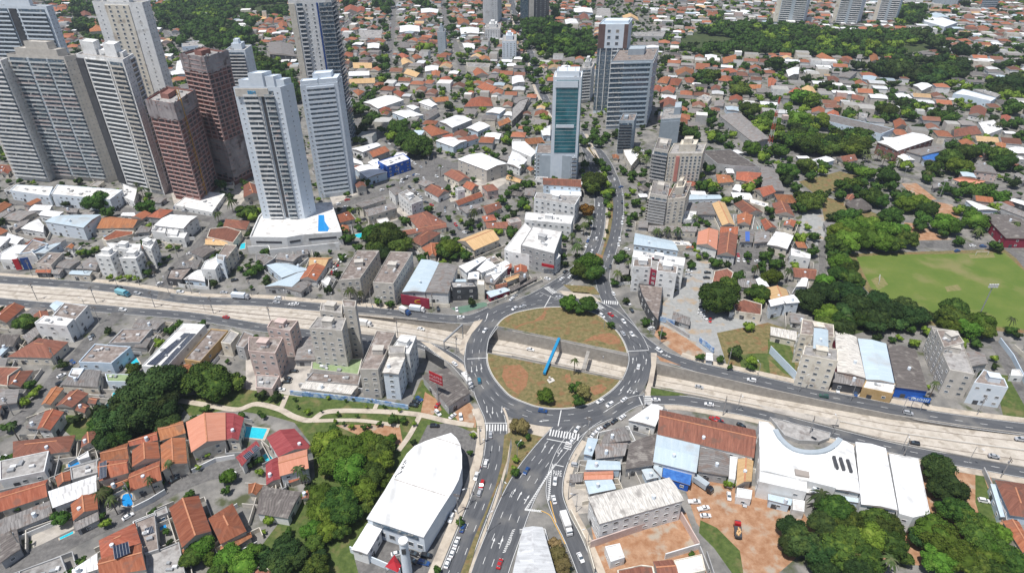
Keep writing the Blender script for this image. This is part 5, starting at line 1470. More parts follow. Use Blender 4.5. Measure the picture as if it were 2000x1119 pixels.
for (x0,y0) in ((1632,902),(1645,905),(1659,909)):
    c = G(x0,y0,9.5); m = MB(); m.box(c,(.2,.98),(-.98,.2),6,1.0,8.4,9.8); m.build('roof_vent', WM['D'], B.root, (B.x,B.y,0))
for s in ('1552 916 1580 922 1581 932 1554 927',):
    m = MB(); m.prism([G(x,y,9) for x,y in pt(s)], 8.4, 9.3); m.build('skylight', fascia, B.root, (B.x,B.y,0))
# solar arrays: things standing on roofs
def panels(s, z, lab, r, m=solar):
    P = [G(x,y,z) for x,y in rp(r, [float(v) for v in s.split()])]; c = cen(P); mb = MB(); mb.prism(P, z, z+.12); a,b,c2,d = P
    o = Bld('solar_array', *c); o.part('panel', mb, m)
    fr = MB(); n = 5
    for k in range(n+1):
        t = k/n; p = (a[0]+(b[0]-a[0])*t, a[1]+(b[1]-a[1])*t); q = (d[0]+(c2[0]-d[0])*t, d[1]+(c2[1]-d[1])*t); fr.bar((*p,z+.14),(*q,z+.14),.1,.05)
    o.part('rail', fr, steel); reg(o.root,'','solar array','solar panels',label=lab, x=c[0], y=c[1], z=z)
panels('1440 362 1482 362 1215 612 1145 606', 7.25, 'left row of solar panels on the long white-roofed hall', 9)
panels('1487 366 1528 366 1300 620 1255 614', 7.25, 'right row of solar panels on the long white-roofed hall', 9)
panels('780 262 832 240 830 368 775 390', 7.9, 'black solar panels on the leftmost orange-roofed townhouse', 13)
panels('882 910 1000 872 1016 962 896 1012', 9.2, 'dark blue solar panels on the orange roof at the bottom edge', 13)
panels('1128 772 1190 750 1200 800 1140 822', 4.3, 'square black panel on the narrow brown slab roof', 13)
panels('1895 205 1945 165 1978 190 1925 235', 6.6, 'lower-left black panel on the dark red roof beside the pool', 13)
panels('1960 150 1998 120 2030 145 1985 182', 6.6, 'upper-right black panel on the dark red roof beside the pool', 13)
panels('1820 690 1855 690 1855 765 1822 765', 4.6, 'blue panels on a grey sheet roof near the striped tan shed', 7, m=MAT['royal_blue_render'])
# pools
def pool(s, lab, r, m=pool_m, z=.2):
    P = [G(x,y,z) for x,y in (pt(s) if r == 0 else rp(r, [float(v) for v in s.split()]))]; c = cen(P); B = Bld('swimming_pool', *c)
    if len(P) > 4: P = closed_smooth(P, 3)
    k = MB(); k.prism([(c[0]+(q[0]-c[0])*1.22, c[1]+(q[1]-c[1])*1.22) for q in P], -.02, z-.02); B.part('deck', k, pave)
    w = MB(); w.cap(ccw(P), z+.01); B.part('water', w, m); reg(B.root,'','pool','swimming pool',label=lab, x=c[0], y=c[1]); mark(P)
pool('474 832 522 837 513 857 468 852', 'large turquoise pool beside the dark red roofs', 0)
pool('50 200 90 178 145 240 85 262', 'small bright pool between the dark red roof and the peach roof', 14)
pool('530 268 685 235 686 250 536 312', 'narrow dark blue pool behind the white-roofed house', 13, pool_b)
pool('960 510 1025 500 1032 550 1030 590 960 590', 'blue pool among palms in front of the orange townhouses', 13, pool_b)
pool('1240 722 1290 703 1300 765 1250 785', 'small square blue pool beside the square black panel', 13, pool_b)
pool('465 840 570 790 572 808 470 856', 'small turquoise pool in the bare walled yard', 13)
pool('1062 550 1092 600 1030 640 978 636', 'turquoise pool behind the pale blue-fronted hall', 9)
pool('890 815 945 815 950 850 920 865 878 862', 'turquoise pool half hidden by the big dark trees', 9)
pool('790 940 830 915 890 912 912 935 860 962 800 962', 'oval blue pool below the big dark trees', 9)
pool('765 715 820 700 848 705 840 735 790 735', 'blue garden pool right of the podium wall', 6)
pool('1912 648 1950 645 1955 665 1915 668', 'small pool between houses right of the striped tan shed', 7)
pool('1400 1109 1470 1100 1500 1150 1410 1160', 'turquoise pool at the bottom edge beside the red earth yard', 15)
pool('805 700 840 700 830 722 808 725', 'blue paddling pool beside the orange hipped roof', 5, pool_b)
pool('1880 785 1915 775 1912 820 1870 828', 'turquoise pool beside the cream block with a rooftop terrace', 5)
# billboards and signs
def billboard(P0, P1, z0, z1, m, lab, poles=2, txt=None, tm=white_paint, tsize=1.5, cat='billboard', name='billboard'):
    a, b = G(*P0), G(*P1); L_ = math.hypot(b[0]-a[0], b[1]-a[1]); B = Bld(name, *a); ang = math.atan2(b[1]-a[1], b[0]-a[0])
    mb = MB(); mb.bar((*a,(z0+z1)/2),(*b,(z0+z1)/2),.25,z1-z0); B.part('panel', mb, m)
    for k in range(poles):
        t = (k+.5)/poles; q = (a[0]+(b[0]-a[0])*t-math.sin(ang)*.3, a[1]+(b[1]-a[1])*t+math.cos(ang)*.3); p = MB(); p.tube((*q,0),(*q,z1-.2),.25 if poles == 1 else .14); B.part('post', p, steel)
    if txt:
        to = text_obj('lettering', txt, tsize, tm, .03, B.root)
        to.location = ((b[0]-a[0])/2+math.sin(ang)*.2, (b[1]-a[1])/2-math.cos(ang)*.2, (z0+z1)/2); to.rotation_euler = (math.pi/2, 0, ang)
    reg(B.root,'','billboard',cat,label=lab, x=a[0], y=a[1]); return B
billboard((843,783),(868,795), 12, 17, redp, 'crimson billboard on a tall pole above the dark-roofed restaurant', 1)
mural = MAT['mural_paint']
blb = B
billboard((1502,690),(1552,742), 0.2, 4.5, WM['L'], 'long pale blue hoarding beside the cream block with red stripe', 5)
billboard((832,700),(868,722), 0.3, 5.5, WM['D'], 'dark slatted hoarding at the corner of the west road', 6)
billboard((1287,628),(1317,636), 0.3, 3.2, mural, 'short painted hoarding at the tip of the curved dark building', 3)
billboard((1365,668),(1393,690), 0.3, 3.2, mural, 'pale blue hoarding in the rough ground beside the gravel lot', 3)
bs = billboard((1767,800),(1806,806), 5.6, 8.0, WM['U'], 'blue fascia sign with white lettering on the blue-fronted shop', 2, None, cat='sign', name='shop_sign')
a, b = G(783, 574, 6.6), G(838, 583, 6.6)
m = MB(); m.bar((a[0],a[1]-.4,3.6),(b[0],b[1]-.4,3.6),.5,6.0); o = m.build('shop_front', WM['M']); B = Bld('storefront', *cen([a,b]), root=None)
o.parent = B.root; o.location = (-B.x, -B.y, 0); o.name = 'panel'
e = MB(); c = ((a[0]*.35+b[0]*.65), (a[1]*.35+b[1]*.65)-.8)
pts = [(c[0]+2.7*math.cos(t*.3927)*1, c[1], 4.1+1.5*math.sin(t*.3927)) for t in range(16)]; e.face(pts); 
pts2 = [(c[0]+1.9*math.cos(t*.3927), c[1]-.03, 4.1+.85*math.sin(t*.3927)) for t in range(16)]
B.part('oval_emblem', e, yel); e = MB(); e.face(pts2); B.part('oval_centre', e, redp)
reg(B.root,'','shop front','shop front',label='burgundy shop front with a yellow oval emblem facing the west road', x=B.x, y=B.y)
a, b = G(1058, 514, 7), G(1082, 519, 7); m = MB(); m.bar((a[0],a[1]-.6,6.5),(b[0],b[1]-.6,6.5),.4,1.8); o = m.build('shop_sign', redp); reg(o,'','sign','sign',label='red sign band on the white corner building by the avenue', x=a[0], y=a[1])
a, b = G(37, 528), G(48, 527); m = MB(); m.bar((a[0],a[1]-1.2,4.5),(b[0],b[1]-1.2,4.5),.5,7); o = m.build('shop_sign', redp); reg(o,'','sign','sign',label='tall red panel with blue surround on the corner shop at far left', x=a[0], y=a[1])
m = MB(); a2, b2 = G(51,527), G(67,525); m.bar((a2[0],a2[1]-1,4.5),(b2[0],b2[1]-1,4.5),.5,7.5); o = m.build('storefront', navy); reg(o,'','shop front','shop front',label='navy framed shop front next to the tall red panel at far left', x=a2[0], y=a2[1])
def marks(B, a, b, z, h, m, n, out=.3, seed=1, nm='lettering'):
    R5 = random.Random(seed); L_ = math.hypot(b[0]-a[0], b[1]-a[1]); ux, uy = (b[0]-a[0])/L_, (b[1]-a[1])/L_; nx, ny = uy, -ux
    if ny > 0: nx, ny = -nx, -ny
    mb = MB()
    for k in range(n):
        t = L_*(k+.5)/n; w_ = L_/n*.34
        for (dx, dz, bw, bh) in ((-w_,0,.18,h),(R5.choice([0,w_]),0,.18,h*R5.choice([1,.5])),(0,R5.choice([-.45,0,.45])*h,w_*2,.18)):
            c = (a[0]+ux*(t+dx)+nx*out, a[1]+uy*(t+dx)+ny*out); mb.box(c,(ux,uy),(nx,ny),bw,.06,z+dz-bh/2,z+dz+bh/2)
    o = mb.build(nm, m, B.root if hasattr(B,'root') else B, (B.x, B.y, 0)); return o
pinkp = mat('pale_pink_paint', (.6,.33,.36)); palep = mat('pale_lettering_blue', (.55,.68,.78))
a_, b_ = G(843,783), G(868,795); marks(blb, a_, b_, 15.4, 1.2, pinkp, 7); marks(blb, a_, b_, 13.6, .9, pinkp, 9, seed=4)
a_, b_ = G(1769,800), G(1804,805.5); marks(bs, a_, b_, 6.8, 1.5, palep, 9)
B = Bld('roof_sign', *G(785,912,9.3)); P = [G(x,y,9.3) for x,y in pt('791 897 799 900 778 934 771 930')]; m = MB(); m.prism(P, 9.26, 9.4); B.part('panel', m, WM['W'])
m = MB(); R5 = random.Random(4)
for k in range(13):
    t = (k+.5)/13; x = P[0][0]+(P[3][0]-P[0][0])*t+R5.uniform(.3,1.6)*(P[1][0]-P[0][0])/2; y = P[0][1]+(P[3][1]-P[0][1])*t+R5.uniform(.3,1.6)*(P[1][1]-P[0][1])/2
    m.box((x,y),(.6,.8),(-.8,.6),R5.uniform(.5,.9),R5.uniform(.25,.5),9.4,9.46)
B.part('lettering', m, WM['D']); reg(B.root,'','sign','roof sign',label='narrow roof sign with dark lettering on the edge of the bright white hall', x=B.x, y=B.y, z=9)
a_, b_ = G(1631,748,3.2), G(1686,757,3.2); m = MB(); m.bar((a_[0],a_[1]-1,3.4),(b_[0],b_[1]-1,3.4),.4,.8); o = m.build('shop_sign', mat('orange_sign_paint',(.6,.15,.04))); reg(o,'','sign','sign',label='long thin orange sign band under the grey canopy of the mottled-roof shop', x=a_[0], y=a_[1])
# sign gantries over the sunken highway
def beam(p0, z0, p1, z1, w, h, m, lab, posts, name='gantry'):
    a = G(*p0, z0); b = G(*p1, z1); B = Bld(name, *a); mb = MB(); mb.bar((*a,z0),(*b,z1),w,h); B.part('beam', mb, m)
    for (t, zb) in posts:
        q = (a[0]+(b[0]-a[0])*t, a[1]+(b[1]-a[1])*t); z = z0+(z1-z0)*t; p = MB(); p.tube((*q,zb),(*q,z),.25); B.part('post', p, m)
    reg(B.root,'','gantry',name,label=lab, x=a[0], y=a[1])
beam((1092,661),1.4,(1063,729),1.6,1.3,1.2,mat('deep_sky_blue_paint',(.02,.24,.46),rough=.5),'bright blue steel beam spanning the sunken highway inside the roundabout',[(.06,-.2),(.94,-.2)],'footway_beam')
beam((1149,687),-.3,(1139,722),-.3,1.6,1.0,wallconc,'grey concrete strut across the sunken highway right of the blue beam',[],'strut')
beam((903,634),5,(867,667),5,.7,.8,steel,'slender steel sign gantry over the sunken highway left of the roundabout',[(0.0,-6),(1,0)],'sign_gantry')
# floodlight mast, radio mast, water tower
c = G(1910, 621); B = Bld('floodlight_mast', *c); m = MB(); m.tube((*c,0),(*c,19),.35,.2,8); B.part('pole', m, steel)
m = MB(); m.box(c,(1,0),(0,1),4.2,.2,18.6,19.0); m.box(c,(1,0),(0,1),4.2,.2,19.8,20.1); B.part('cross_arm', m, steel)
for k in range(8): m = MB(); x = c[0]-1.9+(k%4)*1.27; z = 18.9+(k//4)*1.2; m.box((x,c[1]-.3),(1,0),(0,1),.9,.5,z,z+.8); B.part('lamp', m, frame_m)
reg(B.root,'','mast','floodlight',label='tall floodlight mast with a rack of lamps beside the playing field', x=c[0], y=c[1])
for q, lab in (((1761,358),'left thin floodlight pole beside the small pink court'),((1835,385),'right thin floodlight pole beside the small pink court')):
    c = G(*q); B = Bld('floodlight_mast', *c); m = MB(); m.tube((*c,0),(*c,13),.25,.15,6); B.part('pole', m, steel); m = MB(); m.box(c,(1,0),(0,1),2.6,.5,12.6,13.4); B.part('lamp', m, frame_m)
    reg(B.root,'','mast','floodlight',label=lab, x=c[0], y=c[1])
c = G(1501, 291); B = Bld('radio_mast', *c); H_ = 44; legs = [(c[0]+2.2*math.cos(a), c[1]+2.2*math.sin(a)) for a in (0, 2.09, 4.19)]; tops = [(c[0]+.6*math.cos(a), c[1]+.6*math.sin(a)) for a in (0, 2.09, 4.19)]
def lv(i, t): return (legs[i][0]+(tops[i][0]-legs[i][0])*t, legs[i][1]+(tops[i][1]-legs[i][1])*t, H_*t)
for k in range(8):
    m = MB(); t0, t1 = k/8, (k+1)/8
    for i in range(3): m.tube(lv(i,t0), lv(i,t1), .22, n=4); m.tube(lv(i,t0), lv((i+1)%3,t1), .12, n=3); m.tube(lv(i,t1), lv((i+1)%3,t1), .12, n=3)
    B.part('lattice_section', m, redwh if k % 2 else frame_m)
reg(B.root,'','radio mast','radio mast',label='red and white lattice radio mast beside the long grey shed', x=c[0], y=c[1])
c = G(1526, 262); B = Bld('water_tower', *c)
for dx in (-1.6, 1.6):
    for dy in (-1.6, 1.6): m = MB(); m.box((c[0]+dx, c[1]+dy),(1,0),(0,1),.6,.6,0,14); B.part('leg', m, concrete)
for k in range(4): m = MB(); m.box(c,(1,0),(0,1),4.0,4.0,3.2*k+2.6,3.2*k+3.1); B.part('landing', m, concrete)
m = MB(); m.box(c,(1,0),(0,1),4.6,4.6,13.6,17.2); B.part('tank', m, WM['K']); reg(B.root,'','water tower','water tower',label='square concrete water tower right of the radio mast', x=c[0], y=c[1])
# thatched hut
c = G(1675, 408); B = Bld('hut', *c); m = MB(); m.tube((*c,0),(*c,3),6.5,6.5,12); B.part('wall', m, WM['B']); m = MB(); m.tube((*c,2.8),(*c,8),8.6,.4,12); B.part('roof', m, MAT['dark_fibre_cement_sheet'])
reg(B.root,'','hut','hut',label='round hut with a dark conical roof among the park trees', x=c[0], y=c[1])
# goals
for (x,y,ang,lab) in ((1716,549,math.radians(62),'left white goal on the playing field'),(1917,498,0,'far white goal on the playing field')):
    c = G(x, y); B = Bld('goal', *c); ux, uy = math.cos(ang)*3.7, math.sin(ang)*3.7
    m = MB(); m.tube((c[0]-ux,c[1]-uy,0),(c[0]-ux,c[1]-uy,2.4),.12); m.tube((c[0]+ux,c[1]+uy,0),(c[0]+ux,c[1]+uy,2.4),.12); m.tube((c[0]-ux,c[1]-uy,2.4),(c[0]+ux,c[1]+uy,2.4),.12); B.part('frame', m, frame_m)
    reg(B.root,'','goal','goal',label=lab, x=c[0], y=c[1])
# monument on the lower island
c = G(1073, 744, .15); m = MB(); m.prism([G(x,y,.2) for x,y in pt('1068 742 1079 738 1084 744 1073 749')], .1, .5); m.box(c,(1,0),(0,1),.8,.8,.5,2.6); o = m.build('monument', kerb_m); reg(o,'','monument','monument',label='small pale monument on a plinth in the lower roundabout island', x=c[0], y=c[1])
# street lamps along the roads
def lamp_proto():
    r = empty('street_lamp', 0, 0); m = MB(); m.tube((0,0,0),(0,0,9),.13,.08,6); m.build('pole', steel, r); m = MB(); m.tube((0,0,8.8),(1.9,0,9.4),.07,.05,5); m.build('arm', steel, r)
    m = MB(); m.box((2.2,0),(1,0),(0,1),.9,.35,9.3,9.5); m.build('lamp', frame_m, r); return r
LP = lamp_proto(); lampn = 0
def put_copy(proto, x, y, rz, sc=1, z=0):
    r = proto.copy(); COL.objects.link(r); r.location = (x, y, z); r.rotation_euler = (0,0,rz); r.scale = (sc,)*3
    for ch in proto.children: k = ch.copy(); COL.objects.link(k); k.parent = r
    return r
LAMPS = [(1240,772),(1478,742),(1560,765),(1660,784),(1760,806),(1440,800),(1625,850),(1760,880),(1890,905),(945,900),(918,985),(899,1040),(650,606),(560,600),(745,615),(330,572),(230,560),(100,552),(1212,480),(1218,430),(1140,480),(1180,640),(1268,650),(1110,905),(1125,1000),(1148,1065),(400,606),(640,658),(172,612),(1010,900),(980,970),(952,1040),(1185,430),(1190,380)]
for i, (x, y) in enumerate(LAMPS):
    c = G(x, y); o = LP if i == 0 else put_copy(LP, 0, 0, 0); o.location = (*c, .1); o.rotation_euler = (0,0,random.uniform(0,6.28))
    reg(o, 'tall steel', 'street lamp', 'street lamp', x=c[0], y=c[1], group='street lamps along the roads')
def pole_proto():
    r = empty('utility_pole', 0, 0); m = MB(); m.tube((0,0,0),(0,0,10.5),.2,.13,6); m.build('pole', concrete, r)
    for z in (9.3, 10.1): m = MB(); m.box((0,0),(1,0),(0,1),2.4,.16,z,z+.16); m.build('cross_arm', bark, r)
    m = MB(); m.tube((.45,0,7.6),(.45,0,8.6),.28,n=8); m.build('transformer', steel, r); return r
UP = pole_proto(); first = True
for P, off in ((SPATH['west_lane'],4.3),(SPATH['pool_street'],5),(SPATH['side_street'],4.2),(SPATH['cross_street'],-5.6),(wL,4.6),(eL,-5.6),(eU,5.4),(sL,-6.4),(sv,4.6),(SPATH['diagonal_street'],5.2),(SPATH['boulevard'],5.3),(wU,6.0)):
    T = lens(P)[-1]; t = 14; Q = offset(P, off); s_ = lens(Q)
    while t < min(T, s_[-1])-8:
        (x, y), a = at_len(Q, s_, t); t += 34
        p = PX(x, y)
        if not (-20 < p[0] < 2020 and -20 < p[1] < 1140) or depth(x, y) > 520: continue
        if math.hypot(p[0]-1095, (p[1]-700)*1.4) < 190: continue
        o = UP if first else put_copy(UP, 0, 0, 0); first = False; o.location = (x, y, 0); o.rotation_euler = (0, 0, a+1.57)
        reg(o, 'grey concrete', 'utility pole', 'utility pole', x=x, y=y, group='utility poles along the streets')
# ================================================================== TREES
rnd = np.random.RandomState(5)
leafn = {}
def leafmat(name, c1, c2, c3, objv=.4):
    return mat(name, c1, c2, .9, rough=.85, objv=objv, c3=c3, s3=.5, hue=.028, spec=.15, detail=3)
LM = {'o': leafmat('broad_leaf', (.028,.058,.011), (.062,.108,.018), (.095,.140,.022)),
      'l': leafmat('light_leaf', (.055,.105,.012), (.10,.17,.02), (.13,.19,.03)),
      'd': leafmat('dark_leaf', (.020,.042,.012), (.042,.074,.019), (.06,.095,.022)),
      'p': leafmat('palm_leaf', (.035,.055,.018), (.07,.095,.03), (.10,.11,.05)),
      'f': leafmat('flowering_leaf', (.22,.06,.015), (.10,.08,.02), (.30,.10,.02)),
      'y': leafmat('dry_leaf', (.13,.11,.04), (.17,.14,.06), (.10,.09,.03))}
def ico(sub):
    import bmesh
    bm = bmesh.new(); bmesh.ops.create_icosphere(bm, subdivisions=sub, radius=1)
    V = np.array([v.co[:] for v in bm.verts]); Fc = np.array([[v.index for v in f.verts] for f in bm.faces]); bm.free(); return V, Fc
ICO = {k: ico(k) for k in (1, 2, 3)}
def crown_arrays(nl, sub, nleaf, leafsz, flat=.72, seed=0):
    R = np.random.RandomState(seed); V0, F0 = ICO[sub]; Vs = []; Fs = []; n = 0; lob = [(np.zeros(3), .62)]
    for i in range(nl):
        a = R.rand()*6.283; e = R.uniform(-.35, 1.0); rr = R.uniform(.42,.68); p = np.array([math.cos(a)*rr*math.sqrt(max(.05,1-.5*e*e)), math.sin(a)*rr*math.sqrt(max(.05,1-.5*e*e)), e*.52*flat]); lob.append((p, R.uniform(.17,.36) if nl > 20 else R.uniform(.22,.40)))
    for p, r in lob:
        d = 1+.16*np.sin(V0@R.uniform(-5,5,3)+R.rand()*6)+.12*np.sin(V0@R.uniform(-11,11,3)+R.rand()*6)
        V = V0*d[:,None]*r*.93*np.array([1,1,.82])+p; Vs.append(V); Fs.append(F0+n); n += len(V)
    V = np.concatenate(Vs); Fa = np.concatenate(Fs)
    if nleaf:
        L = np.empty((nleaf*4,3)); 
        for k in range(nleaf):
            p, r = lob[R.randint(0 if R.rand() < .15 else 1, len(lob))]
            q = R.normal(size=3); q /= np.linalg.norm(q); q[2] = q[2] if R.rand() < .3 else abs(q[2])
            c = p+q*r*R.uniform(.86,1.22)*np.array([1,1,.82]); nn = q+R.normal(size=3)*.55; nn /= np.linalg.norm(nn)
            t = np.cross(nn, R.normal(size=3)); t /= np.linalg.norm(t); b = np.cross(nn, t); s = leafsz*R.uniform(.6,1.4)
            L[k*4] = c-t*s-b*s*.6; L[k*4+1] = c+t*s*.7-b*s; L[k*4+2] = c+t*s+b*s*.6; L[k*4+3] = c-t*s*.7+b*s
        L[:,2] *= 1
    else: L = None
    V[:,2] *= 1
    return V, Fa, L
def crown_mesh(name, m, **kw):
    V, Fa, L = crown_arrays(**kw); me = bpy.data.meshes.new(name); nt_ = len(Fa); nq = 0 if L is None else len(L)//4
    av = V if L is None else np.concatenate([V, L])
    me.vertices.add(len(av)); me.vertices.foreach_set('co', av.ravel())
    me.loops.add(nt_*3+nq*4); li = np.concatenate([Fa.ravel(), len(V)+np.arange(nq*4)]) if nq else Fa.ravel(); me.loops.foreach_set('vertex_index', li.astype(np.int32))
    me.polygons.add(nt_+nq); st_ = np.concatenate([np.arange(nt_)*3, nt_*3+np.arange(nq)*4]); me.polygons.foreach_set('loop_start', st_.astype(np.int32))
    me.materials.append(m); me.update(calc_edges=True); me.validate(); return me
CRV = {}
def crown_variant(kind, big):
    key = (kind, big)
    if key not in CRV:
        n = 3 if kind in 'fy' else 5
        CRV[key] = [crown_mesh('crown', LM[kind], nl=(24 if big else 11), sub=(2 if big else 2), nleaf=(9000 if big else 1500), leafsz=(.030 if big else .058), seed=i*7+ord(kind)) for i in range(n)]
    return random.choice(CRV[key])
tb_ = MB(); tb_.tube((0,0,0),(0,0,.6),.055,.04,7); tb_.tube((0,0,.5),(.0,.28,.95),.035,.015,5); tb_.tube((0,0,.5),(-.25,-.1,.95),.035,.015,5); tb_.tube((0,0,.5),(.26,-.12,.95),.035,.015,5)
TRUNK = tb_.mesh('trunk', bark)
def palm_mesh(seed):
    R = random.Random(seed); b = MB()
    for k in range(15):
        a = 6.283*k/15+R.uniform(-.15,.15); lift = R.uniform(-.1,.75); Ln = R.uniform(.85,1.1); P = []
        for j in range(6):
            t = j/5; P.append((math.cos(a)*Ln*t, math.sin(a)*Ln*t, lift*t*1.0-1.15*t*t))
        for j in range(5):
            w0 = .13*math.sin(math.pi*min(.97,.12+j/5.5)); w1 = .13*math.sin(math.pi*min(.97,.12+(j+1)/5.5)); sx, sy = -math.sin(a), math.cos(a)
            p, q = P[j], P[j+1]
            b.face([(p[0]-sx*w0,p[1]-sy*w0,p[2]-.06),(q[0]-sx*w1,q[1]-sy*w1,q[2]-.06),q,p]); b.face([p,q,(q[0]+sx*w1,q[1]+sy*w1,q[2]-.06),(p[0]+sx*w0,p[1]+sy*w0,p[2]-.06)])
    return b.mesh('fronds', LM['p'])
PALMS = [palm_mesh(k) for k in range(3)]
pt_ = MB(); pt_.tube((0,0,0),(0,0,1),.03,.022,6); PTR = pt_.mesh('trunk', bark)
ALLT = []     # x, y, radius m, kind
def add_tree(px, py, rpx, kind='o'):
    x, y = G(px, py, 0); 
    for _ in range(2):
        r = rpx*depth(x, y, 5)/F; r = min(r, 14); zc = r*.62+1.2; x, y = G(px, py, zc)
    ALLT.append((x, y, r, kind))
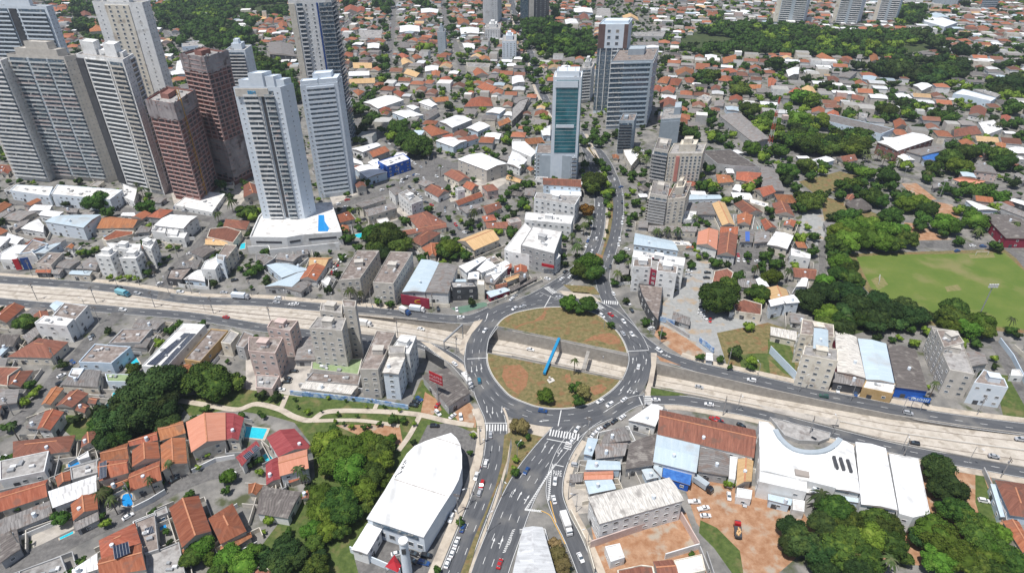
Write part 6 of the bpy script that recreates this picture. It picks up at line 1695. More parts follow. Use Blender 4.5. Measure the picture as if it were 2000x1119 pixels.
TD = {
9: "d1190 790 190 d1330 720 130 d1020 900 150 d1260 910 120 d900 1050 150 d1080 1040 150 o1600 730 160 o1560 680 90 o1680 800 110 o1840 740 75 d490 600 50 o205 285 85 l250 830 45 l200 890 45 l290 790 38 d590 1030 60 o1600 945 42 o1220 1030 60 d780 960 60 o760 1080 80 o260 415 28 o70 1085 60 o1090 1000 60 o20 900 30",
10: "d40 840 50 d150 850 45 o1060 1030 52 o1150 1040 35 o640 985 22 o785 1000 18 o60 1000 30 l400 970 30 p740 90 60 o950 110 45 p820 90 40 o1040 130 40 o510 960 14 o680 1060 20 o600 1110 50 l860 930 15 o700 880 16 l560 860 18 o900 880 15 o1000 930 20 l1120 950 22 o960 1060 26 o880 1075 22 l1230 1060 24 o300 870 20 o320 930 18 l620 1040 20 o20 980 26 o110 870 22 d760 870 16 o840 1090 30 l740 1085 26",
11: "l450 130 70 o590 140 80 o520 180 50 o770 290 36 l270 850 70 y500 780 55 y560 820 62 p485 650 42 o520 880 60 o1600 100 150 o1560 50 90 o1690 60 80 o1660 150 70 d1740 510 62 o1470 540 38 o1620 560 40 l1850 310 50 l1880 570 60 y1860 620 40 o1700 620 25 y60 1090 70",
12: "d330 110 110 d420 60 100 l470 200 80 l420 230 70 d640 60 110 d700 150 110 d840 120 110 d930 190 120 d1060 170 100 d1120 230 110 d1200 230 70 d780 250 80 d900 290 70 d1010 290 70 o1450 170 100 o1440 250 110 l1420 300 90 l1560 330 100 l1660 290 100 o1700 350 80 o1380 240 70 o1890 340 50 p1880 310 40 d1950 370 40 p620 280 50 d560 30 80 l490 60 70 o970 400 30 d1240 880 35 o520 770 14 p1270 840 25",
13: "o180 480 45 o200 560 45 o150 600 40 l240 640 35 o120 350 45 o60 300 40 o40 220 40 o250 700 40 o290 760 0 o560 640 0 o640 1030 50 o560 1100 55 o680 1110 50 o130 540 40 o90 200 40 d820 500 60 p820 560 70 p900 620 60 o1000 430 45 l820 720 50 o1230 420 45 p1200 470 40 o1470 500 50 d1960 250 50 l1610 190 34 l1540 220 22 l1545 285 28 l1570 920 100 o1500 1000 90 l1640 1010 60 l1790 1000 110 l1900 1060 120 l1980 960 80 p130 50 40 o1190 630 35 o1290 790 35 d1320 870 35 l240 870 14 o790 670 40 o1250 1080 0 p1350 360 28 o1720 1080 80",
14: "l560 120 130 l700 180 150 l850 120 130 o950 150 120 l980 230 100 l620 260 130 l750 330 150 o900 360 110 l850 480 110 l500 520 110 o640 560 130 l520 640 110 o700 660 120 l430 780 80 l560 790 90 o660 780 80 o870 590 70 o460 880 80 l1040 80 60 o1010 400 60 d230 930 120 d200 1030 110 d320 1010 90 d60 960 60 o470 1070 100 d90 1060 70 d370 960 60 l30 320 40 p350 380 60 d420 440 45 o20 230 45 l100 700 50 o1595 710 42 o1420 1085 40 l1690 35 28 o1670 170 28 o250 800 50 d1230 90 30 p390 430 30 l60 790 20 d500 990 60",
15: "y60 100 38 y120 50 30 l30 220 34 l15 290 24 y340 900 60 y360 980 70 y390 1060 70 d420 1110 40 l1700 410 50 o1400 970 35 l1740 410 30 y30 330 40",
16: "d1340 320 130 d1420 440 130 d1330 470 100 d1300 260 90 d200 780 110 d250 880 140 d180 920 100 o520 620 130 o600 680 120 d420 740 110 p390 560 90 o850 700 120 o930 760 120 l800 840 120 o640 860 130 o540 950 140 d400 960 140 y640 970 100 o950 900 120 l960 870 80 o760 1010 130 d680 1080 120 d440 1080 110 l1290 800 150 l1380 900 160 l1240 740 90 o1480 650 120 o1560 720 110 o1400 620 80 l1480 1000 140 l1320 1010 120 o1640 860 120 l1740 900 110 l1720 1010 100 o1850 960 110 o1920 1040 110 o1600 1060 110 l1700 780 90 d1180 840 90 o1640 700 60 l1800 810 80 p920 1090 80 o1050 1000 70 o1780 1090 90 d1130 720 60",
5: "o760 460 100 o850 450 60 o690 450 60 o1140 500 75 d520 465 42 l630 850 45 o690 850 45 l740 820 35 p1110 390 40 o1160 400 35 l1050 380 30 p1810 500 50 o1920 540 75 l1960 570 55 p1700 580 45 l860 1040 32 l930 1045 30 l1000 1040 32 l1060 1050 30 o1150 1000 45 p1180 980 40 o1280 900 22 o1250 940 22 o1320 880 22 o1960 1000 60 d40 450 40 o1150 350 25 p1070 345 28 d1940 700 40 y600 290 30 y150 290 30 l260 300 25 o1730 640 40 y30 120 25",
6: "l930 720 100 o1030 740 130 l1000 680 80 o1120 800 100 o950 820 90 d1000 870 80 o690 680 42 o720 740 60 d660 740 45 o800 660 38 l790 600 30 p810 570 40 o1160 600 50 d1200 580 30 o1480 740 40 l1500 820 85 o1460 850 70 l1590 820 50 o1640 870 60 p1700 570 75 d1660 620 50 o1740 640 35 o1250 20 110 o1180 -20 90 o1330 60 70 l1320 0 60 o1340 510 40 d1530 690 30 d645 515 25 o1500 580 30 l1900 690 35 l1850 680 35 o1960 590 45 o1880 560 30 o1960 390 40 o1040 340 25 p1990 320 30 l20 520 40 o20 960 60 o1070 90 25 p1440 240 20 d1430 550 25 o1540 880 40 y800 640 25",
7: "o640 300 95 l680 270 60 o620 350 75 o600 270 60 l720 250 45 o735 460 38 l745 380 50 l755 550 30 p610 640 45 p470 760 40 o670 140 45 y700 160 40 o560 160 45 p550 130 35 o730 200 50 l750 320 45 o770 370 45 o740 410 40 l760 490 36 d740 680 20 l720 740 14 l600 940 110 o560 990 90 o640 1010 90 o850 880 60 o830 900 45 f590 530 62 p500 850 60 p560 680 45 p520 800 40 o590 630 40 o960 460 45 o960 560 40 l890 480 25 l890 540 20 p1000 120 60 p960 90 45 p1050 160 45 o940 240 50 o1530 190 60 o1490 330 60 l1560 320 60 o1570 360 50 d1640 400 25 p1130 700 50 p1210 700 45 p1290 710 50 p1420 610 35 o1440 800 45 l1450 830 35 l1850 350 60 o1900 300 50 d1940 290 40 o1700 20 50 l1870 40 75 l1950 100 55 o1990 110 40 o1590 930 60 d1400 930 30 o1400 950 40 p1890 1020 40 d1790 740 35 o1510 870 35 o1970 880 60 p820 1070 50 d900 1050 40 p900 1000 35 o1690 1110 90 o20 340 50 o120 320 50 o1280 130 0 l1460 880 30 o1360 870 25 d20 540 40 p80 200 35 o800 1080 40 d510 870 30",
8: "o90 60 70 l50 40 50 o320 15 100 l300 -10 70 o150 210 80 o300 180 80 o330 250 60 d150 290 60 l430 210 50 f420 160 50 f460 180 40 o320 460 90 o270 420 70 o400 430 70 o270 500 60 o220 340 50 o640 180 60 o700 200 60 l760 230 70 o750 290 60 o580 330 70 l650 320 70 o560 400 60 o720 390 75 o800 420 90 o870 440 80 o850 340 60 o940 270 80 o970 330 60 o960 230 60 l1080 170 60 f970 180 30 p860 100 50 p950 110 50 p780 110 45 p900 150 45 p1000 100 40 p740 90 40 p1020 160 40 o1010 410 60 o1080 410 60 l1080 480 80 l1190 470 90 o1230 510 80 o1210 590 75 o1180 640 60 o960 570 90 o1020 540 60 o620 570 80 o560 580 60 o680 560 60 d500 570 50 l560 700 100 l660 670 110 l780 660 110 l900 690 110 l1000 700 100 o1080 740 90 o540 790 90 l620 770 110 l760 750 110 l880 770 100 o980 790 80 o500 860 60 l560 930 90 o620 960 80 o550 1020 80 o640 1050 80 o700 1090 60 l440 1090 80 o600 870 60 l1380 630 90 l1440 650 80 o1380 700 50 o1500 760 55 l1600 600 90 l1660 620 70 o1560 520 60 l1490 520 50 o1420 120 90 l1490 180 90 o1520 230 60 o1370 130 60 o1290 190 70 o1240 260 60 p1240 270 40 o1560 80 80 o1630 50 60 o1500 40 60 o1420 10 60 o1700 20 60 o1790 100 90 o1850 150 80 o1760 170 60 o1880 110 60 o1400 350 60 o1480 380 60 o1560 360 70 o1680 360 70 o1740 350 40 o1640 410 50 l1810 420 70 o1640 320 0 o1900 480 0 p1640 700 50 p1920 680 50 o1780 790 60 d1800 820 40 o350 720 50 l260 740 60 l310 650 35 o340 840 60 o50 940 60 d30 830 40 p150 1050 50 o190 640 30 o20 520 50 l240 620 25 o370 1050 30 o110 30 40 p590 250 0 o430 1060 60 o740 1020 0 o900 220 50 d1340 230 40",
3: "o180 480 45 o200 560 45 o150 600 40 l240 640 35 o120 350 45 o60 300 40 o40 220 40 o250 700 40 o290 760 0 o560 640 0 o640 1030 50 o560 1100 55 o680 1110 50 o130 540 40 o90 200 40 o340 230 80 o250 330 85 l320 220 60 o420 230 60 o500 320 60 l400 340 70 o480 260 60 o570 270 60 o560 360 60 o130 230 60 o180 330 60 o330 400 60 o420 390 50 o570 400 50 l260 360 50 o110 450 45 o70 510 40 o90 380 30 o170 630 30 l220 620 25 l160 800 0 o210 800 30 o120 1010 45 y110 960 40 l220 1000 60 l260 920 50 l270 700 35 l280 600 35 l580 480 30 l300 500 30 o820 160 35 o1300 190 45 o1420 145 35 o1570 145 35 o1450 190 25 o1560 490 50 o1560 590 70 o1520 640 60 o1450 600 50 o1490 570 45 o1770 700 80 o1830 710 60 o1760 620 50 o1640 720 40 o1830 510 40 o1920 570 50 o1540 880 60 o1550 940 55 o1490 900 50 o1340 1000 60 o1380 1040 70 o1440 1060 60 l1560 1060 60 o1640 1080 60 p1740 980 0 o1350 820 40 o1110 730 30 o1850 860 80 l1900 960 60 o1980 920 70 f630 1070 50 f740 1060 50 f720 1090 30 l520 1080 40 o1320 60 0 p1880 320 45 o1240 450 35 l1000 405 20 l1050 405 22 l1110 405 25 o1270 400 35 o20 1050 40 d60 80 40 d30 150 40 o340 60 50 o330 110 50 o300 150 40 o1180 30 40 d1480 800 25 o560 30 40",
4: "l260 760 80 l330 790 80 o210 750 60 o380 800 50 l270 850 50 o60 500 80 o200 500 45 o110 570 35 d440 670 60 d470 690 45 o620 880 60 l640 900 40 l230 940 90 l400 950 80 l330 1000 60 o180 890 50 l60 1060 60 o520 1030 50 l470 1080 60 o650 1040 60 l700 1080 60 l290 1100 90 l840 930 45 o930 870 80 o880 840 60 o980 900 60 o920 920 50 o1090 850 60 o1130 900 60 o1180 820 50 l1220 840 40 o1060 780 35 o1330 910 70 o1400 930 70 o1270 890 50 o1430 900 50 o1920 840 80 o1940 960 60 o1860 880 40 l1500 790 45 l1560 830 40 d300 620 50 d1000 540 110 d900 530 80 d820 520 50 d700 510 60 d1150 590 80 d1230 620 70 o1320 610 60 l1240 600 50 l1440 650 60 l1540 670 60 o1620 690 50 d1900 660 90 d1970 620 80 d1850 700 60 o1260 540 40 d1960 700 60 l820 360 70 l790 380 50 d910 340 35 l990 280 35 o580 690 35 o690 680 40 o540 640 0 d1380 390 60 d1500 400 70 d1600 410 60 d1740 390 60 o1960 370 50 o1860 500 60 d1980 490 60 d1090 440 40 l950 440 45 o1020 440 40 d1300 330 70 d1380 340 50 d1170 280 70 d1230 240 50 o840 730 25 o940 680 30 d1540 280 50 o1420 260 50 d1700 290 30 o640 110 0 d440 70 30 d740 140 30 d1840 100 30 o1950 150 40 d1550 30 50 o1700 740 0 p1660 930 40 p1790 990 40 o1980 1040 40 o1400 830 0 d1050 810 50 o1140 800 40",
2: "o1210 160 40 l1330 370 60 l1280 380 40 l1600 430 45 o1610 480 35 o990 470 60 l1000 450 40 o1000 520 50 d1090 490 25 o1010 230 30 o1020 290 35 o1010 200 25 d1010 380 40 o830 210 30 o770 285 35 d700 460 30 o1010 600 50 l980 620 40 d1000 680 45 l1240 720 30 o1580 620 50 l1650 600 35 l1680 700 50 o1640 740 40 o1540 740 30 o1500 810 35 d1250 790 25 o880 740 40 o740 800 60 o810 850 70 d760 870 60 o900 900 50 d860 950 60 o940 920 50 p900 880 40 o1100 1000 80 o1180 1080 80 l1060 1060 60 o1240 980 50 o1170 950 60 l1240 1100 60 o1560 970 30 o1960 1060 50 l1650 930 35 o1520 220 50 o1540 160 40 o1510 100 30 o1600 50 35 o1510 290 25 o1540 270 35 o1680 50 30 o1930 520 40 l1930 600 40 d1480 40 25 o1900 60 50 o1900 130 40 o1020 80 60 o1040 30 50 o850 50 30 o740 20 60 d700 30 40 o940 30 60 o1280 20 60 o1340 40 50 l1190 290 35 o60 480 70 o30 430 50 l120 530 50 o170 560 60 o250 580 60 o280 620 50 o200 520 50 d40 620 0 o740 1000 50 d840 1000 50 l780 1090 35 o980 1010 40 y1320 1010 0 o690 680 30 d770 160 35 o540 310 0 o1920 410 40 o1840 420 30 d1260 550 30 o1290 540 30 d730 350 30",
1: "d590 60 50 o620 30 60 o660 60 50 d610 120 40 d600 190 40 d650 220 45 o680 280 30 l820 300 40 o620 340 30 d660 260 30 o1260 130 60 d1280 170 50 o1240 90 40 o1250 200 40 y1400 320 60 o1440 290 40 o1340 210 30 o1500 200 60 o1560 180 60 o1640 180 50 o1700 190 60 o1560 270 50 o1640 300 40 o1760 300 60 o1840 290 60 o1900 250 70 o1960 170 60 o1780 170 40 o1900 130 50 o1760 120 50 o1800 60 60 o1720 40 60 o1940 60 60 o1680 80 40 o1960 310 60 o1850 330 40 o1980 400 60 l1440 460 30 o1350 400 40 o1460 640 35 l1430 660 30 d1530 870 25 o1340 360 30 o1700 320 30 o1830 200 40 o1990 20 40",
}
for r, s in TD.items():
    for k, x, y, rr in re.findall(r'([a-z])(-?\d+) (-?\d+) (\d+)', s):
        if int(rr) == 0: continue
        (p,) = rp(r, [float(x), float(y)]); add_tree(p[0], p[1], float(rr)/3.996, k)
for x, y, r, k in ALLT:
    mark([(x+r*.6*math.cos(a*.785), y+r*.6*math.sin(a*.785)) for a in range(8)])
NHAND = len(ALLT)
# forest polygons: filled with trees
FOREST = [('1020 40 1060 42 1165 75 1160 112 1070 110 1030 80','o',13), ('1330 75 1400 45 1500 47 1620 56 1700 60 1810 62 1850 92 1770 105 1700 112 1500 104 1400 108 1330 100','o',13),
 ('1700 128 1800 118 1870 112 1890 150 1780 155 1700 142','d',13), ('1745 8 1810 14 1815 45 1748 46','o',13), ('1900 165 2100 150 2100 195 1930 190','d',12),
 ('300 20 380 -20 560 -20 560 30 480 20 440 40 500 100 560 140 585 200 560 190 520 150 460 120 400 90 330 45','o',13), ('140 20 190 0 230 50 180 90 150 60','o',13),
 ('1500 270 1560 255 1700 270 1700 300 1560 300','o',12),('-100 -20 20 -20 20 60 -100 60','o',14), ('1560 650 1600 640 1640 600 1700 600 1720 640 1640 660','d',9),('1320 300 1370 330 1370 350 1330 350','o',10),
 ('175 860 300 800 360 800 330 850 250 865 190 885','d',9),('1450 250 1500 240 1560 230 1610 235 1600 255 1500 262','l',11)]
for s, k, sp in FOREST:
    P = [G(x, y, 4) for x, y in pt(s)]; mark(P); b = MB(); ZP[0] += .0003; b.cap(ccw([G(x, y) for x, y in pt(s)]), ZP[0]); struct(b.build('forest_floor', woodfl))
    xs = [p[0] for p in P]; ys = [p[1] for p in P]; y = min(ys); j = 0
    while y < max(ys):
        x = min(xs)+(j % 2)*sp/2
        while x < max(xs):
            X, Y = x+random.uniform(-3,3), y+random.uniform(-3,3); x += sp
            if random.random() < (.28 if Y > 500 else .05) or (Y > 500 and (math.sin(X*.021+Y*.009)+math.sin(Y*.031-X*.013)) > 1.0): continue
            if inpoly(P, np.array([X]), np.array([Y]))[0]: ALLT.append((X, Y, sp*random.uniform(.5,.75), random.choice([k,k,'o','l' if random.random() < .4 else 'd'])))
        y += sp*.87; j += 1
# ================================================================== AUTOMATIC DISTRICTS behind and between
HK = ['t']*5+['th']*6+['tb']*5+['g']*6+['w']*5+['f']*3+['tn']*2+['tbh']*2+['fw']*2+['b']+['gd']+['t']
FAR = []
def district(pp, ang, bw, bd, lotw, hk=HK, seed=1, treep=.55, street=9, mn=.5):
    R = random.Random(seed); P = [G(x, y) for x, y in pt(pp)]; ca, sa = math.cos(ang), math.sin(ang)
    def W2L(p): return (p[0]*ca+p[1]*sa, -p[0]*sa+p[1]*ca)
    def L2W(p): return (p[0]*ca-p[1]*sa, p[0]*sa+p[1]*ca)
    Q = [W2L(p) for p in P]; x0, x1 = min(q[0] for q in Q), max(q[0] for q in Q); y0, y1 = min(q[1] for q in Q), max(q[1] for q in Q)
    by = y0
    while by < y1:
        bx = x0
        while bx < x1:
            for row in (0, 1):
                x = bx+street
                while x < bx+bw-lotw*.5:
                    w = lotw*R.uniform(.75,1.25); d = (bd-street)/2*R.uniform(.66,.92); cy = by+street+(bd-street)*(.26 if row == 0 else .76)+R.uniform(-1,1); cxl = x+w/2
                    x += w+R.uniform(.4,2.5)
                    q = [(cxl-w/2, cy-d/2), (cxl+w/2, cy-d/2), (cxl+w/2, cy+d/2), (cxl-w/2, cy+d/2)]; W4 = [L2W(v) for v in q]; c = cen(W4)
                    if not inpoly(P, np.array([c[0]]), np.array([c[1]]))[0]: continue
                    if busy(W4):
                        if not busypt(*c, 3) and R.random() < .8: W4 = inset(W4, 3)
                        else: continue
                    if busy(W4): continue
                    if R.random() < .09: ALLT.append((c[0], c[1], R.uniform(4,7), R.choice('oold'))); mark(W4); continue
                    k = R.choice(hk); h = R.choice([3.6,4,4.2,5,6.5]) if k[0] != 'f' else R.choice([4,6,7,9])
                    FAR.append((k, h, W4, R.choice('CCCWWBGK'))); mark(W4)
                    if R.random() < treep*1.25:
                        t = L2W((cxl+R.uniform(-w/2,w/2), cy+(d/2+2.0)*(1 if row else -1))); ALLT.append((t[0], t[1], R.uniform(2.5,5.2), R.choice('ooold')))
            for k in range(2):
                if R.random() < treep: t = L2W((bx+street*.5+R.uniform(-3,3), by+R.uniform(0,bd))); 
                else: continue
                if inpoly(P, np.array([t[0]]), np.array([t[1]]))[0] and not busypt(*t, 2): ALLT.append((t[0], t[1], R.uniform(3.5,6.5), R.choice('oodl')))
            bx += bw
        by += bd
district('640 -25 1180 -25 1180 60 1170 150 1070 200 1060 300 900 300 700 330 690 200 640 60', math.radians(-7), 66, 44, 12.5, seed=2)
district('1180 -25 2100 -25 2100 320 1900 340 1700 320 1500 270 1400 250 1285 260 1285 60', math.radians(-14), 80, 44, 14, seed=3, treep=1.15, hk=HK+['g']*5+['w']*4+['f']*4+['fw']*3+['gd']*3)
district('-100 -25 640 -25 640 120 560 260 440 380 330 380 250 250 150 100 -100 120', math.radians(12), 66, 44, 13, seed=4, treep=1.0)
district('-120 360 60 385 430 420 500 410 500 480 480 500 330 520 330 560 -120 530', math.radians(-12), 70, 46, 12, seed=5, treep=.4)
district('660 330 900 320 1050 330 1060 500 980 560 700 500 660 440', math.radians(24), 60, 42, 12, seed=6, treep=.7)
district('1290 340 1560 330 1600 480 1560 600 1450 620 1330 480 1240 440 1290 380', math.radians(-8), 60, 44, 12, seed=7, treep=.8)
district('-120 590 180 610 230 640 470 640 500 680 350 780 60 900 -120 900', math.radians(38), 70, 44, 12, seed=8, treep=.4)
district('-120 880 190 850 200 1100 -120 1160', math.radians(22), 70, 44, 11, seed=9, treep=.3)
district('1860 280 2120 300 2120 480 1900 470 1880 400', math.radians(-20), 70, 44, 14, seed=10, treep=.8)
# shrubs, small trees and lean-tos in the leftover yards
R = random.Random(77)
for zone, step, pt_r, ps in (('-60 300 2060 300 2060 700 -60 700', 6.5, .42, .22), ('-100 -20 2100 -20 2100 300 -100 300', 9, .55, 0), ('-60 700 900 700 900 1150 -60 1150', 5.5, .26, .30), ('1280 600 2060 600 2060 760 1280 760', 6, .35, .05)):
    P = [G(x, y) for x, y in pt(zone)]; xs = [p[0] for p in P]; ys = [p[1] for p in P]
    y = min(ys)
    while y < max(ys):
        x = min(xs)
        while x < max(xs):
            X, Y = x+R.uniform(-2.5,2.5), y+R.uniform(-2.5,2.5); x += step
            if not inpoly(P, np.array([X]), np.array([Y]))[0] or busypt(X, Y, 1.5): continue
            v = R.random()
            if v < pt_r: ALLT.append((X, Y, R.uniform(1.3,3.4 if Y < 500 else 4.5), R.choice('oodlo'))); mark([(X-1.5,Y-1.5),(X+1.5,Y-1.5),(X+1.5,Y+1.5),(X-1.5,Y+1.5)])
            elif v < pt_r+ps and not busypt(X, Y, 4):
                a = R.uniform(-.5,.5); w_, d_ = R.uniform(3,5.5), R.uniform(2.5,4.5); ca, sa = math.cos(a), math.sin(a)
                FAR.append((R.choice(['g','g','gd','w','t','f','fb']), R.uniform(2.6,3.3), [(X+(i*w_*ca-j*d_*sa), Y+(i*w_*sa+j*d_*ca)) for i, j in ((-1,-1),(1,-1),(1,1),(-1,1))], R.choice('WCG'))); mark(FAR[-1][2])
        y += step
# nearest become things, the rest one far district
CAP = 300
hn = sum(1 for t in THINGS if t['o'].get('category') == 'house')
FAR.sort(key=lambda q: depth(*cen(q[2])))
far_rest = []
for k, h, P, wl in FAR:
    if hn < CAP and not (k[0] not in 't' and hn > CAP-1): building(k, h, P, wl, simple=depth(*cen(P)) > 420, wins=depth(*cen(P)) < 560, cat='house' if (k[0] == 't' or h < 6) else None); hn += 1
    else: far_rest.append((k, h, P, wl))
mats = []; idx = {}
def mi_of(m):
    if m.name not in idx: idx[m.name] = len(mats); mats.append(m)
    return idx[m.name]
big = MB(); R = random.Random(3)
farvar = {}
def farmat(k, v):
    key = (k, v)
    if key not in farvar:
        base = {'t':(.32,.125,.07),'tb':(.21,.10,.068),'tn':(.50,.34,.19),'g':(.24,.22,.21),'gd':(.14,.13,.125),'w':(.72,.73,.74),'b':(.42,.50,.56),'f':(.34,.33,.31),'fw':(.66,.65,.62),'fb':(.24,.21,.19)}.get(k, (.4,.38,.36))
        f_ = (.75,.92,1.08,1.25)[v]; farvar[key] = mat(f'far_roof_{k}_{v}', tuple(min(.85,c*f_) for c in base), tuple(min(.85,c*f_*.78) for c in base), .4)
    return farvar[key]
for k, h, P, wl in far_rest:
    hip = k.endswith('h'); kk = k[:-1] if hip else k; v = R.randrange(4); rm = mi_of(farmat(kk, v)); wm = mi_of(WM[wl])
    if k[0] == 'f':
        big.prism(P, 0, h, wm, top=rm, bottom=False)
    else:
        mb, _, _ = pitched(P, h, hip, .4 if k[0] == 't' else .12)
        for f_, m_ in zip(mb.f, mb.m): big.face([mb.v[i] for i in f_], rm if m_ == 0 else wm)
        big.prism(inset(P, .4), 0, h-.3, wm, bottom=False)
if big.f: o = big.build('distant_houses', mats); o['kind'] = 'stuff'; o['label'] = 'sea of small far-off houses with orange, grey and white roofs'; o['category'] = 'distant houses'
# trees -> objects
ALLT = [t for t in ALLT if t[1] > 90]
ALLT.sort(key=lambda t: -t[2]/depth(t[0], t[1], 5))
def vis(t): p = PX(t[0], t[1], 4); return -60 < p[0] < 2060 and -60 < p[1] < 1180
SHOWN = [t for t in ALLT if vis(t)]
palms = [t for t in SHOWN if t[3] == 'p']; broad = [t for t in SHOWN if t[3] != 'p']
KW = {'o':'mid-green','l':'light green','d':'dark green','f':'orange-flowering','y':'dry brownish','p':'palm'}
for i, (x, y, r, k) in enumerate(broad[:300]):
    s = F/depth(x, y, 5); bigr = r*s > 20
    root = empty('tree', x, y); root.rotation_euler = (0,0,random.uniform(0,6.28))
    cr = link('crown', crown_variant(k, bigr), root); zc = r*.62+1.2; sq = random.uniform(.9,1.1)
    r *= 1.17; cr.scale = (r, r*sq, r*random.uniform(.85,1.05)); cr.location = (0,0,zc)
    tr = link('trunk', TRUNK, root); tr.scale = (r*1.1, r*1.1, zc)
    size = 'huge' if r > 9 else ('large' if r > 6 else ('medium' if r > 3.5 else 'small'))
    reg(root, f'{size} {KW[k]}', 'tree', 'tree', x=x, y=y, z=zc)
for (x, y, r, k) in palms[:120]:
    root = empty('palm_tree', x, y); root.rotation_euler = (0,0,random.uniform(0,6.28)); h = random.uniform(6,10)
    f_ = link('fronds', random.choice(PALMS), root); rr = max(2.2, min(r, 4.5)); f_.scale = (rr,)*3; f_.location = (0,0,h)
    t_ = link('trunk', PTR, root); t_.scale = (7,7,h)
    reg(root, 'palm', 'tree', 'palm tree', plural='palms', x=x, y=y, z=h)
rest = broad[300:]+[t for t in ALLT if not vis(t)]
lowv = [crown_arrays(5, 1, 0, 0, seed=90+i)[:2] for i in range(5)]
leafv = [crown_arrays(6, 1, 150, .085, seed=70+i) for i in range(5)]
for kk in 'old':
    Vs = []; Fs = []; Qs = []; n = 0; R2 = np.random.RandomState(9)
    for (x, y, r, k) in rest:
        k2 = k if k in 'old' else 'o'
        if k2 != kk: continue
        V, Fa, L_ = leafv[R2.randint(5)]
        a = R2.rand()*6.28; c_, s_ = math.cos(a), math.sin(a); M = np.array([[c_,-s_,0],[s_,c_,0],[0,0,1]]); zc = r*.6+.8
        allv = np.concatenate([V, L_])@M.T*r*1.15+np.array([x,y,zc]); Vs.append(allv); Fs.append(Fa+n); Qs.append(np.arange(len(L_)).reshape(-1,4)+n+len(V)); n += len(allv)
    if not Vs: continue
    V = np.concatenate(Vs); T_ = np.concatenate(Fs); Q_ = np.concatenate(Qs); me = bpy.data.meshes.new('distant_trees')
    me.vertices.add(len(V)); me.vertices.foreach_set('co', V.ravel()); me.loops.add(T_.size+Q_.size); me.loops.foreach_set('vertex_index', np.concatenate([T_.ravel(), Q_.ravel()]).astype(np.int32))
    me.polygons.add(len(T_)+len(Q_)); me.polygons.foreach_set('loop_start', np.concatenate([np.arange(len(T_))*3, T_.size+np.arange(len(Q_))*4]).astype(np.int32))
    me.materials.append(LM[kk]); me.update(calc_edges=True)
    o = link('distant_trees', me); o['kind'] = 'stuff'; o['category'] = 'distant trees'; o['label'] = {'o':'mid-green far-off street and garden trees','l':'light green far-off trees between the houses','d':'dark green far-off woodland trees'}[kk]
print('TREES', len(broad), len(palms), 'FAR', len(FAR), 'rest', len(far_rest))
# ================================================================== CARS
PAINT = {'w':(.75,.75,.75),'s':(.42,.43,.45),'k':(.015,.016,.02),'g':(.12,.125,.13),'r':(.42,.02,.02),'b':(.02,.07,.22),'t':(.02,.16,.24),'n':(.03,.09,.07),'y':(.55,.36,.04)}
CW = {'w':'white','s':'silver','k':'black','g':'dark grey','r':'red','b':'dark blue','t':'teal','n':'dark green','y':'yellow'}
tyre = mat('tyre_rubber', (.02,.02,.02)); lampm = mat('headlight_lens', (.8,.8,.75), rough=.2); tail = mat('tail_light_lens', (.35,.01,.01), rough=.3)
def paint(c):
    m = mat('paint_'+CW[c].replace(' ', '_'), PAINT[c], rough=.28, spec=.6); m.node_tree.nodes['Principled BSDF'].inputs['Coat Weight'].default_value = .6; return m
def loft(name, secs, m, L_=None):   # sections across x: (x, halfwidth, z0, z1)
    b = MB(); pr = None
    for (x, w_, z0, z1) in secs:
        q = [(x,-w_,z0),(x,w_,z0),(x,w_*.98,(z0+z1)/2),(x,w_*.9,z1),(x,-w_*.9,z1),(x,-w_*.98,(z0+z1)/2)]
        if pr:
            for i in range(6): b.face([pr[i], q[i], q[(i+1)%6], pr[(i+1)%6]][::-1])
        else: b.face(q)
        pr = q
    b.face(pr[::-1]); return b.mesh(name, m)
wh = MB(); wh.tube((0,-.11,0),(0,.11,0),.32,n=10); WHEEL = wh.mesh('wheel', tyre)
BODYS = {'sedan':[(-2.2,.78,.3,.75),(-2.1,.86,.25,.92),(-1.4,.88,.22,.98),(1.0,.88,.22,.95),(1.9,.84,.25,.80),(2.2,.72,.3,.62)],
         'suv':[(-2.2,.84,.35,.95),(-2.1,.90,.3,1.08),(1.1,.92,.28,1.08),(2.0,.88,.3,.95),(2.2,.78,.35,.75)],
         'pickup':[(-2.6,.86,.4,1.0),(-2.5,.90,.35,1.08),(1.4,.92,.3,1.08),(2.4,.88,.35,.98),(2.6,.8,.4,.8)]}
CAB = {'sedan':([(-1.65,.74,.9,1.0),(-1.1,.72,.9,1.36),(.1,.72,.9,1.40),(1.05,.74,.9,.98)], [(-1.15,.66,1.3,1.44),(.2,.66,1.3,1.47)]),
       'suv':([(-2.05,.8,1.0,1.2),(-1.85,.78,1.0,1.6),(.2,.78,1.0,1.64),(1.15,.8,1.0,1.1)], [(-1.9,.7,1.5,1.68),(.3,.7,1.5,1.72)]),
       'pickup':([(-.5,.8,1.0,1.6),(.5,.78,1.0,1.68),(1.35,.8,1.0,1.1)], [(-.5,.7,1.5,1.7),(.55,.7,1.5,1.75)])}
PROTO = {}
def car_proto(kind, c):
    if (kind, c) in PROTO: return PROTO[(kind, c)]
    m = paint(c); bd = loft('body', BODYS[kind], m); gl = loft('cabin_glass', CAB[kind][0], glass); rf = loft('roof', CAB[kind][1], m)
    e = BODYS[kind][-1][0]; lm = MB()
    ll = []
    for s_ in (-1, 1): q = MB(); q.box((e-.06, s_*.56),(1,0),(0,1),.14,.34,.55,.7); ll.append(('headlight', q.mesh('headlight', lampm)))
    for s_ in (-1, 1): q = MB(); q.box((BODYS[kind][0][0]+.05, s_*.6),(1,0),(0,1),.14,.3,.62,.78); ll.append(('tail_light', q.mesh('tail_light', tail)))
    PROTO[(kind, c)] = (bd, gl, rf, ll); return PROTO[(kind, c)]
ncar = [0]
carpos = []
CARQ = []
def car(*a, **k): CARQ.append((a, k))
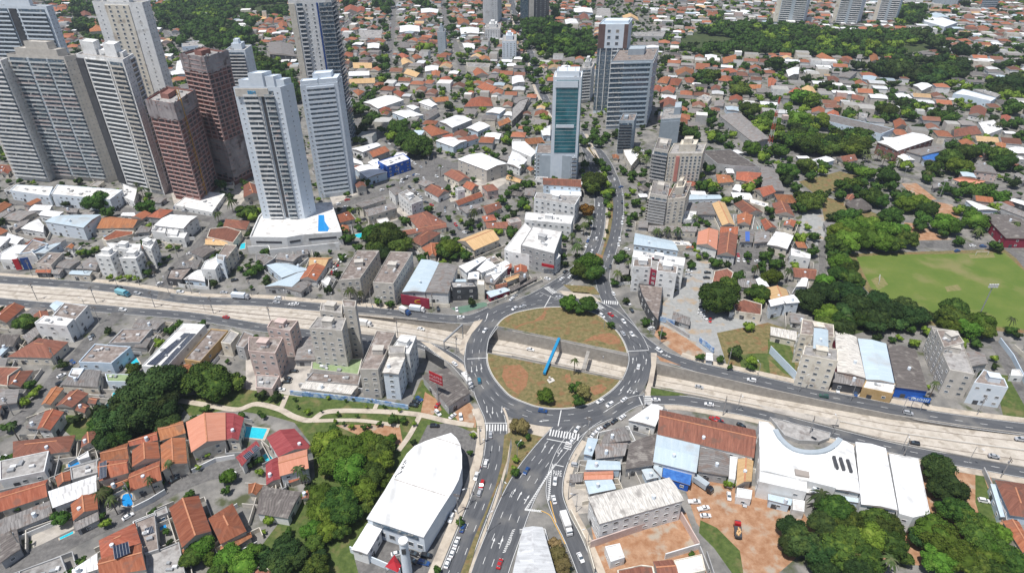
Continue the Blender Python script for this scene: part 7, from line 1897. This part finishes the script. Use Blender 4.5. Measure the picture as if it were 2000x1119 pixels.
def real_car(x, y, ang, c='w', kind=None, z=0, where=None, lights=True):
    for (a, b) in carpos:
        if abs(a-x) < 1.7 and abs(b-y) < 1.7: return
    carpos.append((x, y)); kind = kind or random.choice(['sedan','sedan','suv']); bd, gl, rf, ll = car_proto(kind, c)
    r = empty('parked_car' if where else 'car', x, y, z); r.rotation_euler = (0,0,ang); r.scale = (.9,)*3
    link('body', bd, r); link('cabin_glass', gl, r); link('roof', rf, r)
    wb = 1.35 if kind != 'pickup' else 1.6
    near = depth(x, y) < 430
    if near:
        for a in (-wb, wb):
            for s_ in (-.8, .8): link('wheel', WHEEL, r, Matrix.Translation((a, s_, .33)))
        if depth(x, y) < 330:
            for n_, me in ll: link(n_, me, r)
    ncar[0] += 1
    word = {'sedan':'car','suv':'tall car','pickup':'pickup truck'}[kind]
    reg(r, f'{CW[c]} '+('parked' if where else 'moving'), word, 'pickup truck' if kind == 'pickup' else 'car', x=x, y=y)
def road_dir(x, y):
    best = None
    for P, w, z, ln in ROADS:
        for i in range(len(P)-1):
            mx, my = (P[i][0]+P[i+1][0])/2, (P[i][1]+P[i+1][1])/2; d = (mx-x)**2+(my-y)**2
            if best is None or d < best[0]: best = (d, math.atan2(P[i+1][1]-P[i][1], P[i+1][0]-P[i][0]), z)
    return best
MOV = "w949 904 s937 961 r941 946 w930 929 w881 1011 b904 1030 w892 1057 w884 1078 w874 1099 r976 1100 w1084 939 w1082 975 b1028 919 w1117 861 w1127 838 w1172 783 w1191 790 w1219 780 w1281 780 w1247 716 s1217 651 w1234 652 w1218 627 r1193 614 w1176 617 w1287 684 w1468 742 s1366 753 w1036 680 w1385 789 n1609 773 s1774 806 k1786 865 s1942 890 s1993 857 w947 645 w1165 466 w1156 492 s1189 500 s1182 526 k1192 522 w900 619 w822 640 w888 710 t936 743 s540 590 w577 593 r441 619 w240 605 s268 573 k232 561 w543 582 w1198 573 s1005 577 s1092 580 w570 594 w1170 400 k1205 330 s1201 310 w1200 350 s1160 290 w1150 280 w1068 205 k1056 180 s1062 192 w1040 120 w1035 90 s1045 140 k1042 128 w1018 60 w1010 40 w1107 235 s1120 250 w760 60 k764 100 w758 140 k818 385 w875 60 w880 90 k840 370 b1060 802 s958 848 w1005 602 s1021 598 w1114 540"
for c, x, y in re.findall(r'([a-z])(\d+) (\d+)', MOV):
    x, y = G(float(x), float(y), .6); d, a, z = road_dir(x, y)
    on_hwy = False
    p = PX(x, y)
    if c == 's' and abs(p[0]-1366) < 6 or (abs(p[0]-1036) < 6 and abs(p[1]-680) < 6) or (abs(p[0]-822) < 6 and 630 < p[1] < 650): on_hwy = True
    if on_hwy:
        dp = {1366: 5.3, 1036: 6.4, 822: 4.0}[min((1366,1036,822), key=lambda q: abs(q-p[0]))]; x, y = G(p[0], p[1], -dp+.6); car(x, y, math.radians(-20), c, 'sedan', z=-dp+.03)
    else: car(x, y, a+(math.pi if random.random() < .5 else 0), c, z=z if d < 60 else 0)
# parked: colour, photo px, direction px
PARK = "w1356 979 10 0,w1374 992 10 -2,w1378 1006 10 0,w1424 968 1 10,s1454 981 1 8,k813 784 6 2,w817 780 6 -3,b819 778 5 3,k808 791 6 1,r855 790 4 -5,w855 806 6 6,k881 808 5 -3,w884 812 5 -4,w900 814 1 6,w893 778 1 8,k808 1080 6 2,k833 1084 7 1,k806 1094 6 3,b828 1098 7 2,w775 1080 4 -1,k866 1009 1 -6,k574 724 6 0,k563 738 6 1,k560 745 6 0,w548 760 6 0,w298 656 6 0,w303 662 6 0,w308 655 6 0,w452 922 6 2,k341 936 5 -3,w250 1008 5 -3,b142 706 4 3,w120 733 4 -2,k118 748 4 -2,k181 655 2 4,s176 660 2 4,w3 894 3 -2,w371 495 4 -1,k334 524 4 -3,w312 554 4 -2,k458 547 5 -1,w352 570 5 0,s437 571 5 0,k460 569 2 4,w672 499 3 2,s665 505 3 2,w663 510 3 2,r657 517 3 2,w654 524 3 2,w652 530 3 2,r649 534 3 2,w675 404 5 -1,r678 390 5 -1,r843 400 4 2,k832 395 4 1,s822 386 5 4,w815 378 5 4,w808 372 5 4,k800 366 5 4,w785 357 4 -1,k792 350 4 -1,w815 342 4 -1,w853 345 3 2,k832 318 1 3,w803 314 4 3,w810 320 4 3,s822 326 4 3,w908 454 4 1,k916 454 4 -1,w1098 544 6 -4,k1104 530 5 -4,w1069 544 5 1,w852 603 2 6,k856 604 1 5,w892 604 1 6,k897 604 1 5,w990 580 4 -3,w1000 583 4 -3,k974 586 4 -3,k1346 534 5 1,w1346 529 5 1,s1345 536 5 1,k1382 532 5 0,k1380 542 5 0,k1379 556 5 1,w1442 508 0 4,r1442 498 1 4,w1453 508 1 4,r1481 520 4 0,w1480 510 4 0,w1371 605 5 1,w1370 612 5 1,w1377 620 3 3,r1387 625 0 5,k1372 600 5 1,w1228 591 3 4,k1234 606 3 4,w1272 641 6 -2,w1636 761 1 5,b1671 768 1 5,w1922 977 6 1,b1836 985 4 0,r1442 1050 0 0,r1394 818 4 2,r1404 820 4 2,k1410 826 4 2,k1448 830 4 2,k1545 847 4 2,w1565 852 4 2,w1583 856 4 2,k1592 860 4 2,s1125 908 6 1,w1134 1088 3 6,k1200 822 5 -4,k1185 830 5 -4,w1216 814 5 -4,k1366 940 0 0,w1159 848 4 -5,w1170 838 5 -4,w1215 436 1 5,b1213 365 4 -1,s1216 380 1 4,k1215 395 1 4,w1217 425 1 5,k1228 450 6 0,w1210 468 1 5,w1208 478 1 5,w1225 487 6 1,s1157 430 -1 5,b1154 438 -1 5,w1150 465 -2 5,b1148 470 -2 5,w1145 480 -2 5,k41 411 5 0,w43 411 5 0,k230 410 4 1,w360 410 5 0,b345 406 6 0,s360 412 5 0,w372 410 5 0,k385 412 5 0,k1718 420 4 1,s1735 484 5 0,b1870 490 4 -1,w1900 480 5 0,b1920 481 5 0,w1975 475 4 1,w1983 477 4 1,w1990 478 4 1,s1965 474 4 1,w1968 320 4 1,k1975 314 4 1,k1983 318 4 1,s847 830 6 1,k849 831 7 0"
for it in PARK.split(','):
    v = it.split(); c = v[0][0]; x, y, dx, dy = float(v[0][1:]), float(v[1]), float(v[2]), float(v[3])
    if dx == 0 and dy == 0: continue
    a, b = G(x, y, .6), G(x+dx, y+dy, .6); kd = 'pickup' if (x, y) in ((1356.,979.),(1374.,992.)) else None
    car(a[0], a[1], math.atan2(b[1]-a[1], b[0]-a[0]), c, kd, where='p', z=.03)
# cars parked along streets
R = random.Random(12)
for nm, side, t0, t1, pr in (('diagonal_street',1,.05,.9,.35),('cross_street',1,.3,.9,.25),('boulevard',-1,.1,.9,.3),('north_street',1,.1,.95,.45),('north_lane',1,.1,.9,.3),('gym_street',1,.1,.9,.5),('office_street',-1,.1,.9,.4),('mid_street',1,.1,.9,.4),('parking_street',1,.1,.9,.8),('block_street',1,.1,.9,.3),('east_avenue',1,.1,.9,.3),('back_street',1,.1,.9,.3)):
    P = SPATH[nm]; T = lens(P); t = T[-1]*t0
    while t < T[-1]*t1:
        if R.random() < pr:
            (x, y), a = at_len(P, T, t); o = 2.9*side; car(x-math.sin(a)*o, y+math.cos(a)*o, a, R.choice('wwwwsskkgrb'), where='p', z=.06)
        t += 6
for P, off, t0, t1, pr in ((nR,-4.9,.0,.62,.55),(nR,4.9,.0,.55,.5)):
    T = lens(P); t = T[-1]*t0
    while t < T[-1]*t1:
        if R.random() < pr:
            (x, y), a = at_len(P, T, t); car(x-math.sin(a)*off, y+math.cos(a)*off, a, R.choice('wwwwsskkgrb'), where='p', z=.06)
        t += 6
# gym car park rows
for k in range(22):
    x0, y0 = 1380+6, 0
for (sx, sy, dx, dy, n) in ((1962,475,4.0,.6,9),(1480,300,5,1.2,10),(1600,288,6,-1.2,9),(1340,330,5,1,6)):
    for k in range(n):
        if R.random() < .75: a = G(sx+dx*k, sy+dy*k); car(a[0], a[1], math.radians(80), R.choice('wwwsskgr'), 'sedan', where='p', z=.05)
CARQ.sort(key=lambda q: q[0][1])
far_c = []
for a, k in CARQ:
    if ncar[0] < 298: real_car(*a, **k)
    else: far_c.append((a, k))
fm = MB(); fmats = [paint(c) for c in 'wskr']+[glass]
for a, k in far_c:
    x, y, an = a[:3]; z = k.get('z', 0); ux, uy = math.cos(an), math.sin(an); mi = 'wskr'.find(a[3] if len(a) > 3 else 'w'); mi = 1 if mi < 0 else mi
    if any(abs(p-x) < 1.7 and abs(q-y) < 1.7 for p, q in carpos): continue
    carpos.append((x, y)); fm.box((x,y),(ux,uy),(-uy,ux),4.3,1.75,z+.25,z+.95,mi); fm.box((x-ux*.3,y-uy*.3),(ux,uy),(-uy,ux),2.3,1.5,z+.95,z+1.35,4); fm.box((x-ux*.4,y-uy*.4),(ux,uy),(-uy,ux),1.5,1.35,z+1.35,z+1.45,mi)
if fm.f: o = fm.build('distant_cars', fmats); o['kind'] = 'stuff'; o['category'] = 'distant cars'; o['label'] = 'tiny far-off cars parked along the distant streets'
# trucks and buses
def truck(px, py, dx, dy, L_, cabc, boxm, lab, name='box_truck', cat='truck', hb=3.2, z=.05, load=None):
    a, b = G(px, py, 1.2), G(px+dx, py+dy, 1.2); ang = math.atan2(b[1]-a[1], b[0]-a[0]); r = empty(name, a[0], a[1], z); r.rotation_euler = (0,0,ang)
    m = loft('cab', [(L_/2-1.9,1.12,.5,2.5),(L_/2-.9,1.12,.5,2.6),(L_/2-.3,1.1,.5,1.9),(L_/2,1.05,.5,1.5)], paint(cabc)); link('cab', m, r)
    q = MB(); q.box((L_/2-.55,0),(1,0),(0,1),.7,2.0,1.6,2.2); link('windscreen', q.mesh('windscreen', glass), r)
    q = MB(); q.box((-1.1,0),(1,0),(0,1),L_-2.4,2.4,.9,hb); link('cargo_box', q.mesh('cargo_box', boxm), r)
    q = MB(); q.box((-.6,0),(1,0),(0,1),L_-1.2,1.6,.5,.9); link('chassis', q.mesh('chassis', tyre), r)
    for x_ in (L_/2-1.3, -L_/2+1.6, -L_/2+2.6):
        for s_ in (-1.0, 1.0): link('wheel', WHEEL, r, Matrix.Translation((x_, s_, .48)) @ Matrix.Diagonal((1.45,1.6,1.45,1)))
    if load:
        q = MB(); R3 = random.Random(1)
        for k in range(7): q.box((-2.6+R3.uniform(0,3), R3.uniform(-.7,.7)),(1,0),(0,1),R3.uniform(.5,1),R3.uniform(.4,.8),hb,hb+R3.uniform(.3,.7))
        link('load', q.mesh('load', load), r)
    reg(r,'',cat,cat,label=lab, x=a[0], y=a[1]); return r
truck(1106,1023,5,14,9,'w',WM['W'],'white box truck parked by the cream wall on the service road')
truck(1367,943,10,7,11,'k',WM['S'],'truck with a long grey container beside the blue canopy')
truck(1441,1034,-1,-14,6.8,'r',WM['D'],'red and black dump truck loaded with rubble on the earth yard','dump_truck','truck',1.7,load=sand)
truck(913,744,8,12,9,'w',WM['W'],'white box truck beside the dark-roofed restaurant')
truck(791,608,4,2,7,'b',WM['W'],'blue and white truck turning on the west road')
truck(815,604,8,1,8.5,'w',WM['H'],'white van-bodied truck parked before the burgundy shop front')
truck(712,627,10,1.5,7.5,'w',WM['W'],'white box truck on the sunken highway left of the roundabout', z=-1.6)
truck(470,579,12,1,10,'s',WM['H'],'pale grey truck parked by the west road')
truck(240,573,10,2.5,9,'t',mat('pale_teal_body',(.2,.42,.48)),'pale teal bus on the beige highway at left','bus','bus')
# people
def person(px, py, shirt, pants, lab):
    x, y = G(px, py); r = empty('person', x, y, .14); r.rotation_euler = (0,0,random.uniform(0,6.28))
    b = MB()
    for s_ in (-1, 1): b.tube((.12*s_,s_*.13,0),(.0,s_*.09,.86),.07,.10,8,0); b.tube((0,s_*.22,1.42),(.08*s_,s_*.28,.85),.055,.04,6,1)
    b.tube((0,0,.82),(0,0,1.2),.17,.19,8,1); b.tube((0,0,1.2),(0,0,1.46),.20,.13,8,1); b.tube((0,0,1.44),(0,0,1.54),.06,.06,6,2); b.tube((0,0,1.52),(0,0,1.66),.085,.11,8,2); b.tube((0,0,1.66),(0,0,1.76),.11,.06,8,3)
    me = b.mesh('body', [pants, shirt, MAT['skin'], MAT['hair']], smooth=True); link('body', me, r); reg(r,'','person','person',label=lab, x=x, y=y)
mat('skin', (.30,.16,.10)); mat('hair', (.02,.015,.012))
person(939,916, redp, navy, 'person in red walking on the beige pavement beside the avenue')
person(924,966, MAT['dark_cladding'], navy, 'person in dark clothes on the pavement near the parked red car')
person(716,600, WM['W'], tyre, 'leftmost person standing on the pavement near the twin off-white towers')
person(728,602, bluep, tyre, 'person in a blue top on the pavement above the sunken highway')
person(1178,700, WM['W'], navy, 'lone person in white near the edge of the sunken highway')
# ================================================================== LABELS
LM_ = [('roundabout',1095,700),('playing field',1850,560),('bright white hall',820,940),('royal blue shop',765,325),('green glass tower',1100,250),('broad office tower',1225,180),
 ('pale blue tower',545,330),('unfinished towers',400,270),('white warehouse complex',1650,900),('long three-storey block',1240,985),('twin off-white towers',655,660),
 ('solar-panelled hall',345,680),('winding park path',640,805),('radio mast',1503,250),('curved-balcony block',1295,410),('burgundy shop front',810,600),('brick-walled gym',1765,280),
 ('turquoise pool',497,845),('long grey shed',1455,250),('very tall white tower',610,90),('pale slab towers',1630,30),('slim grey tower',862,75),('dark slab tower',1042,25),
 ('big beige warehouse',942,325),('dark conical hut',1675,400),('dump truck',1441,1034),('mirror-glass tower',150,250),('tan hipped roof',935,470),('white four-block flats',255,500),
 ('restaurant billboard',855,790),('long blue mural',640,775),('gravel parking lot',1360,600),('floodlight mast',1920,600),('curved cul-de-sac',430,950),('bottom-left corner',60,1060),
 ('bottom-right corner',1950,1080),('right photo edge',1985,760),('left photo edge',15,700),('top-left corner',30,20),('top-right corner',1970,20),('round bell tower',790,1080),('orange sand mounds',430,60),
 ('dark hotel slab',550,95),('long hangar roof',1690,245),('pale blue gym roof',1830,45),('white garden villa',1830,180),('beige apartment pair',760,500),('striped tan shed',1410,420),('blue-fronted shop',1780,740),('big dark tree mass',290,760),
 ('far crossroads',770,200),('tree-lined avenue',1040,110),('pink court',1790,375),('white corner block',1050,470),('white supermarket roof',870,215),('service road truck',1106,1023)]
ORD = ['first','second','third','fourth','fifth','sixth','seventh','eighth','ninth','tenth','eleventh','twelfth']
def ordw(i): return ORD[i] if i < 12 else f"{i+1}{'th' if 10 <= (i+1) % 100 <= 20 else {1:'st',2:'nd',3:'rd'}.get((i+1) % 10, 'th')}"
grp = {}
for t in THINGS:
    if t['done']: continue
    x, y = t['p']; nm, lx, ly = min(LM_, key=lambda l: (l[1]-x)**2+((l[2]-y)*1.5)**2); dx, dy = x-lx, (y-ly)*1.4
    if math.hypot(dx, dy) < 22: rel = 'beside the'
    elif abs(dx) > 1.1*abs(dy): rel = 'left of the' if dx < 0 else 'right of the'
    else: rel = 'behind the' if dy < 0 else 'in front of the'
    if 'corner' in nm or 'edge' in nm: rel = 'near the'
    t['zone'] = f'{rel} {nm}'; grp.setdefault((t['adj'], t['noun'], t['zone']), []).append(t)
for (adj, noun, zone), L_ in grp.items():
    L_.sort(key=lambda t: t['p'][0])
    for i, t in enumerate(L_):
        s = f'{adj} {noun} {zone}'.strip()
        if len(L_) > 1:
            s += ', ' + ('leftmost' if i == 0 else ('rightmost' if i == len(L_)-1 else f'{ordw(i)} from left'))
        w = s.split()
        while len(w) > 16:
            for drop in ('with','low','two-storey','three-storey','multi-storey','small','large','sheet','tile'):
                if drop in w and drop != 'with': w.remove(drop); break
            else: break
        t['o']['label'] = ' '.join(w)
# make leftovers unique
seen = {}
for t in THINGS:
    l = t['o'].get('label')
    if l: seen.setdefault(l, []).append(t)
for l, L_ in seen.items():
    if len(L_) > 1:
        L_.sort(key=lambda t: t['p'][0])
        for i, t in enumerate(L_): t['o']['label'] = ('leftmost ' if i == 0 else ('rightmost ' if i == len(L_)-1 else ordw(i)+' from left, '))+l
GP_ = {'tree':'trees of the city','palm tree':'palm trees','car':'cars on the streets and in car parks','house':'low houses of the neighbourhood','warehouse':'sheds and halls','apartment block':'mid-rise apartment blocks','shop building':'low commercial buildings','street lamp':'street lamps along the roads','swimming pool':'garden pools'}
for t in THINGS:
    c = t['o'].get('category')
    if c in GP_ and 'group' not in t['o']: t['o']['group'] = GP_[c]
print('THINGS', len(THINGS), 'cars', ncar[0], 'objects', len(bpy.data.objects))
# ================================================================== HAZE
hb = MB(); hb.prism([(-6100,-400),(6100,-400),(6100,9100),(-6100,9100)], -8.5, 196)
hz = bpy.data.materials.new('haze'); hz.use_nodes = True; n_ = hz.node_tree; n_.nodes.remove(n_.nodes['Principled BSDF'])
pv = n_.nodes.new('ShaderNodeVolumePrincipled'); pv.inputs['Density'].default_value = .00010; pv.inputs['Color'].default_value = (.72,.82,.95,1); pv.inputs['Anisotropy'].default_value = .2
n_.links.new(pv.outputs[0], n_.nodes['Material Output'].inputs['Volume'])
ho = hb.build('haze', hz); ho['kind'] = 'stuff'
